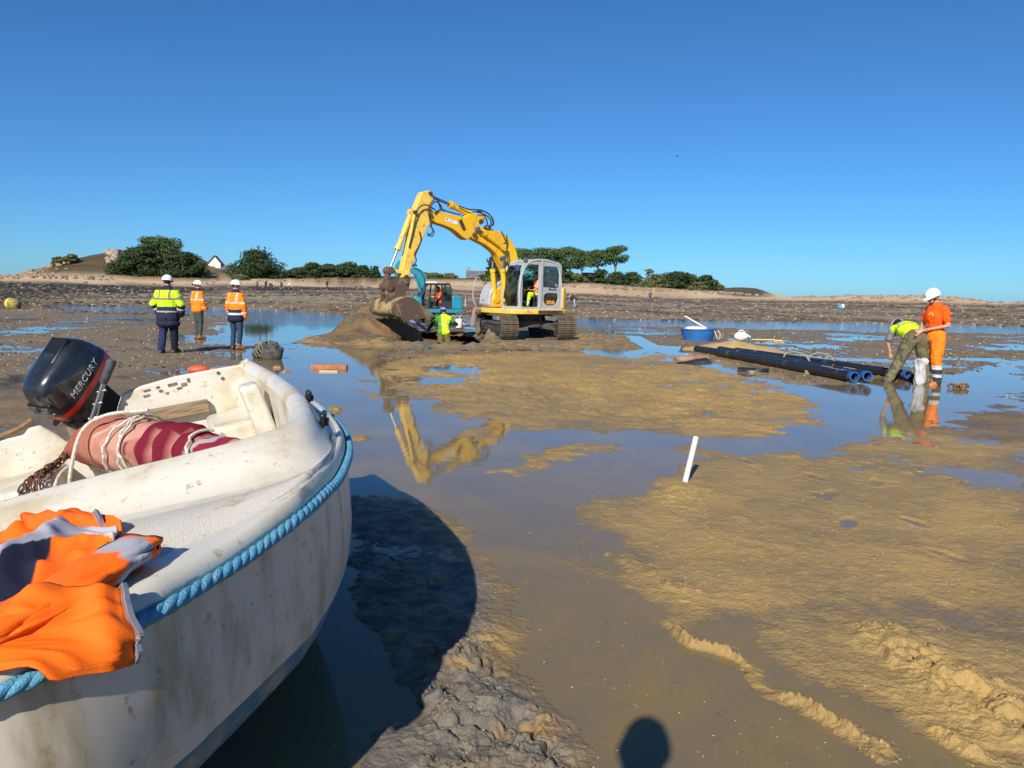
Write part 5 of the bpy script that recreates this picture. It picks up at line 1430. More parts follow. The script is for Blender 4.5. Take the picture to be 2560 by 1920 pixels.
# motor board and lockers
mb = MB(); mb.prism([(-.14, -.05), (.60, -.105), (.60, -.18), (-.14, -.13)], .055, .10, fn=lambda a, d, h: bl(d, a, h))
mb.build('motor_board', P('weathered_plank', (.30, .21, .13), .75, var=(.18, .12, .07), vscale=4, bump=.4, stretch=(30, 2, 30)), boat, bev=.006)
def locker(v0, v1, u1, h0):
    mb = MB()
    mb.box(bl(u1 / 2 + .03, (v0 + v1) / 2, (h0 - .62) / 2), (u1 - .04, v1 - v0, h0 + .62))
    return mb.build('stern_locker', M_GEL, boat, bev=.035, seg=4)
locker(.56, .85, .62, -.20); locker(-.84, -.20, .62, -.24)
mb = MB(); mb.prism([(.70, .02), (.80, .02), (.84, -.30), (.74, -.34)], .28, .46, fn=lambda a, d, h: bl(d + .35, a + .06, h - .02)); mb.build('side_moulding', M_GEL, boat, bev=.025, seg=3)
# black fittings on the coaming
M_FIT = P('black_plastic_fitting', (.012, .012, .014), .32)
for (u, v, a) in ((1.97, .985, -14), (1.30, 1.03, -4)):
    mb = MB()
    rt_ = Matrix.Rotation(R(a), 3, 'Z') @ Matrix.Rotation(R(-22), 3, 'X')
    mb.box(bl(u, v, -.06), (.085, .022, .055), rt_); mb.box(Vector(bl(u, v, -.06)) + rt_ @ Vector((.008, .016, .004)), (.04, .016, .012), rt_); mb.box(Vector(bl(u, v, -.06)) + rt_ @ Vector((.022, .016, -.006)), (.012, .016, .025), rt_)
    mb.build('deck_fitting', M_FIT, boat, bev=.006)
# cleat stain/peg on the lip
# three-strand blue rope round the gunwale
def laid_rope(name, path, r, pitch, mat, parent, strands=3, n=7, slack=None):
    Pp = spline(path, max(40, int(sum(np.linalg.norm(np.diff(np.array(path), axis=0), axis=1)) / (pitch / 9))))
    L = np.concatenate([[0], np.cumsum(np.linalg.norm(np.diff(Pp, axis=0), axis=1))])
    T = np.gradient(Pp, axis=0); T /= np.linalg.norm(T, axis=1)[:, None]
    up = np.tile([0., 0, 1.], (len(Pp), 1)); A = np.cross(T, up); A /= np.linalg.norm(A, axis=1)[:, None] + 1e-9; Bn = np.cross(A, T)
    mb = MB()
    for s in range(strands):
        ph = 2 * math.pi * (L / pitch + .35 * gnoise(L * 2.2, L * 0, 8) + s / strands)
        rr = r * .40
        Q = Pp + (A * np.cos(ph)[:, None] + Bn * np.sin(ph)[:, None]) * rr
        mb.tube([tuple(q) for q in Q], list(r * .66 * (1 + .10 * gnoise(L * 14, L * 0 + s * 3.3, 5) + .05 * gnoise(L * 60, L * 0 + s, 6))), n)
    return mb.build(name, mat, parent, smooth=60)
M_ROPE_BLUE = P('blue_polypropylene_rope', (.085, .30, .46), .7, var=(.26, .36, .40), vscale=45, lo=.55, hi=.75, bump=.6, bscale=160, stretch=(1, 1, 1))
rp = inset(gun, -.016, -.004)
i0 = int(NB * .10)
laid_rope('rope_fender', [bl(*p) for p in rp[i0:2 * NB - 1 - i0:3]], .0160, .108, M_ROPE_BLUE, boat)

# ---- outboard motor tilted up on the transom
def outboard():
    # motor frame: x forward, y port, z up when down; tilted forward about the clamp and swung to starboard
    m_ = BR.to_4x4(); m_.translation = bw(.02, -.05, .045)
    m_ = m_ @ Matrix.Rotation(R(-16), 4, 'X') @ Matrix.Rotation(R(-46), 4, 'Z') @ Matrix.Rotation(R(56), 4, 'Y') @ Matrix.Scale(.86, 4)
    root = empty('outboard_motor', mat=m_)
    tag(root, 'black outboard motor with red stripe tilted up on the boat transom', 'outboard motor')
    M_COWL = P('black_cowl_gloss', (.012, .014, .018), .22, var=(.035, .04, .048), vscale=5, lo=.4, hi=.8, coat=.6)
    M_COWL2 = P('black_cowl_satin', (.008, .008, .010), .38)
    M_RED = P('red_stripe', (.50, .02, .012), .3)
    def ring(z, x0, x1, w, p=3.2, n=40, zt=0.0):
        out = []
        for k in range(n):
            a = 2 * math.pi * k / n
            c, s = math.cos(a), math.sin(a)
            q = (abs(c) ** p + abs(s) ** p) ** (-1 / p)
            x = (x0 + x1) / 2 + (x1 - x0) / 2 * c * q; y = w * s * q
            out.append((x, y, z + zt * (x - x0)))
        return out
    prof = [(.02, -.34, .16, .135), (.06, -.36, .17, .150), (.12, -.365, .172, .156), (.17, -.36, .168, .154), (.22, -.35, .16, .150), (.28, -.33, .145, .142), (.325, -.30, .12, .125), (.352, -.25, .08, .098), (.365, -.19, .02, .055)]
    Rg = [ring(z, a, b, w, zt=.03) for z, a, b, w in prof]
    mb = MB(); mb.grid(Rg[3:], closed_v=True); mb.add(Rg[-1], [tuple(range(40))])
    cowl = mb.build('cowl', M_COWL, root, smooth=60)
    mb = MB(); mb.grid([ring(.075, -.364, .173, .1535, zt=.03), ring(.105, -.367, .1745, .1565, zt=.03), ring(.118, -.366, .1735, .1562, zt=.03)], closed_v=True); mb.build('stripe', M_RED, cowl, smooth=60)
    mb = MB(); mb.grid(Rg[:4], closed_v=True); mb.add(Rg[0], [tuple(range(39, -1, -1))]); mb.build('lower_cowl', M_COWL2, root, smooth=60)
    # rear and front recesses
    mb = MB()
    for yv in (-.055, .055): mb.box((.166, yv, .215), (.03, .06, .05))
    mb.box((.172, 0, .175), (.03, .20, .030)); mb.build('latch', P('grey_latch', (.06, .065, .07), .35), cowl, bev=.012)
    mb = MB(); mb.box((.150, 0, .20), (.04, .21, .105)); mb.build('latch_recess', M_COWL2, cowl, bev=.02)
    mb = MB(); mb.box((-.18, 0, .355), (.20, .15, .022)); mb.build('top_vent', M_COWL2, cowl, bev=.01)
    # maker's name along the port side
    cu = bpy.data.curves.new('name', 'FONT'); cu.body = 'MERCURY'; cu.size = .060; cu.extrude = .0012; cu.align_x = 'CENTER'; cu.align_y = 'CENTER'; cu.shear = .25
    cu.space_character = 1.08
    to = bpy.data.objects.new('tmp', cu); COL.objects.link(to)
    dg = bpy.context.evaluated_depsgraph_get()
    me = bpy.data.meshes.new_from_object(to.evaluated_get(dg)); bpy.data.objects.remove(to)
    n = len(me.vertices); co = np.empty(n * 3, np.float32); me.vertices.foreach_get('co', co); co = co.reshape(-1, 3)
    # letters read from the front end towards the back on the port side
    x = -.095 - co[:, 0]; z = .168 + co[:, 1] + .03 * (x + .36)
    q = np.clip(np.abs((x + .095) / .265), 0, .999)
    y = .1565 * (1 - q ** 3.2) ** (1 / 3.2) - .02 * np.clip(z - .20, 0, 1) / .1
    me.vertices.foreach_set('co', np.stack([x, y + .0015 + co[:, 2], z], 1).astype(np.float32).ravel()); me.update()
    link_mesh('maker_name', me, P('silver_lettering', (.55, .56, .58), .35), cowl)
    # leg, bracket, tiller
    mb = MB()
    mb.prism([(-.20, .03), (.10, .03), (.05, -.10), (.02, -.35), (-.02, -.52), (-.22, -.52), (-.17, -.30)], -.045, .045)
    mb.prism([(-.38, -.52), (.04, -.52), (.04, -.535), (-.38, -.535)], -.10, .10)
    mb.prism([(-.02, -.53), (-.20, -.53), (-.16, -.82), (-.05, -.84)], -.018, .018)
    mb.ell((-.12, 0, -.66), (.16, .045, .045)); mb.build('leg', M_COWL2, root, bev=.012)
    mb = MB()
    for k in range(3):
        a = 2 * math.pi * k / 3
        mb.prism([(-.01, .02), (.01, .02), (.035, .10), (.0, .125), (-.03, .09)], -.28, -.275, fn=lambda x_, d_, z_, a=a: (d_ + .15 * x_ - .02, x_ * math.cos(a) - z_ * math.sin(a), -.66 + x_ * math.sin(a) + z_ * math.cos(a)))
    mb.build('propeller', M_DARK, root)
    mb = MB()
    mb.box((.07, -.075, -.07), (.06, .025, .26)); mb.box((.07, .075, -.07), (.06, .025, .26)); mb.cyl((.06, -.10, .02), (.06, .10, .02), .022, 12)
    mb.cyl((.10, -.075, -.12), (.19, -.075, -.12), .010, 8); mb.cyl((.10, .075, -.12), (.19, .075, -.12), .010, 8)
    mb.box((.12, .03, .0), (.09, .10, .05)); mb.box((.05, .0, .01), (.10, .14, .06)); mb.cyl((.1, -.05, .02), (.17, -.12, .0), .018, 8); mb.build('clamp_bracket', M_DARK, root, bev=.006)
    return root
motor = outboard()
# tiller rises from the bracket beside the cowl
mb = MB()
ta, tb, tc = bw(.16, -.02, -.07), bw(.16, .105, .135), bw(.16, .185, .25)
mi = motor.matrix_world.inverted()
mb.tube([mi @ ta, mi @ tb], .014, 10); mb.tube([mi @ (ta + BR @ Vector((0, .03, 0))), mi @ (tb + BR @ Vector((0, .012, 0)))], .006, 8)
for t in (.15, .5, .8): mb.tube([mi @ (ta.lerp(tb, t) - BR @ Vector((0, .016, 0))), mi @ (ta.lerp(tb, t) + BR @ Vector((0, .03, 0)))], .010, 8)
tl = mb.build('tiller', M_CHROME, motor)
mb = MB(); mb.tube([mi @ tb, mi @ tb.lerp(tc, .15), mi @ tb.lerp(tc, .9), mi @ tc], [.022, .028, .031, .026], 14)
mb.build('grip', P('grey_rubber_grip', (.035, .036, .038), .65, var=(.08, .08, .08), vscale=20), tl)

# ---- rolled sail bundle lying across the cockpit
M_CORD = P('white_cord', (.66, .62, .54), .75, var=(.45, .38, .28), vscale=40, bump=.5, bscale=200)
def bundle():
    pth = spline([(.12, -.16, -.20), (.35, .00, -.15), (.70, .17, -.14), (1.05, .36, -.16), (1.40, .56, -.18), (1.72, .70, -.19), (1.95, .78, -.22)], 90)
    s = np.linspace(0, 1, 90)
    rad = np.interp(s, [0, .03, .12, .25, .40, .5, .60, .75, .9, 1], [.018, .06, .115, .150, .150, .125, .11, .085, .07, .05])
    org = bw(1.0, .3, -.35)
    m_ = BR.to_4x4(); m_.translation = org
    root = empty('sail_bundle', mat=m_)
    tag(root, 'rolled salmon and crimson sailcloth bundle tied with white cord in the boat', 'sail bundle')
    lo = lambda p: (p[0] - 1.0, p[1] - .3, p[2] + .35)
    T = np.gradient(pth, axis=0); T /= np.linalg.norm(T, axis=1)[:, None]
    A = np.cross(T, [0, 0, 1.]); A /= np.linalg.norm(A, axis=1)[:, None]; Bn = np.cross(A, T)
    V, C_ = [], []
    na = 48
    for i in range(90):
        for j in range(na):
            a = 2 * math.pi * j / na
            g = gnoise(np.array([s[i] * 9]), np.array([a * 1.3 + s[i] * 5]), 4)[0]
            g2 = gnoise(np.array([s[i] * 40]), np.array([a * 1.5]), 8)[0]
            ruff = max(0.0, 1 - abs(s[i] - .60) / .13)
            r = rad[i] * (1 + .10 * g + .05 * g2 + ruff * .35 * math.sin(s[i] * 95 + 2.0 * math.sin(a + 1)) )
            p = pth[i] + (A[i] * math.cos(a) + Bn[i] * math.sin(a) * .9) * r
            V.append(lo(p))
            t = s[i] + .025 * math.sin(a * 2 + 1) + .012 * g
            if t < .22: c = (.42, .12, .085)
            elif t < .345: c = (.50, .18, .115)
            elif t < .36: c = (.66, .42, .32)
            elif t < .40: c = (.60, .26, .18)
            elif t < .50: c = (.62, .33, .25)
            elif t < .70: c = (.20, .010, .028) if (math.sin(s[i] * 95 + 2.0 * math.sin(a + 1)) > -.35) else (.50, .20, .16)
            elif t < .74: c = (.50, .46, .48)
            elif t < .80: c = (.30, .015, .045)
            else: c = (.52, .33, .27)
            C_.append(c)
    q = [(i * na + j, i * na + (j + 1) % na, (i + 1) * na + (j + 1) % na, (i + 1) * na + j) for i in range(89) for j in range(na)]
    me = np_mesh('sailcloth', np.array(V), np.array(q))
    set_col(me, np.array(C_, np.float32) * .74)
    link_mesh('sailcloth', me, VC('faded_sailcloth', .85, .2, (.34, .15, .10), 6, .4, 55, .58, .8), root)
    mb = MB()
    for k, c0 in enumerate((.415, .44, .46, .72)):
        i = int(c0 * 89); ln = []
        for j in range(40):
            a = 2 * math.pi * j / 39; ii = min(max(int(i + 2.4 * math.sin(a + k)), 0), 89)
            ln.append(lo(pth[ii] + (A[ii] * math.cos(a) + Bn[ii] * math.sin(a) * .9) * (rad[ii] * 1.09 + .008)))
        mb.tube(ln, .0065, 7)
        mb.build('cord', M_CORD, root); mb = MB()
    P_ = [lo(p) for p in ((.95, .34, .02), (.80, .15, .03), (.74, .02, -.02), (.90, -.05, -.16), (1.12, -.08, -.30), (1.06, -.16, -.34), (.84, -.18, -.30), (.66, -.15, -.22), (.55, -.10, -.2))]
    mb.tube(spline(P_, 60), .0085, 8)
    mb.build('loose_cord', M_CORD, root)
bundle()

# ---- rusty chain over the starboard locker
def chain():
    m_ = BR.to_4x4(); m_.translation = bw(.5, -.28, -.24)
    root = empty('chain', mat=m_); tag(root, 'rusty brown anchor chain hanging over the white stern locker', 'chain')
    lm = MB()
    pts = []
    for k in range(20):
        a = 2 * math.pi * k / 20
        pts.append((.019 * math.cos(a) + (.012 if math.cos(a) > 0 else -.012), .0125 * math.sin(a), 0))
    lm.tube(pts, .0042, 6, closed=True)
    me = lm.mesh('chain_link', 60); me.materials.append(P('rusty_chain', (.10, .045, .025), .75, var=(.20, .085, .035), vscale=60))
    lo = lambda u, v, h: Vector((u - .5, v + .28, h + .24))
    lines = [[(.12, -.14, -.16), (.30, -.22, -.215), (.48, -.26, -.215), (.64, -.30, -.23), (.66, -.31, -.42)],
             [(.14, -.12, -.16), (.32, -.19, -.215), (.50, -.23, -.215), (.64, -.24, -.23), (.665, -.25, -.38)],
             [(.10, -.12, -.17), (.28, -.20, -.205), (.44, -.25, -.205), (.645, -.33, -.25), (.665, -.34, -.44)],
             [(.20, -.15, -.2), (.36, -.21, -.20), (.55, -.25, -.21), (.645, -.27, -.25), (.665, -.275, -.40)]]
    for ln in lines:
        q = spline([tuple(lo(*p)) for p in ln], 200); L = np.concatenate([[0], np.cumsum(np.linalg.norm(np.diff(q, axis=0), axis=1))])
        n = int(L[-1] / .047)
        for k in range(n):
            s = (k + .5) / n * L[-1]
            p = np.array([np.interp(s, L, q[:, c]) for c in range(3)]); p2 = np.array([np.interp(s + .01, L, q[:, c]) for c in range(3)])
            d = Vector(p2 - p).normalized(); y_ = d.orthogonal().normalized()
            z_ = d.cross(y_)
            mt = Matrix((d, y_, z_)).transposed() @ Matrix.Rotation(R(35 + 90 * (k % 2)), 3, 'X')
            o = bpy.data.objects.new('chain_link', me); COL.objects.link(o); o.parent = root
            o.matrix_local = Matrix.Translation(Vector(p)) @ mt.to_4x4()
chain()

# ---- hi-vis jacket thrown over the bow
def thrown_jacket():
    m_ = BR.to_4x4(); m_.translation = bw(3.0, .2, -.05)
    root = empty('work_jacket', mat=m_)
    tag(root, 'crumpled orange hi-vis work jacket with grey bands thrown over the bow', 'jacket')
    lo = lambda u, v, h: Vector((u - 3.0, v - .2, h + .05))
    M_J = VC('fluorescent_cloth', .7, .25, (.60, .12, .02), 4, .10, 160, .66, .95)
    OR, GR, NV = (.98, .20, .008), (.42, .42, .46), (.02, .022, .045)
    k0 = NB - 1
    def surf(i, t):
        """point on the boat skin: i along the rim from the port side to the bow, t from the foredeck (0) over the edge (1) and down the hull (2)."""
        i = np.clip(i, 0, 2 * NB - 2.001); a, f_ = int(i), i - int(i)
        g = lambda c: c[a] * (1 - f_) + c[a + 1] * f_
        L_ = [g(base), g(lerp(lip3, base, .5)) + [0, 0, .014], g(lip2), g(inset_rope), g(lv_a), g(lv_b), g(lv_c)]
        tt = [0, .5, .92, 1.08, 1.3, 1.7, 2.1]
        return np.array([np.interp(t, tt, [q[c] for q in L_]) for c in range(3)])
    inset_rope = inset(gun, -.045, .0); lv_a = inset(lv[1], -.05); lv_b = inset(lv[3], -.04); lv_c = inset(lv[4], -.035)
    def cloth(name, corner, nu, nv, thick, folds, colfn, seed, amp):
        """corner(s,t)->(rim index, skin t); folds push the cloth up off the skin."""
        V, C_ = [], []
        for a in range(nu + 1):
            for b in range(nv + 1):
                s, t = a / nu, b / nv
                i, k = corner(s, t)
                p = surf(i, k)
                e = 1e-2
                n = np.cross(surf(i + .4, k) - p, surf(i, k + .03) - p); n /= np.linalg.norm(n) + 1e-9
                if n[2] < 0 and k < 1.0: n = -n
                if k >= 1.0:
                    oc = p - np.array([1.6, 0, p[2]])
                    if n @ oc < 0: n = -n
                lift = thick + folds(s, t) + amp * (1.2 - 2.6 * abs(gnoise(np.array([s * 3.4 + seed + t]), np.array([t * 2.6 - s]), seed)[0]) + .5 - 1.1 * abs(gnoise(np.array([s * 8.0 + t * 2]), np.array([t * 5.0 + seed]), seed + 3)[0]))
                V.append(lo(*(p + n * max(lift, .006)))); C_.append(colfn(s, t))
        q = [(a * (nv + 1) + b, a * (nv + 1) + b + 1, (a + 1) * (nv + 1) + b + 1, (a + 1) * (nv + 1) + b) for a in range(nu) for b in range(nv)]
        me = np_mesh(name, np.array([tuple(v) for v in V]), np.array(q)); set_col(me, np.array(C_, np.float32))
        o = link_mesh(name, me, M_J, root)
        so = o.modifiers.new('thickness', 'SOLIDIFY'); so.thickness = .006; so.offset = 1
        return o
    return root, cloth, lo, surf
JK = thrown_jacket()

root_j, cloth, lo_j, surf_j = JK
OR, ORD, GRB, NVB = (.95, .150, .006), (.88, .11, .005), (.40, .40, .44), (.02, .022, .045)
ss = lambda a, b, x: float(sstep(a, b, np.array(x)))
# lower flap hanging over the edge
def cA(s, t):
    i = 80.2 + 19 * s
    t0 = np.interp(s, [0, .1, .35, .6, 1], [.96, .90, .84, .80, .78]); t1 = np.interp(s, [0, .17, .3, .5, 1], [1.24, 1.06, .97, .93, .92])
    return i + .9 * t * (1 - s), t0 + (t1 - t0) * t
def fA(s, t): return .030 * math.exp(-((s - .16 - .25 * t) / .05) ** 2) * (1 - t) + .022 * math.exp(-((s - .05) / .03) ** 2) * (1 - t * .5) + .03 * math.exp(-((s - .42 - .1 * t) / .07) ** 2) * (1 - t) + .02 * math.exp(-((t - .05) / .12) ** 2)
flap = cloth('flap', cA, 84, 56, .020, fA, lambda s, t: (.90, .30, .03) if (abs(t - .86) < .006 and int(s * 160) % 2) else OR, 5, .008)
# back of the jacket bunched on the foredeck
def cB(s, t):
    i = 80.6 + 18 * s
    t0 = np.interp(s, [0, .12, .3, .5, 1], [.34, .05, -.0, 0, 0]); t1 = np.interp(s, [0, .15, .5, 1], [.74, .80, .86, .88])
    return i, max(t0 + (t1 - t0) * t, 0)
def fB(s, t):
    return .8 * (.055 * math.exp(-((s - .62) / .10) ** 2 - ((t - .10) / .25) ** 2) + .05 * math.exp(-((s - .22 - .1 * t) / .06) ** 2) * math.exp(-((t - .3) / .4) ** 2) + .03 * math.exp(-((s - .42 + .15 * t) / .05) ** 2) + .010 * math.exp(-((t - .85) / .12) ** 2))
def kB(s, t):
    q = t + .10 * math.sin(s * 11) - .12 * (s > .30)
    if .24 < q < .60: return GRB
    if q >= .60 and s > .21: return NVB
    return OR
cloth('back', cB, 120, 84, .012, fB, kB, 9, .020)
# sleeve lying along the edge, cuff towards the stern
pts = []
for i, t, l in ((99, 1.0, .010), (94, .96, .014), (90, .92, .018), (86.5, .90, .022), (83.0, .86, .028), (80.6, .80, .034), (79.2, .74, .034)):
    p = surf_j(i, t); pts.append(tuple(np.array(p) + [0, 0, l]))
Q = spline(pts, 60)
T = np.gradient(Q, axis=0); T /= np.linalg.norm(T, axis=1)[:, None]
A = np.cross(T, [0, 0, 1.]); A /= np.linalg.norm(A, axis=1)[:, None]; Bn = np.cross(A, T)
V, C_ = [], []; na = 56
for i in range(60):
    s = i / 59
    for j in range(na):
        a = 2 * math.pi * j / na
        r = (.046 + .012 * s) * (1 + .26 * (1 - 2 * abs(gnoise(np.array([s * 5 + .5 * math.sin(a)]), np.array([a * .8]), 3)[0])) + .13 * (1 - 2 * abs(gnoise(np.array([s * 13]), np.array([a * 1.1 + s * 4]), 6)[0])) - .12)
        p = Q[i] + (A[i] * math.cos(a) * 1.15 + Bn[i] * math.sin(a) * .42) * r
        V.append(tuple(lo_j(*p)))
        C_.append(GRB if (.86 + .03 * math.sin(a) < s < .95 + .03 * math.sin(a) and math.cos(a) > -.3) else OR)
q = [(i * na + j, i * na + (j + 1) % na, (i + 1) * na + (j + 1) % na, (i + 1) * na + j) for i in range(59) for j in range(na)]
me = np_mesh('sleeve', np.array(V), np.array(q)); set_col(me, np.array(C_, np.float32))
so = link_mesh('sleeve', me, flap.data.materials[0], root_j)
md = so.modifiers.new('thickness', 'SOLIDIFY'); md.thickness = .005; md.offset = -1
M_DARKCLOTH = P('dark_lining', (.012, .012, .016), .9)
mb = MB(); mb.tube([lo_j(*(Q[58] + (A[58] * math.cos(a) * 1.15 + Bn[58] * math.sin(a) * .42) * .062)) for a in np.linspace(0, 2 * math.pi, 30)[:-1]], .004, 6, closed=True); mb.build('cuff', M_DARKCLOTH, so)
mb = MB(); mb.add([lo_j(*(Q[55] + (A[55] * math.cos(a) * 1.1 + Bn[55] * math.sin(a) * .42) * .058)) for a in np.linspace(0, 2 * math.pi, 25)[:-1]], [tuple(range(24))]); mb.build('lining', M_DARKCLOTH, so)
# collar standing up on the deck
def collar_pt(s, t):
    i = 87.5 - 5.0 * s; k = .05 + .10 * s
    p = np.array(surf_j(i, k)); up = np.array([0, 0, 1.])
    return lo_j(*(p + up * (.012 + (.075 - .035 * s) * math.sin(math.pi * min(t * 1.15, 1)) ** .7 + .012 * gnoise(np.array([s * 5]), np.array([t * 4]), 2)[0]) + np.array([.12, .03, 0]) * (t - .3)))
G_ = [[tuple(collar_pt(a / 24, b / 16)) for b in range(17)] for a in range(25)]
mb = MB(); mb.grid(G_); me = mb.mesh('collar', 180); set_col(me, np.tile(np.array(ORD, np.float32), (len(me.vertices), 1)))
co_ = link_mesh('collar', me, flap.data.materials[0], root_j)
md = co_.modifiers.new('thickness', 'SOLIDIFY'); md.thickness = .006
# zip along the free edge of flap and collar
M_ZIP = P('black_zip_tape', (.015, .015, .018), .6); M_TEETH = P('zip_teeth', (.42, .42, .44), .3, metal=.6)
def zipper(line, parent):
    q = spline([tuple(p) for p in line], 50)
    mb = MB(); mb.tube([tuple(p) for p in q], .0055, 6); z = mb.build('zip', M_ZIP, parent)
    qq = spline([tuple(p) for p in line], 62); T = np.gradient(qq, axis=0)
    mb = MB()
    for p, t in zip(qq, T):
        d = Vector(t).normalized(); mb.box(Vector(p), (.004, .013, .010), Matrix((d, d.orthogonal().normalized(), d.cross(d.orthogonal()).normalized())).transposed())
    tz = mb.build('zip_teeth', M_TEETH, z); tag(tz, kind='stuff')
fv = [flap.data.vertices[b].co + Vector((0, .004, .004)) for b in range(0, 57, 5)]
zipper(fv, flap)
zipper([Vector(G_[24][b]) for b in range(0, 17, 2)], co_)

# ------------------------------------------------------------------ pipes and gear at the right
M_PIPE = P('black_plastic_pipe', (.016, .017, .019), .38, var=(.12, .10, .07), vscale=3.5, lo=.56, hi=.78, stretch=(1, 1, .4))
M_BLUE = P('blue_pipe_end', (.012, .09, .33), .45, var=(.06, .08, .12), vscale=9)
M_WHITE_TAPE = P('white_print', (.7, .7, .7), .5)
M_WOOD = P('wet_timber', (.30, .165, .075), .7, var=(.17, .10, .05), vscale=5, bump=.4, stretch=(1, 8, 8))
def pipe(label, a, b, r, ring=True):
    a, b = Vector(a), Vector(b); d = (b - a); L = d.length
    q = d.to_track_quat('X', 'Z')
    root = empty('pipe', mat=Matrix.Translation(a - Vector((0, 0, r))) @ q.to_matrix().to_4x4())
    tag(root, label, 'pipe', 'black water pipes')
    n = 24
    C0 = lambda x, rr: [(x, rr * math.cos(2 * math.pi * k / n), r + rr * math.sin(2 * math.pi * k / n)) for k in range(n)]
    mb = MB(); mb.grid([C0(.4, r * .80), C0(.0, r * .80), C0(0, r), C0(L * .5, r), C0(L, r), C0(L, r * .8), C0(L - .4, r * .8)], closed_v=True)
    mb.add(C0(.4, r * .80), [tuple(range(n))]); mb.add(C0(L - .4, r * .80), [tuple(range(n - 1, -1, -1))])
    mb.build('barrel', M_PIPE, root, smooth=40)
    for x0 in ((-.02,) if ring else ()):
        mb = MB(); mb.grid([C0(x0 + .10, r * 1.0), C0(x0 + .10, r * 1.03), C0(x0, r * 1.03), C0(x0, r * .78), C0(x0 + .10, r * .78)], closed_v=True); mb.build('end_ring', M_BLUE, root, smooth=40)
    mb = MB(); mb.grid([[(x, r * 1.012 * math.cos(t), r + r * 1.012 * math.sin(t)) for t in (1.35, 1.5, 1.65)] for x in np.linspace(.35, .75, 4)]); mb.build('white_band', M_WHITE_TAPE, root)
    return root
pipe('black pipe on timber, leftmost of the three near ends', (6.39, 14.6, 0.13), (5.21, 21.5, 0.09), .098)
pipe('black pipe with open blue-rimmed end, middle of the three near ends', (6.42, 14.2, 0.12), (5.33, 20.8, 0.1), .098)
pipe('black pipe with open blue-rimmed end, right of the three near ends', (6.66, 14.2, 0.14), (5.62, 20.6, 0.14), .098)
pipe('long black pipe behind the others reaching to the bending person', (7.78, 14.9, 0.12), (6.18, 21.0, 0.1), .085)
pipe('black pipe farthest back, its blue end between the two workers', (8.07, 14.9, 0.03), (6.52, 20.0, 0.1), .085)
def block(label, p, s, rz, mat=M_WOOD, name='timber_block'):
    mb = MB(); mb.box((0, 0, s[2] / 2), s)
    o = mb.build(name, mat, None, bev=.012); o.location = p; o.rotation_euler = (R(2), R(-3), rz)
    tag(o, label, 'timber'); return o
x, y = (6.39, 15.61); block('wet timber block under the near pipe ends', (x, y + .1, -.06), (.62, .28, .17), R(-12))
x, y = (7.7, 16.03); block('long wet timber between the pipes and the bending person', (x, y + .3, -.06), (.85, .24, .13), R(-10))
x, y = (4.46, 18.74); block('pale split timber near the far pipe ends', (x, y + .2, -.03), (.85, .24, .11), R(10), P('pale_split_timber', (.40, .25, .15), .7, var=(.24, .14, .08), vscale=5))
mb = MB(); n_ = 14
mb.grid([[(x_, .11 * math.cos(R(200) * k / n_), .11 * math.sin(R(200) * k / n_)) for k in range(n_ + 1)] for x_ in (0, .3, .62)])
o = mb.build('pipe_offcut', M_PIPE, None); x, y = (5.06, 15.98); o.location = (x - .3, y, -.01); o.rotation_euler = (0, 0, R(-14)); md = o.modifiers.new('t', 'SOLIDIFY'); md.thickness = .012
tag(o, 'short split black pipe offcut lying in the water before the pipes', 'pipe offcut')
mb = MB(); mb.grid([[(a * .3, b * .25, .06 * math.sin(a * 1.3) + .04 * b) for b in (-1, 0, 1)] for a in (-1.2, -.4, .4, 1.2)])
o = mb.build('rubber_sheet', M_BLACK, None); x, y = (4.17, 17.41); o.location = (x, y, .03); md = o.modifiers.new('t', 'SOLIDIFY'); md.thickness = .02; tag(o, 'curled dark rubber sheet in the water by the pale timber', 'rubber sheet')
# rope tied round the pipes
mb = MB()
for k in range(2):
    p = Vector((6.43, 17.2, 0.19)) + Vector((.5 * k, -.2 * k, 0))
    mb.tube(spline([tuple(p + Vector((.28 * math.cos(a), .12 * math.sin(a) * 1.2, .16 * math.sin(a)))) for a in np.linspace(0, 6.6, 16)], 50), .016, 6)
tag(mb.build('lashing_rope', P('weathered_rope', (.33, .25, .13), .85, bump=.5), None), 'frayed tan rope lashed round the stacked pipes', 'rope')

# blue tub with white gear
x, y = (6.59, 27.07)
tub = empty('tub', (x, y, gz(x, y) - .03), R(-6)); tag(tub, 'round blue plastic tub holding white gear at the stream edge', 'tub')
mb = MB(); N_ = 36
el = lambda rx, ry, z: [(rx * math.cos(2 * math.pi * k / N_), ry * math.sin(2 * math.pi * k / N_), z + .02 * math.cos(2 * math.pi * k / N_)) for k in range(N_)]
mb.grid([el(.46, .40, 0), el(.56, .48, .22), el(.63, .54, .42), el(.66, .57, .43), el(.66, .57, .46), el(.61, .52, .46), el(.60, .51, .40), el(.50, .42, .06)], closed_v=True)
mb.add(el(.46, .40, 0), [tuple(range(N_ - 1, -1, -1))]); mb.add(el(.50, .42, .06), [tuple(range(N_))])
mb.build('shell', P('blue_tub_plastic', (.018, .15, .50), .38, var=(.03, .11, .30), vscale=4), tub, smooth=50)
mb = MB(); mb.tube(spline([(.48, -.50, .42), (.52, -.60, .28), (.60, -.58, .14), (.68, -.42, .16), (.72, -.2, .30), (.66, -.05, .42)], 40), .014, 6); mb.build('handle', P('pale_rope', (.6, .58, .5), .8), tub)
def small(name, label, cat, mb, mat, loc, rz=0.0, bev=0.0, smooth=40, group=None):
    o = mb.build(name, mat, None, smooth, bev); o.location = loc; o.rotation_euler = (0, 0, rz); return tag(o, label, cat, group)
M_PLAST = P('white_plastic', (.78, .78, .76), .4, var=(.60, .58, .52), vscale=6)
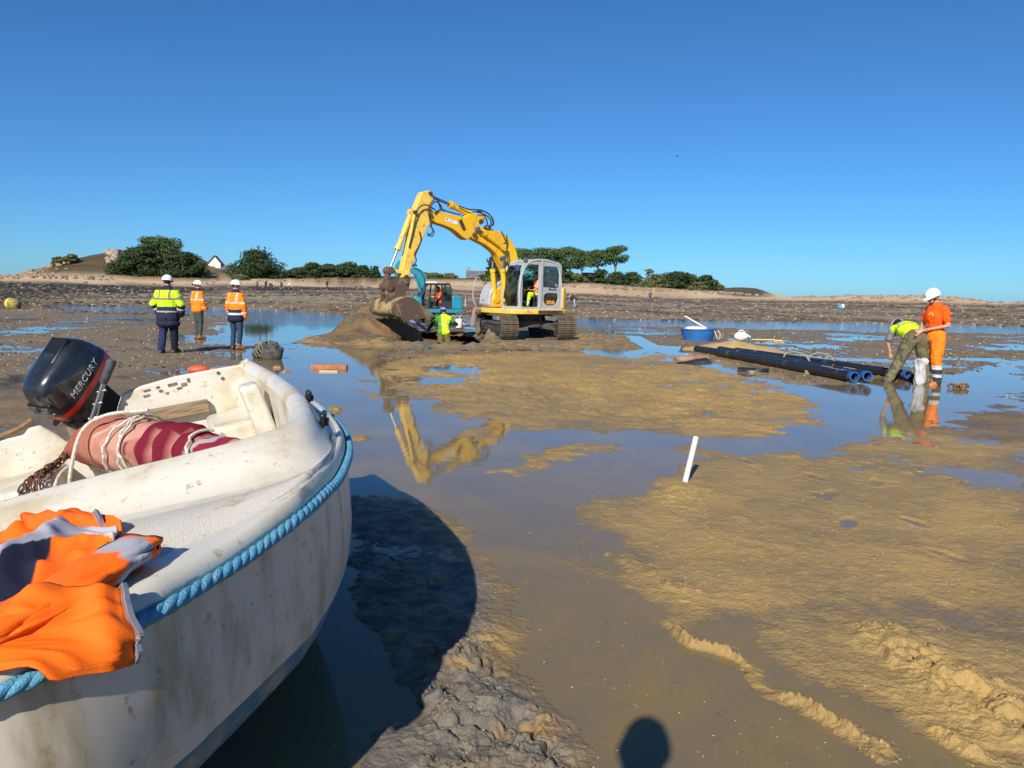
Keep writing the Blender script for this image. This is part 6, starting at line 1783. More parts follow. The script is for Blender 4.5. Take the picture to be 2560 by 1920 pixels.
mb = MB(); mb.ell((0, 0, 0), (.40, .34, .09), None, 24, 10); small('lid', 'white round lid lying inside the blue tub', 'lid', mb, M_PLAST, (x - .1, y, gz(x, y) + .42))
mb = MB(); mb.bar((-.42, 0, .30), (.40, .1, -.12), .14, .05); small('board', 'white board sticking up out of the blue tub', 'board', mb, M_PLAST, (x - .12, y - .08, gz(x, y) + .56), bev=.02)
# white can with a pale paddle
x, y = (8.36, 27.9)
mb = MB(); mb.ell((0, 0, .16), (.26, .17, .17), None, 20, 12); mb.cyl((.22, 0, .20), (.33, .02, .14), .05, 12, r2=.035); mb.tube(spline([(-.1, 0, .32), (-.05, 0, .38), (.08, 0, .37), (.12, 0, .30)], 16), .018, 6)
small('jerrycan', 'white plastic can lying on the flat right of the blue tub', 'can', mb, M_PLAST, (x, y, gz(x, y) - .02))
mb = MB(); mb.tube([(0, 0, .03), (.78, -.12, .05)], .022, 8); mb.prism([(.72, .0), (1.05, .0), (1.05, .05), (.72, .05)], -.20, -.06)
small('spade', 'yellow-handled spade lying beside the white can', 'spade', mb, P('yellow_handle', (.62, .45, .12), .6), (x + .42, y, gz(x, y)))
# fresh sand pile
def sand_h(px_, py_):
    r = np.hypot((px_) / 1.5, py_ / 1.6); z = .30 * np.clip(1 - r, 0, 1) ** 1.1
    return np.where(z > .004, z + .03 * fbm(px_ / .4, py_ / .4, 3, 300) * np.clip(z * 12, 0, 1), -.05)
xs = np.arange(-1.6, 1.61, .08); X_, Y_ = np.meshgrid(xs, xs); Z_ = sand_h(X_.ravel(), Y_.ravel()); k_ = len(xs)
q_ = np.array([(i * k_ + j, i * k_ + j + 1, (i + 1) * k_ + j + 1, (i + 1) * k_ + j) for i in range(k_ - 1) for j in range(k_ - 1)]); q_ = q_[(Z_[q_] > 0).any(1)]
x, y = (6.49, 21.28)
o = link_mesh('sand_pile', np_mesh('sand_pile', np.stack([X_.ravel(), Y_.ravel(), Z_], 1), q_), P('yellow_sand', (.50, .34, .14), .9, var=(.40, .26, .10), vscale=5, bump=.4)); o.location = (x, y + 1.0, .02)
tag(o, 'low pile of yellow sand behind the black pipes', 'sand pile')
# white sack between the two workers
mb = MB(); Pg = []
for i in range(16):
    t = i / 15; row = []
    for k in range(40):
        a = 2 * math.pi * k / 40
        w = 1 + .13 * math.sin(5 * a + 7 * t) + .06 * math.sin(7 * a - 9 * t)
        r_ = np.interp(t, [0, .15, .5, .75, .9, 1], [.04, .10, .10, .08, .10, .14]) * w
        row.append((r_ * math.cos(a), r_ * .75 * math.sin(a),   .50 * t + .05 * math.sin(a * 2) * t))
    Pg.append(row)
mb.grid(Pg, closed_v=True)
o = small('sack', 'white woven sack held open between the two pipe workers', 'sack', mb, P('white_woven_sack', (.50, .49, .50), .8, var=(.33, .32, .33), vscale=7, bump=.4, bscale=60), (7.66, 14.22, -.05), smooth=60)
md = o.modifiers.new('t', 'SOLIDIFY'); md.thickness = .006
# white stake pipe in the foreground
a_, b_ = Vector((*(1.42, 6.15), -.12)), Vector((1.57, 6.35, 0.37))
mb = MB(); d_ = b_ - a_; nn = 20
mb.tube([(0, 0, 0), tuple(d_ * .5), tuple(d_)], .0235, nn, cap=False); mb.tube([tuple(d_), tuple(d_ * .8)], .019, nn, cap=True)
small('pvc_stake', 'slanting off-white plastic pipe stuck in the near mud', 'pipe stake', mb, P('chalky_pvc', (.62, .60, .56), .55, var=(.42, .38, .30), vscale=12, lo=.5, hi=.8), a_)

# ------------------------------------------------------------------ left side finds
x, y = (-5.43, 16.77)
rk = empty('mooring_float', (x, y, gz(x, y) - .03), R(-20)); tag(rk, 'dark weed-covered mooring floats tied with rope beside the channel', 'float')
M_FLOAT = P('algae_covered_rubber', (.045, .045, .042), .7, var=(.10, .095, .075), vscale=5, bump=.6, bscale=20)
for (cx, cy, rx, ry, rz_) in ((-.22, .05, .15, .20, .19), (.16, -.06, .27, .22, .20)):
    mb = MB(); mb.ell((cx, cy, rz_ * .9), (rx, ry, rz_), None, 40, 26)
    mb.v = [tuple(Vector(p) * (1 + .22 * float(gnoise(np.array([p[0] * 7 + 1]), np.array([p[1] * 7 + p[2] * 6]), 3)[0]) + .10 * float(gnoise(np.array([p[0] * 19]), np.array([p[1] * 17 + p[2] * 15]), 5)[0]))) for p in mb.v]
    mb.build('float_body', M_FLOAT, rk, smooth=60)
mb = MB()
for k in range(4):
    mb.tube(spline([(-.10 + .04 * k + .06 * math.cos(a * 3 + k), .22 * math.cos(a), .20 + .24 * math.sin(a)) for a in np.linspace(-.6, 3.6, 14)], 50), .016, 6)
mb.build('rope', P('muddy_rope', (.20, .155, .09), .9, bump=.6), rk, smooth=60)
x, y = (-3.6, 14.91)
mb = MB(); mb.box((0, 0, .05), (.68, .20, .08))
for k in range(19): mb.box((-.32 + .64 * k / 18, -.103, .05), (.018, .012, .085))
small('hollow_brick', 'ribbed terracotta block half sunk in the channel', 'brick', mb, P('terracotta', (.50, .20, .085), .75, var=(.36, .15, .07), vscale=8), (x, y, -.015), R(4), bev=.006)
x, y = (-3.46, 14.25)
mb = MB(); mb.box((0, 0, .02), (.34, .07, .035)); small('plank_scrap', 'thin pale plank scrap floating by the terracotta block', 'plank', mb, P('pale_plank', (.55, .40, .26), .7), (x, y, -.008), R(3))
for i, (q, lab, s) in enumerate(((((-4.6, 14.78)), 'small orange brick fragment behind the boat stern corner', .13), (((-4.2, 14.1)), 'longer orange brick fragment between the stern corner and the channel', .16))):
    mb = MB(); mb.box((0, 0, .03), (s * 1.2, s * .6, .07), taper=.8); small('brick_fragment', lab, 'brick', mb, P('broken_brick', (.46, .20, .08), .8, var=(.3, .2, .12), vscale=9), (q[0], q[1], gz(*q) - .01), R(20 + 30 * i), bev=.01)
x, y = (-5.72, 13.79)
mb = MB(); mb.ell((0, 0, .07), (.20, .12, .075), None, 20, 10); mb.cyl((.18, 0, .06), (.28, .03, .08), .03, 10)
small('orange_float', 'orange float lying on the mud just beyond the boat transom', 'float', mb, P('orange_float_skin', (.80, .10, .03), .5, var=(.5, .08, .03), vscale=6), (x, y, gz(x, y) - .02), R(10))
x, y = (-29.84, 45.44)
bu = empty('marker_buoy', (x, y, gz(x, y) - .05), R(-20)); bu.scale = (.7, .7, .7); tag(bu, 'large yellow buoy lying on its side by dark weed', 'buoy')
mb = MB(); mb.ell((-.22, 0, .50), (.42, .50, .50), None, 28, 16); mb.build('cap', P('yellow_buoy_paint', (.75, .52, .03), .5, var=(.55, .40, .06), vscale=4), bu, smooth=60)
mb = MB(); mb.tube([(-.10, 0, .50), (.30, 0, .44), (.62, 0, .36), (.70, 0, .34)], [.49, .47, .34, .22], 26); mb.build('fouled_end', P('fouled_yellow', (.36, .28, .06), .8, var=(.10, .09, .04), vscale=5, bump=.5), bu, smooth=60)
# trench gear
x, y, z = (-4.01, 25.6, 0.41)
pm = empty('pump', (x, y, dig_height(np.array([x]), np.array([y]))[0] * 0 + z), R(-15)); tag(pm, 'small red-framed motor pump on the edge of the trench', 'pump')
mb = MB()
for s in (-.16, .16):
    mb.tube(spline([(-.24, s, 0), (-.24, s, .30), (-.16, s, .38), (.16, s, .38), (.24, s, .30), (.24, s, 0)], 30), .018, 7)
for q in (-.24, .24): mb.tube([(q, -.16, .05), (q, .16, .05)], .018, 7)
mb.build('frame', P('red_tube', (.62, .05, .02), .45), pm)
mb = MB(); mb.box((0, 0, .18), (.30, .24, .20)); mb.build('engine', P('grey_engine', (.25, .24, .24), .5), pm, bev=.03)
mb = MB(); mb.box((0.02, 0, .32), (.26, .22, .08)); mb.build('tank', M_PLAST, pm, bev=.03)
x, y, z = (-1.87, 26.2, 0.33)
pl = empty('bucket', (x, y, z), 0); tag(pl, 'white plastic bucket hung at the right edge of the trench', 'bucket')
mb = MB(); cr = lambda r_, zz: [(r_ * math.cos(2 * math.pi * k / 24), r_ * math.sin(2 * math.pi * k / 24), zz) for k in range(24)]
mb.grid([cr(.11, 0), cr(.145, .28), cr(.152, .28), cr(.152, .30), cr(.138, .30), cr(.105, .02)], closed_v=True); mb.add(cr(.11, 0), [tuple(range(23, -1, -1))]); mb.add(cr(.105, .02), [tuple(range(24))]); mb.build('shell', M_PLAST, pl)
mb = MB(); mb.tube(spline([(-.15, 0, .28), (-.1, 0, .42), (.1, 0, .42), (.15, 0, .28)], 20), .006, 6); mb.build('handle', M_DARK, pl)
x, y, z = (-1.97, 26.8, 0.49)
mb = MB()
for k in range(7):
    a = 2.4 * k
    mb.tube(spline([(.3 * math.cos(a), .1 * math.sin(a), -.1), (.12 * math.cos(a + 1), .1, .12), (.2 * math.cos(a + 2.2), 0, .24), (.28 * math.cos(a + 3), .05, .05)], 18), .016, 6)
small('hose_coil', 'tangled grey hose coiled above the white bucket', 'hose', mb, P('grey_hose', (.36, .36, .34), .6), (x, y, z))
mb = MB(); mb.tube(spline([(-4.81, 27.5, 0.73), (-4.51, 27.0, 0.62), (-4.17, 26.6, 0.49), (-3.79, 26.6, 0.5), (-3.45, 26.4, 0.48), (-3.17, 25.9, 0.39), (-2.89, 25.4, 0.28)], 60), .05, 10)
tag(mb.build('blue_hose', P('blue_hose_skin', (.10, .19, .50), .45, var=(.22, .28, .48), vscale=4), None, 60), 'blue layflat hose running down into the trench', 'hose')
h0, h1 = Vector((-2.93, 26.16, .20)), Vector((-3.46, 24.6, 0.07))
sh = empty('shovel', h1, 0); tag(sh, 'long-handled shovel gripped by the trench worker', 'shovel')
mb = MB(); mb.tube([tuple(h0 + (h0 - h1) * .25 - h1), tuple(Vector((0, 0, 0)))], .018, 8); mb.build('handle', M_WOOD, sh)
mb = MB(); mb.grid([[(-.22 + .05 * abs(b), b * .11, -.06 + .03 * b * b) for b in (-1, -.5, 0, .5, 1)], [(0, b * .12, .02 + .03 * b * b) for b in (-1, -.5, 0, .5, 1)], [(.12, b * .06, .06) for b in (-1, -.5, 0, .5, 1)]]); mb.build('blade', M_DARK, sh)
# far markers
x, y = (40.71, 95.0, 0.46)[:2]
mf = empty('marker_float', (x, y, gz(x, y)), 0); tag(mf, 'tiny blue and white float far out on the right flat', 'float')
mb = MB(); mb.ell((.16, 0, .42), (.24, .24, .30), None, 14, 8); mb.build('white_part', M_PLAST, mf)
mb = MB(); mb.ell((-.14, 0, .32), (.30, .3, .32), None, 14, 8); mb.build('blue_part', P('pale_blue_float', (.06, .28, .55), .5), mf)
x, y = (-4.75, 75.0, -0.2)[:2]
sk = empty('survey_stake', (x, y, gz(x, y) - .1), 0); tag(sk, 'thin white and pink survey stake between the two excavators', 'stake')
mb = MB(); mb.cyl((0, 0, 0), (0, 0, .75), .035, 8); mb.build('white_post', M_PLAST, sk)
mb = MB(); mb.cyl((0, 0, .75), (.01, 0, 1.2), .03, 8); mb.build('pink_top', P('pink_paint', (.6, .16, .14), .6), sk)
x, y, z = (30.76, 150.0, 28.23)
bd_ = MB(); bd_.ell((0, 0, 0), (.09, .24, .08)); bd_.grid([[(s * .1, .08, .02), (s * .1, -.10, .02)] if abs(s) < 1 else [(s * .3, .06 - .05 * abs(s), .02 + .10 * (2.2 - abs(s))), (s * .3, -.10, .02 + .10 * (2.2 - abs(s)))] for s in (-2.2, -1.2, 0, 1.2, 2.2)])
small('seabird', 'tiny dark seabird alone in the blue sky', 'bird', bd_, M_DARK, (x, y, z), R(60))
# brown weed clump by the pipe workers
x, y = (8.07, 13.65)
mb = MB()
for k in range(26):
    a = RNG.uniform(0, 6.3); r_ = RNG.uniform(0, .12); L_ = RNG.uniform(.04, .1); b2 = RNG.uniform(0, 6.3)
    p = np.array([r_ * math.cos(a) * 1.5, r_ * math.sin(a), .03])
    mb.tube([tuple(p), tuple(p + [L_ * .5 * math.cos(b2), L_ * .5 * math.sin(b2), .06]), tuple(p + [L_ * math.cos(b2), L_ * math.sin(b2), .0])], [.02, .024, .008], 5)
small('seaweed_clump', 'orange-brown seaweed clump at the feet of the orange worker', 'seaweed', mb, P('brown_kelp', (.20, .085, .025), .4, var=(.10, .05, .02), vscale=12), (x, y, -.01))
# wooden handle lying on the starboard quarter of the boat
mb = MB(); mb.tube([bl(.02, -.30, .02), bl(.03, -.37, -.01), bl(.05, -.52, -.035)], .014, 8); mb.v = [tuple(_bm @ Vector(p)) for p in mb.v]
tag(mb.build('tool_handle', M_WOOD, None), 'brown wooden handle lying on the boat stern at the picture edge', 'handle')

# ------------------------------------------------------------------ shells, clods and weed scattered on the flat
def scatter(name, label, pts, size, mat, squash=.6, kind='stuff'):
    ico = [(0, 0, 1), (.89, 0, .45), (.28, .85, .45), (-.72, .53, .45), (-.72, -.53, .45), (.28, -.85, .45), (.72, .53, -.45), (-.28, .85, -.45), (-.89, 0, -.45), (-.28, -.85, -.45), (.72, -.53, -.45), (0, 0, -1)]
    fc = [(0, 1, 2), (0, 2, 3), (0, 3, 4), (0, 4, 5), (0, 5, 1), (1, 6, 2), (2, 7, 3), (3, 8, 4), (4, 9, 5), (5, 10, 1), (6, 7, 2), (7, 8, 3), (8, 9, 4), (9, 10, 5), (10, 6, 1), (11, 7, 6), (11, 8, 7), (11, 9, 8), (11, 10, 9), (11, 6, 10)]
    I_ = np.array(ico); F_ = np.array(fc); n = len(pts)
    a = RNG.uniform(0, 6.28, n); c, s = np.cos(a), np.sin(a)
    V = I_[None] * (1 + RNG.uniform(-.3, .3, (n, 12, 1))) * np.stack([size, size * RNG.uniform(.5, .95, n), size * squash * RNG.uniform(.7, 1.2, n)], 1)[:, None, :]
    x_ = V[..., 0] * c[:, None] - V[..., 1] * s[:, None]; y_ = V[..., 0] * s[:, None] + V[..., 1] * c[:, None]
    V = np.stack([x_, y_, V[..., 2]], -1) + pts[:, None, :]
    T_ = (F_[None] + 12 * np.arange(n)[:, None, None]).reshape(-1, 3)
    o = link_mesh(name, np_mesh(name, V.reshape(-1, 3), None, T_, smooth=False), mat)
    return tag(o, label, name.replace('_', ' '), kind=kind)
def on_ground(x_, y_, dz=0.0, above=None):
    z_ = height(x_, y_); k = z_ > (-1e9 if above is None else above)
    return np.stack([x_, y_, z_ + dz], 1)[k]
def fan(n, d0, d1, t0, t1):
    y_ = 1 / RNG.uniform(1 / d1, 1 / d0, n); return y_ * RNG.uniform(t0, t1, n), y_
x_, y_ = fan(3400, 12, 60, -.72, .72)
k_ = (poly_sd(x_, y_, DIG) < 0) & (poly_sd(x_, y_, OCHRE[0][0]) < .2)
pt = on_ground(x_[k_], y_[k_], .004, -.002)
scatter('shell_litter', 'pale shells littered over the tidal flat', pt, RNG.uniform(.010, .032, len(pt)) * np.clip(np.hypot(pt[:, 0], pt[:, 1]) / 22, .8, 1.8), P('pale_shell', (.48, .42, .33), .6, var=(.30, .24, .17), vscale=2), .45)
x_, y_ = fan(2600, 12, 60, -.74, .74); pt = on_ground(x_, y_, .0, -.004); pt = pt[(poly_sd(pt[:, 0], pt[:, 1], DIG) < 0) & (poly_sd(pt[:, 0], pt[:, 1], OCHRE[0][0]) < 0) & (pt[:, 1] > 14)]
scatter('flat_stones', 'dark stones and weed tufts on the tidal flat', pt, RNG.uniform(.015, .07, len(pt)), P('dark_weedy_stone', (.055, .042, .028), .8, var=(.13, .095, .06), vscale=3), .5)
STREAM = WATER[-1][0]
x_, y_ = fan(9000, 40, 188, -.80, .80)
k_ = (poly_sd(x_, y_, STREAM) < -.5) & (fbm(x_ / 14, y_ / 9, 3, 400) > -.12)
pt = on_ground(x_[k_], y_[k_], .0, .0)
scatter('weed_rocks', 'dark weed-covered rocks dotted over the far flats', pt, RNG.uniform(.12, .55, len(pt)) * np.clip(pt[:, 1] / 90, .45, 1.4), P('black_weed_rock', (.050, .040, .028), .8, var=(.13, .10, .065), vscale=.15, lo=.4, hi=.6), .30)
x_, y_ = fan(2600, 42, 185, -.80, .80); k_ = poly_sd(x_, y_, STREAM) < -.5
pt = on_ground(x_[k_], y_[k_], .0, .0)
scatter('pale_stones', 'pale stones dotted over the far flats', pt, RNG.uniform(.06, .25, len(pt)) * np.clip(pt[:, 1] / 90, .5, 1.4), P('pale_far_stone', (.40, .31, .20), .8, var=(.28, .21, .13), vscale=.2), .4)
def in_poly(poly, n):
    P_ = np.array(poly); x_ = RNG.uniform(P_[:, 0].min(), P_[:, 0].max(), n); y_ = RNG.uniform(P_[:, 1].min(), P_[:, 1].max(), n)
    k = poly_sd(x_, y_, poly) > 0; return x_[k], y_[k]
pts_ = []
for poly, n in ((CLAY[0][0], 240), (CLODS[1][0], 140), (CLODS[2][0], 60)):
    pts_.append(on_ground(*in_poly(poly, n), .0, -.012))
pt = np.vstack(pts_); pt = pt[pt[:, 1] > 1.2]
scatter('clay_clods', 'grey clay clods on the near bank', pt, RNG.uniform(.003, .011, len(pt)), P('grey_clay_clod', (.20, .165, .12), .75, var=(.13, .11, .09), vscale=9, bump=.4), .7)
pts_ = [on_ground(*in_poly(CLODS[3][0], 160), .0, -.012), on_ground(*in_poly(MUD[9][0], 420), .0, .0)]
for rd, _, w in RIDGE[3:7]:
    q = spline(rd, 40); pts_.append(on_ground(q[:, 0] + RNG.normal(0, w * 1.5, 40), q[:, 1] + RNG.normal(0, w * 1.5, 40), -.002, -.01))
pt = np.vstack(pts_)
scatter('ochre_clods', 'ochre mud crumbs on the near right mud', pt, RNG.uniform(.003, .010, len(pt)), P('ochre_clod', (.40, .26, .09), .8, var=(.28, .18, .07), vscale=9, bump=.4), .7)
x_, y_ = fan(260, 1.9, 9, -.25, .7); pt = np.stack([x_, y_, np.maximum(height(x_, y_), 0) + .001], 1)
scatter('grit', 'small pale grit and shell in the shallow water', pt, RNG.uniform(.002, .005, len(pt)), P('pale_grit', (.42, .35, .24), .6), .5)

# ------------------------------------------------------------------ trees, houses and rocks along the shore
def leaf_mat(name, a, b_):
    m, nt, b = new_mat(name)
    pos = geo_pos(nt)
    c = mixc(nt, ramp_n(nt, noise_n(nt, pos, .45, 4, .6), .35, .65), a, b_)
    c = mixc(nt, ramp_n(nt, noise_n(nt, pos, 2.5, 3), .45, .7), c, tuple(x * 1.5 for x in b_))
    rnd = nd(nt, 'ShaderNodeNewGeometry').outputs['Random Per Island']
    c = mixc(nt, math_n(nt, 'MULTIPLY', rnd, .45), c, tuple(x * 1.6 for x in b_))
    nt.links.new(c, b.inputs['Base Color']); b.inputs['Roughness'].default_value = .75; b.inputs['Specular IOR Level'].default_value = .2
    return m
M_LEAF = {'umb': leaf_mat('pine_needles', (.035, .062, .018), (.062, .098, .030)), 'dense': leaf_mat('evergreen_leaf', (.017, .032, .011), (.036, .056, .020)),
          'cone': leaf_mat('cypress_leaf', (.015, .030, .011), (.034, .054, .020)), 'bush': leaf_mat('scrub_leaf', (.050, .066, .024), (.100, .105, .042)), 'thin': leaf_mat('thin_leaf', (.09, .09, .045), (.14, .12, .07))}
M_BARK = P('pine_bark', (.11, .080, .058), .9, var=(.18, .14, .11), vscale=2)
def crown_mesh(clumps, n, size, rng):
    V = np.zeros((n, 4, 3)); w = np.array([c[1][0] * c[1][1] * c[1][2] for c in clumps]) ** .67; w /= w.sum()
    idx = rng.choice(len(clumps), n, p=w)
    d = rng.normal(size=(n, 3)); d /= np.linalg.norm(d, axis=1)[:, None]
    rad = rng.uniform(.3, 1.0, n) ** .5 * (1 + .35 * (rng.uniform(0, 1, n) > .86) * rng.uniform(0, 1, n))
    C_ = np.array([c[0] for c in clumps])[idx]; R_ = np.array([c[1] for c in clumps])[idx]
    ctr = C_ + d * R_ * rad[:, None]
    nr = d * .8 + rng.normal(size=(n, 3)) * .55; nr[:, 2] += .8; nr /= np.linalg.norm(nr, axis=1)[:, None]
    t = np.cross(nr, rng.normal(size=(n, 3))); t /= np.linalg.norm(t, axis=1)[:, None]; b = np.cross(nr, t)
    s = size * rng.uniform(.6, 1.35, n)[:, None]
    V[:, 0] = ctr - t * s; V[:, 1] = ctr - b * s * .55; V[:, 2] = ctr + t * s; V[:, 3] = ctr + b * s * .55
    return V.reshape(-1, 3), np.arange(n * 4).reshape(-1, 4)
def tree(label, X, Y, h, w, kind, seed, group):
    rng = np.random.default_rng(seed)
    z = gz(X, Y) - .3
    h = max(h - z, 2.0)
    root = empty('pine_tree' if kind == 'umb' else ('cypress_tree' if kind == 'cone' else ('shrub' if kind == 'bush' else 'evergreen_tree')), (X, Y, z), rng.uniform(0, 6))
    tag(root, label, 'bush' if kind == 'bush' else 'tree', group)
    cl = []; mb = MB()
    hw = w / 2
    if kind == 'umb':
        nl = 7
        mb.tube(spline([(0, 0, 0), (rng.normal() * .3, rng.normal() * .3, h * .35), (rng.normal() * .4, rng.normal() * .4, h * .62), (0, 0, h * .86)], 14), list(np.linspace(h * .035, h * .012, 14)), 8)
        for k in range(nl):
            a = 2 * math.pi * k / nl + rng.uniform(-.4, .4); rr = hw * rng.uniform(.35, .72); zz = h * rng.uniform(.62, .88)
            e = (rr * math.cos(a), rr * math.sin(a), zz)
            mb.tube(spline([(0, 0, h * rng.uniform(.38, .6)), (e[0] * .5, e[1] * .5, zz * .86), e], 8), list(np.linspace(h * .014, h * .005, 8)), 6)
            q = hw * rng.uniform(.26, .42); cl.append((e, (q, q, q * .62)))
        for k in range(9):
            a = rng.uniform(0, 6.3); rr = hw * rng.uniform(0, .45); q = hw * rng.uniform(.3, .5)
            cl.append(((rr * math.cos(a), rr * math.sin(a), h * rng.uniform(.80, .92)), (q, q, min(q * .5, h * .12))))
        n = int(3000 + w * 170); size = .27
    elif kind == 'cone':
        mb.tube([(0, 0, 0), (0, 0, h * .8)], [h * .05, h * .01], 8)
        for k in range(12):
            cl.append(((rng.normal() * hw * .25, rng.normal() * hw * .25, h * rng.uniform(.80, 1.02)), (hw * .04, hw * .04, h * .07)))
        for k in range(110):
            t = rng.uniform(0, .96) ** 1.25; a = rng.uniform(0, 6.3); rr = hw * (1 - t) ** .62 * rng.uniform(.2, .95)
            q = hw * rng.uniform(.15, .27) * (1.15 - t * .6); cl.append(((rr * math.cos(a), rr * math.sin(a), h * (.02 + t * .92)), (q * 1.4, q * 1.4, q * .5)))
        n = 13000; size = .32
    else:
        mb.tube([(0, 0, 0), (rng.normal() * .3, 0, h * .4), (0, 0, h * .75)], [h * .045, h * .03, h * .01], 8)
        for k in range(5): 
            a = 1.3 * k; mb.tube([(0, 0, h * .3), (hw * .5 * math.cos(a), hw * .5 * math.sin(a), h * .6)], [h * .02, h * .006], 6)
        for k in range(52):
            a = rng.uniform(0, 6.3); t = rng.uniform(0, 1) ** 1.2; rr = hw * rng.uniform(.0, .92) * math.sqrt(max(.05, 1 - t ** 2.2)); q = hw * rng.uniform(.20, .36)
            cl.append(((rr * math.cos(a), rr * math.sin(a), h * (.06 + .80 * t)), (q * 1.15, q * 1.15, min(q * .5, h * .15))))
        n = int(2200 + w * h * 45); size = .30
        if kind == 'thin': n = 260; cl = [c for c in cl if c[0][2] > h * .55]
    mb.build('trunk', M_BARK, root, smooth=60)
    V, q = crown_mesh(cl, n, size, rng)
    link_mesh('crown', np_mesh('crown', V, q, smooth=False), M_LEAF[kind], root)
    return root
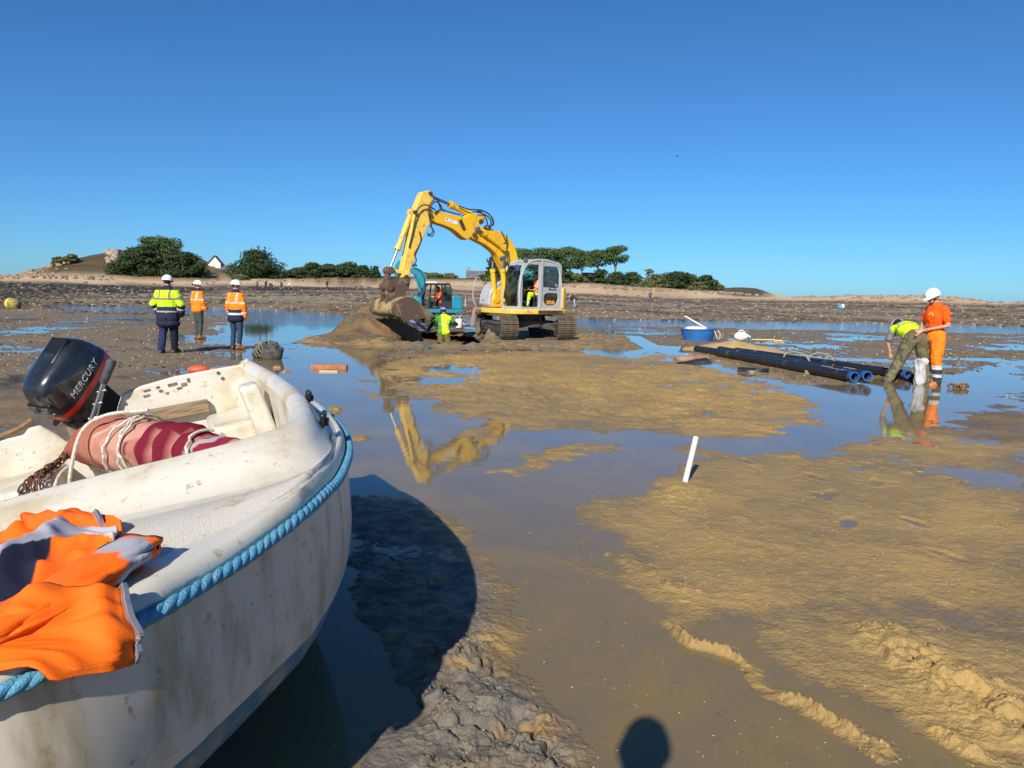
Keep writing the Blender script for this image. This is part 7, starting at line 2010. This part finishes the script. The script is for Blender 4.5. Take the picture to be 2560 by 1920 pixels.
for args in [('dark evergreen tree at the left edge of the hill grove', -97.8, 193.7, 9.8, 10.8, 'dense', 1, 'evergreen grove on the left hill'), ('dark evergreen tree behind the left edge of the hill grove', -97.4, 198.4, 11.9, 9.4, 'dense', 2, 'evergreen grove on the left hill'), ('large dark evergreen tree under the umbrella pine on the hill', -93.6, 196.9, 12.8, 11.6, 'dense', 3, 'evergreen grove on the left hill'), ('flat-topped umbrella pine crowning the left hill', -92.9, 201.6, 14.4, 12.3, 'umb', 4, 'evergreen grove on the left hill'), ('broad dark evergreen tree in the middle front of the hill grove', -87.6, 198.5, 11.5, 12.3, 'dense', 5, 'evergreen grove on the left hill'), ('rounded green evergreen tree on the right slope of the hill grove', -86.1, 202.4, 10.9, 9.5, 'dense', 6, 'evergreen grove on the left hill'), ('small dark evergreen tree at the right end of the hill grove', -82.5, 200.7, 8.4, 4.7, 'dense', 7, 'evergreen grove on the left hill'), ('dark bush at the left tip of the hill', -120.4, 203.0, 7.2, 3.6, 'bush', 8, 'evergreen grove on the left hill'), ('low scrub bush next to the left tip of the hill', -116.9, 202.7, 7.3, 4.8, 'bush', 9, 'evergreen grove on the left hill'), ('low green bush in front of the white houses', -73.1, 204.3, 5.0, 4.8, 'bush', 10, 'trees behind the beach'), ('big broad dark cypress right of the white houses', -72.3, 216.2, 12.8, 19.1, 'cone', 11, 'trees behind the beach'), ('small tree at the left end of the beach treeline', -61.3, 217.5, 7.6, 7.1, 'dense', 12, 'trees behind the beach'), ('dark tree second from the left in the beach treeline', -58.1, 220.5, 9.2, 9.7, 'dense', 13, 'trees behind the beach'), ('tall tree third from the left in the beach treeline', -54.1, 223.6, 9.4, 9.2, 'dense', 14, 'trees behind the beach'), ('spiky-topped tree in the middle of the beach treeline', -48.5, 223.8, 9.9, 10.6, 'dense', 15, 'trees behind the beach'), ('tree just right of the middle of the beach treeline', -43.6, 223.8, 8.9, 7.9, 'dense', 16, 'trees behind the beach'), ('small pointed tree ending the beach treeline', -40.5, 223.4, 8.4, 3.9, 'cone', 17, 'trees behind the beach'), ('round bush between the two booms', -24.3, 232.7, 6.4, 7.5, 'bush', 18, 'trees behind the beach'), ('round bush right of the teal boom', -19.7, 235.2, 6.6, 6.9, 'bush', 19, 'trees behind the beach'), ('low bush just behind the teal boom', -27.6, 234.4, 5.9, 5.5, 'bush', 20, 'trees behind the beach'), ('tiered cedar-like tree left of the yellow boom', -6.4, 231.9, 12.5, 7.9, 'cone', 21, 'tall pines behind the excavator'), ('bush at the foot of the tiered tree left of the boom', -6.6, 221.9, 6.3, 5.2, 'bush', 22, 'tall pines behind the excavator'), ('wide umbrella pine directly behind the excavator cab', 1.9, 240.0, 15.5, 20.0, 'umb', 23, 'tall pines behind the excavator'), ('umbrella pine just right of the excavator cab', 10.8, 237.8, 15.5, 13.0, 'umb', 24, 'tall pines behind the excavator'), ('tall umbrella pine with dense round top right of the cab', 16.8, 235.4, 15.8, 13.6, 'umb', 25, 'tall pines behind the excavator'), ('broad umbrella pine second from the right', 25.1, 234.7, 15.0, 13.3, 'umb', 26, 'tall pines behind the excavator'), ('tallest pine, at the right end of the tall group', 30.3, 232.0, 16.5, 9.2, 'umb', 27, 'tall pines behind the excavator'), ('green bush at the foot of the tall pines near the counterweight', 18.2, 225.3, 7.8, 6.6, 'bush', 28, 'tall pines behind the excavator'), ('dark undergrowth tree below the pines behind the cab', 13.2, 229.6, 9.0, 8.1, 'dense', 29, 'tall pines behind the excavator'), ('dark undergrowth tree between the tall pine trunks', 25.4, 226.6, 9.2, 8.0, 'dense', 30, 'tall pines behind the excavator'), ('dark undergrowth tree below the tallest pine', 29.8, 224.0, 8.7, 6.6, 'dense', 31, 'tall pines behind the excavator'), ('round green tree just right of the tallest pine', 34.7, 225.3, 8.6, 9.3, 'dense', 32, 'low trees on the right point'), ('grey-green scrub tree in the middle of the low trees', 41.4, 223.2, 8.0, 9.9, 'bush', 33, 'low trees on the right point'), ('sparse thin-crowned tree standing above the low trees', 40.8, 232.5, 10.2, 4.9, 'thin', 34, 'low trees on the right point'), ('large dark spreading tree among the low trees', 47.2, 223.1, 9.0, 12.5, 'dense', 35, 'low trees on the right point'), ('pale scrubby tree behind the large dark spreading tree', 52.0, 228.1, 8.6, 8.1, 'bush', 36, 'low trees on the right point'), ('rounded tree with pale trunk near the end of the land', 55.4, 221.2, 8.0, 8.1, 'dense', 37, 'low trees on the right point'), ('last low bush at the right end of the land', 58.7, 220.3, 5.8, 4.4, 'bush', 38, 'low trees on the right point'), ('low bush in front of the round green tree', 36.6, 219.0, 6.0, 6.5, 'bush', 39, 'low trees on the right point'), ('low bush in front of the white cottage', 51.8, 215.9, 5.7, 6.4, 'bush', 40, 'low trees on the right point'), ('dark evergreen filling the gap left of the excavator cab', -1.8, 226.0, 12.3, 10.7, 'dense', 41, 'tall pines behind the excavator'), ('dark evergreen directly above the excavator cab roof', 7.1, 227.9, 12.6, 9.4, 'dense', 42, 'tall pines behind the excavator'), ('slimmer pine between the two tall groups', 20.5, 231.1, 13.0, 10.4, 'umb', 43, 'tall pines behind the excavator'), ('dark evergreen just right of the cab roof', 14.1, 225.6, 11.5, 8.0, 'dense', 44, 'tall pines behind the excavator')]: tree(*args)

M_WALL = P('white_render_wall', (.72, .68, .60), .8, var=(.58, .54, .46), vscale=1.2); M_SLATE = P('slate_roof', (.10, .10, .115), .6, var=(.16, .155, .16), vscale=2); M_PANE = P('dark_window_pane', (.03, .035, .04), .1)
M_STONE = P('grey_stone_wall', (.24, .22, .20), .85, var=(.16, .15, .13), vscale=1.5)
def house(label, X, Y, z, rz, w, d, h, rh, wall, wins, chim=0.0):
    root = empty('house', (X, Y, z), rz); tag(root, label, 'house')
    mb = MB(); mb.prism([(-w / 2, 0), (w / 2, 0), (w / 2, h), (-w / 2, h)], -d / 2, d / 2); mb.prism([(-w / 2, h), (w / 2, h), (w / 2 - .02, h + .02), (-w / 2 + .02, h + .02)], -d / 2, d / 2)
    for s in (-1, 1):
        mb.add([(s * w / 2, -d / 2, h), (s * w / 2, d / 2, h), (s * w / 2, 0, h + rh)], [(0, 1, 2) if s > 0 else (2, 1, 0)])
    mb.build('wall', wall, root, smooth=None)
    mb = MB(); o = .35
    for s in (-1, 1):
        k = rh / (d / 2)
        mb.add([(-w / 2 - o, s * (d / 2 + o), h - o * k), (w / 2 + o, s * (d / 2 + o), h - o * k), (w / 2 + o, 0, h + rh + .04), (-w / 2 - o, 0, h + rh + .04)], [(0, 1, 2, 3) if s < 0 else (3, 2, 1, 0)])
    r_ = mb.build('roof', M_SLATE, root, smooth=None); md = r_.modifiers.new('t', 'SOLIDIFY'); md.thickness = .15
    if chim:
        mb = MB(); mb.box((chim, 0, h + rh + .35), (.9, .6, 1.3)); mb.build('chimney', wall, r_)
    for (side, x_, z_, ww, hh) in wins:
        f = (lambda a, dd, c: (a, -d / 2 - dd, c)) if side == 'front' else (lambda a, dd, c: (-w / 2 - dd, a, c))
        mb = MB(); ring_panel(mb, rrect(x_ - ww / 2 - .12, x_ + ww / 2 + .12, z_ - .12, z_ + hh + .12, .02, 2), rrect(x_ - ww / 2, x_ + ww / 2, z_, z_ + hh, .02, 2), -.02, .06, fn=f)
        wd = mb.build('window', M_WALL, root)
        mb = MB(); mb.prism(rrect(x_ - ww / 2, x_ + ww / 2, z_, z_ + hh, .02, 2), .0, .02, fn=f); mb.build('pane', M_PANE, wd)
    return root
x, y, z = (-86.33, 222.0, 5.36)
house('tall white gabled house between the dark grove and the cypress', x, y, z - .3, R(104), 6, 3.4, 3.4, 2.0, M_WALL, [('left', 0.3, 1.2, .7, 1.0), ('front', -1.5, 1.2, 1, 1.2), ('front', 1.5, 1.2, 1, 1.2)])
x, y, z = (-82.25, 221.0, 5.42)
house('low white wing with grey roof at the foot of the gabled house', x, y, z - .6, R(5), 5.5, 3.5, 1.9, 1.1, M_WALL, [('front', -1.7, .5, .8, .8), ('front', 0, .5, .8, .8), ('front', 1.7, .5, .8, .8)])
mb = MB()
for k in range(9): mb.box((k * .75, -.4 * k * .3, 2.3 - .27 * k), (.8, 1.6, .6))
x, y, z = (-82.51, 218.0, 4.66)
o = mb.build('terrace_steps', M_WALL, None, smooth=None); o.location = (x, y, z - 1.2); o.scale = (.7, .7, .55); o.rotation_euler = (0, 0, R(-5)); tag(o, 'white terrace steps running down below the white houses', 'steps')
x, y, z = (-11.38, 236.0, 5.68)
house('long slate-roofed stone house with chimney beyond the boom', x, y, z - .6, R(4), 6.2, 5, 1.0, 2.0, M_STONE, [('front', 1.2, .3, .8, .6)], -2.7)
x, y, z = (54.68, 240.0, 5.02)
house('white cottage half hidden by the low pines at the right', x, y, gz(x, y) - 2.6, R(20), 6, 5, 3.0, 2.0, M_WALL, [('front', -1, 1, 1, 1.1), ('front', 1.4, 1, 1, 1.1)])
x, y, z = (24.7, 244.0, 7.46)
house('pale cottage glimpsed between the tall pine trunks', x, y, gz(x, y) - 1.6, R(-10), 6, 5, 2.6, 1.6, M_WALL, [('front', -1.2, 1, 1, 1), ('front', 1.3, 1, 1, 1)])

M_ROCK = P('pink_granite', (.31, .22, .15), .85, var=(.18, .13, .09), vscale=.9, bump=.5, bscale=3)
pts_, sz = [], []
def rocks(t0, t1, d0, d1, n, s0, s1):
    t = RNG.uniform(t0, t1, n); d = RNG.uniform(d0, d1, n); y_ = d / np.sqrt(1 + t * t); x_ = t * y_
    pts_.append(np.stack([x_, y_, height(x_, y_)], 1)); sz.append(RNG.uniform(s0, s1, n) ** 1.0)
rocks(.36, .80, 215, 262, 420, .2, .85); rocks(-.72, -.58, 196, 240, 160, .3, 1.0); rocks(-.63, -.52, 202, 214, 90, .3, .9); rocks(-.34, .0, 208, 214, 70, .2, .6); rocks(.02, .34, 205, 217, 260, .25, .8)
pt = np.vstack(pts_); s_ = np.concatenate(sz)
scatter('shore_rocks', 'granite boulders strewn along the far shore', pt, s_, M_ROCK, .6)
# a single bare crag on the left hill
pts_, sz = [], []
rocks(-.53, -.515, 226, 238, 26, .5, 1.5)
scatter('hill_crag', 'pale rocky crag on the shoulder of the left hill', np.vstack(pts_) + [0, 0, .3], np.concatenate(sz), P('pale_crag', (.36, .29, .23), .85, var=(.25, .19, .15), vscale=1), .8)
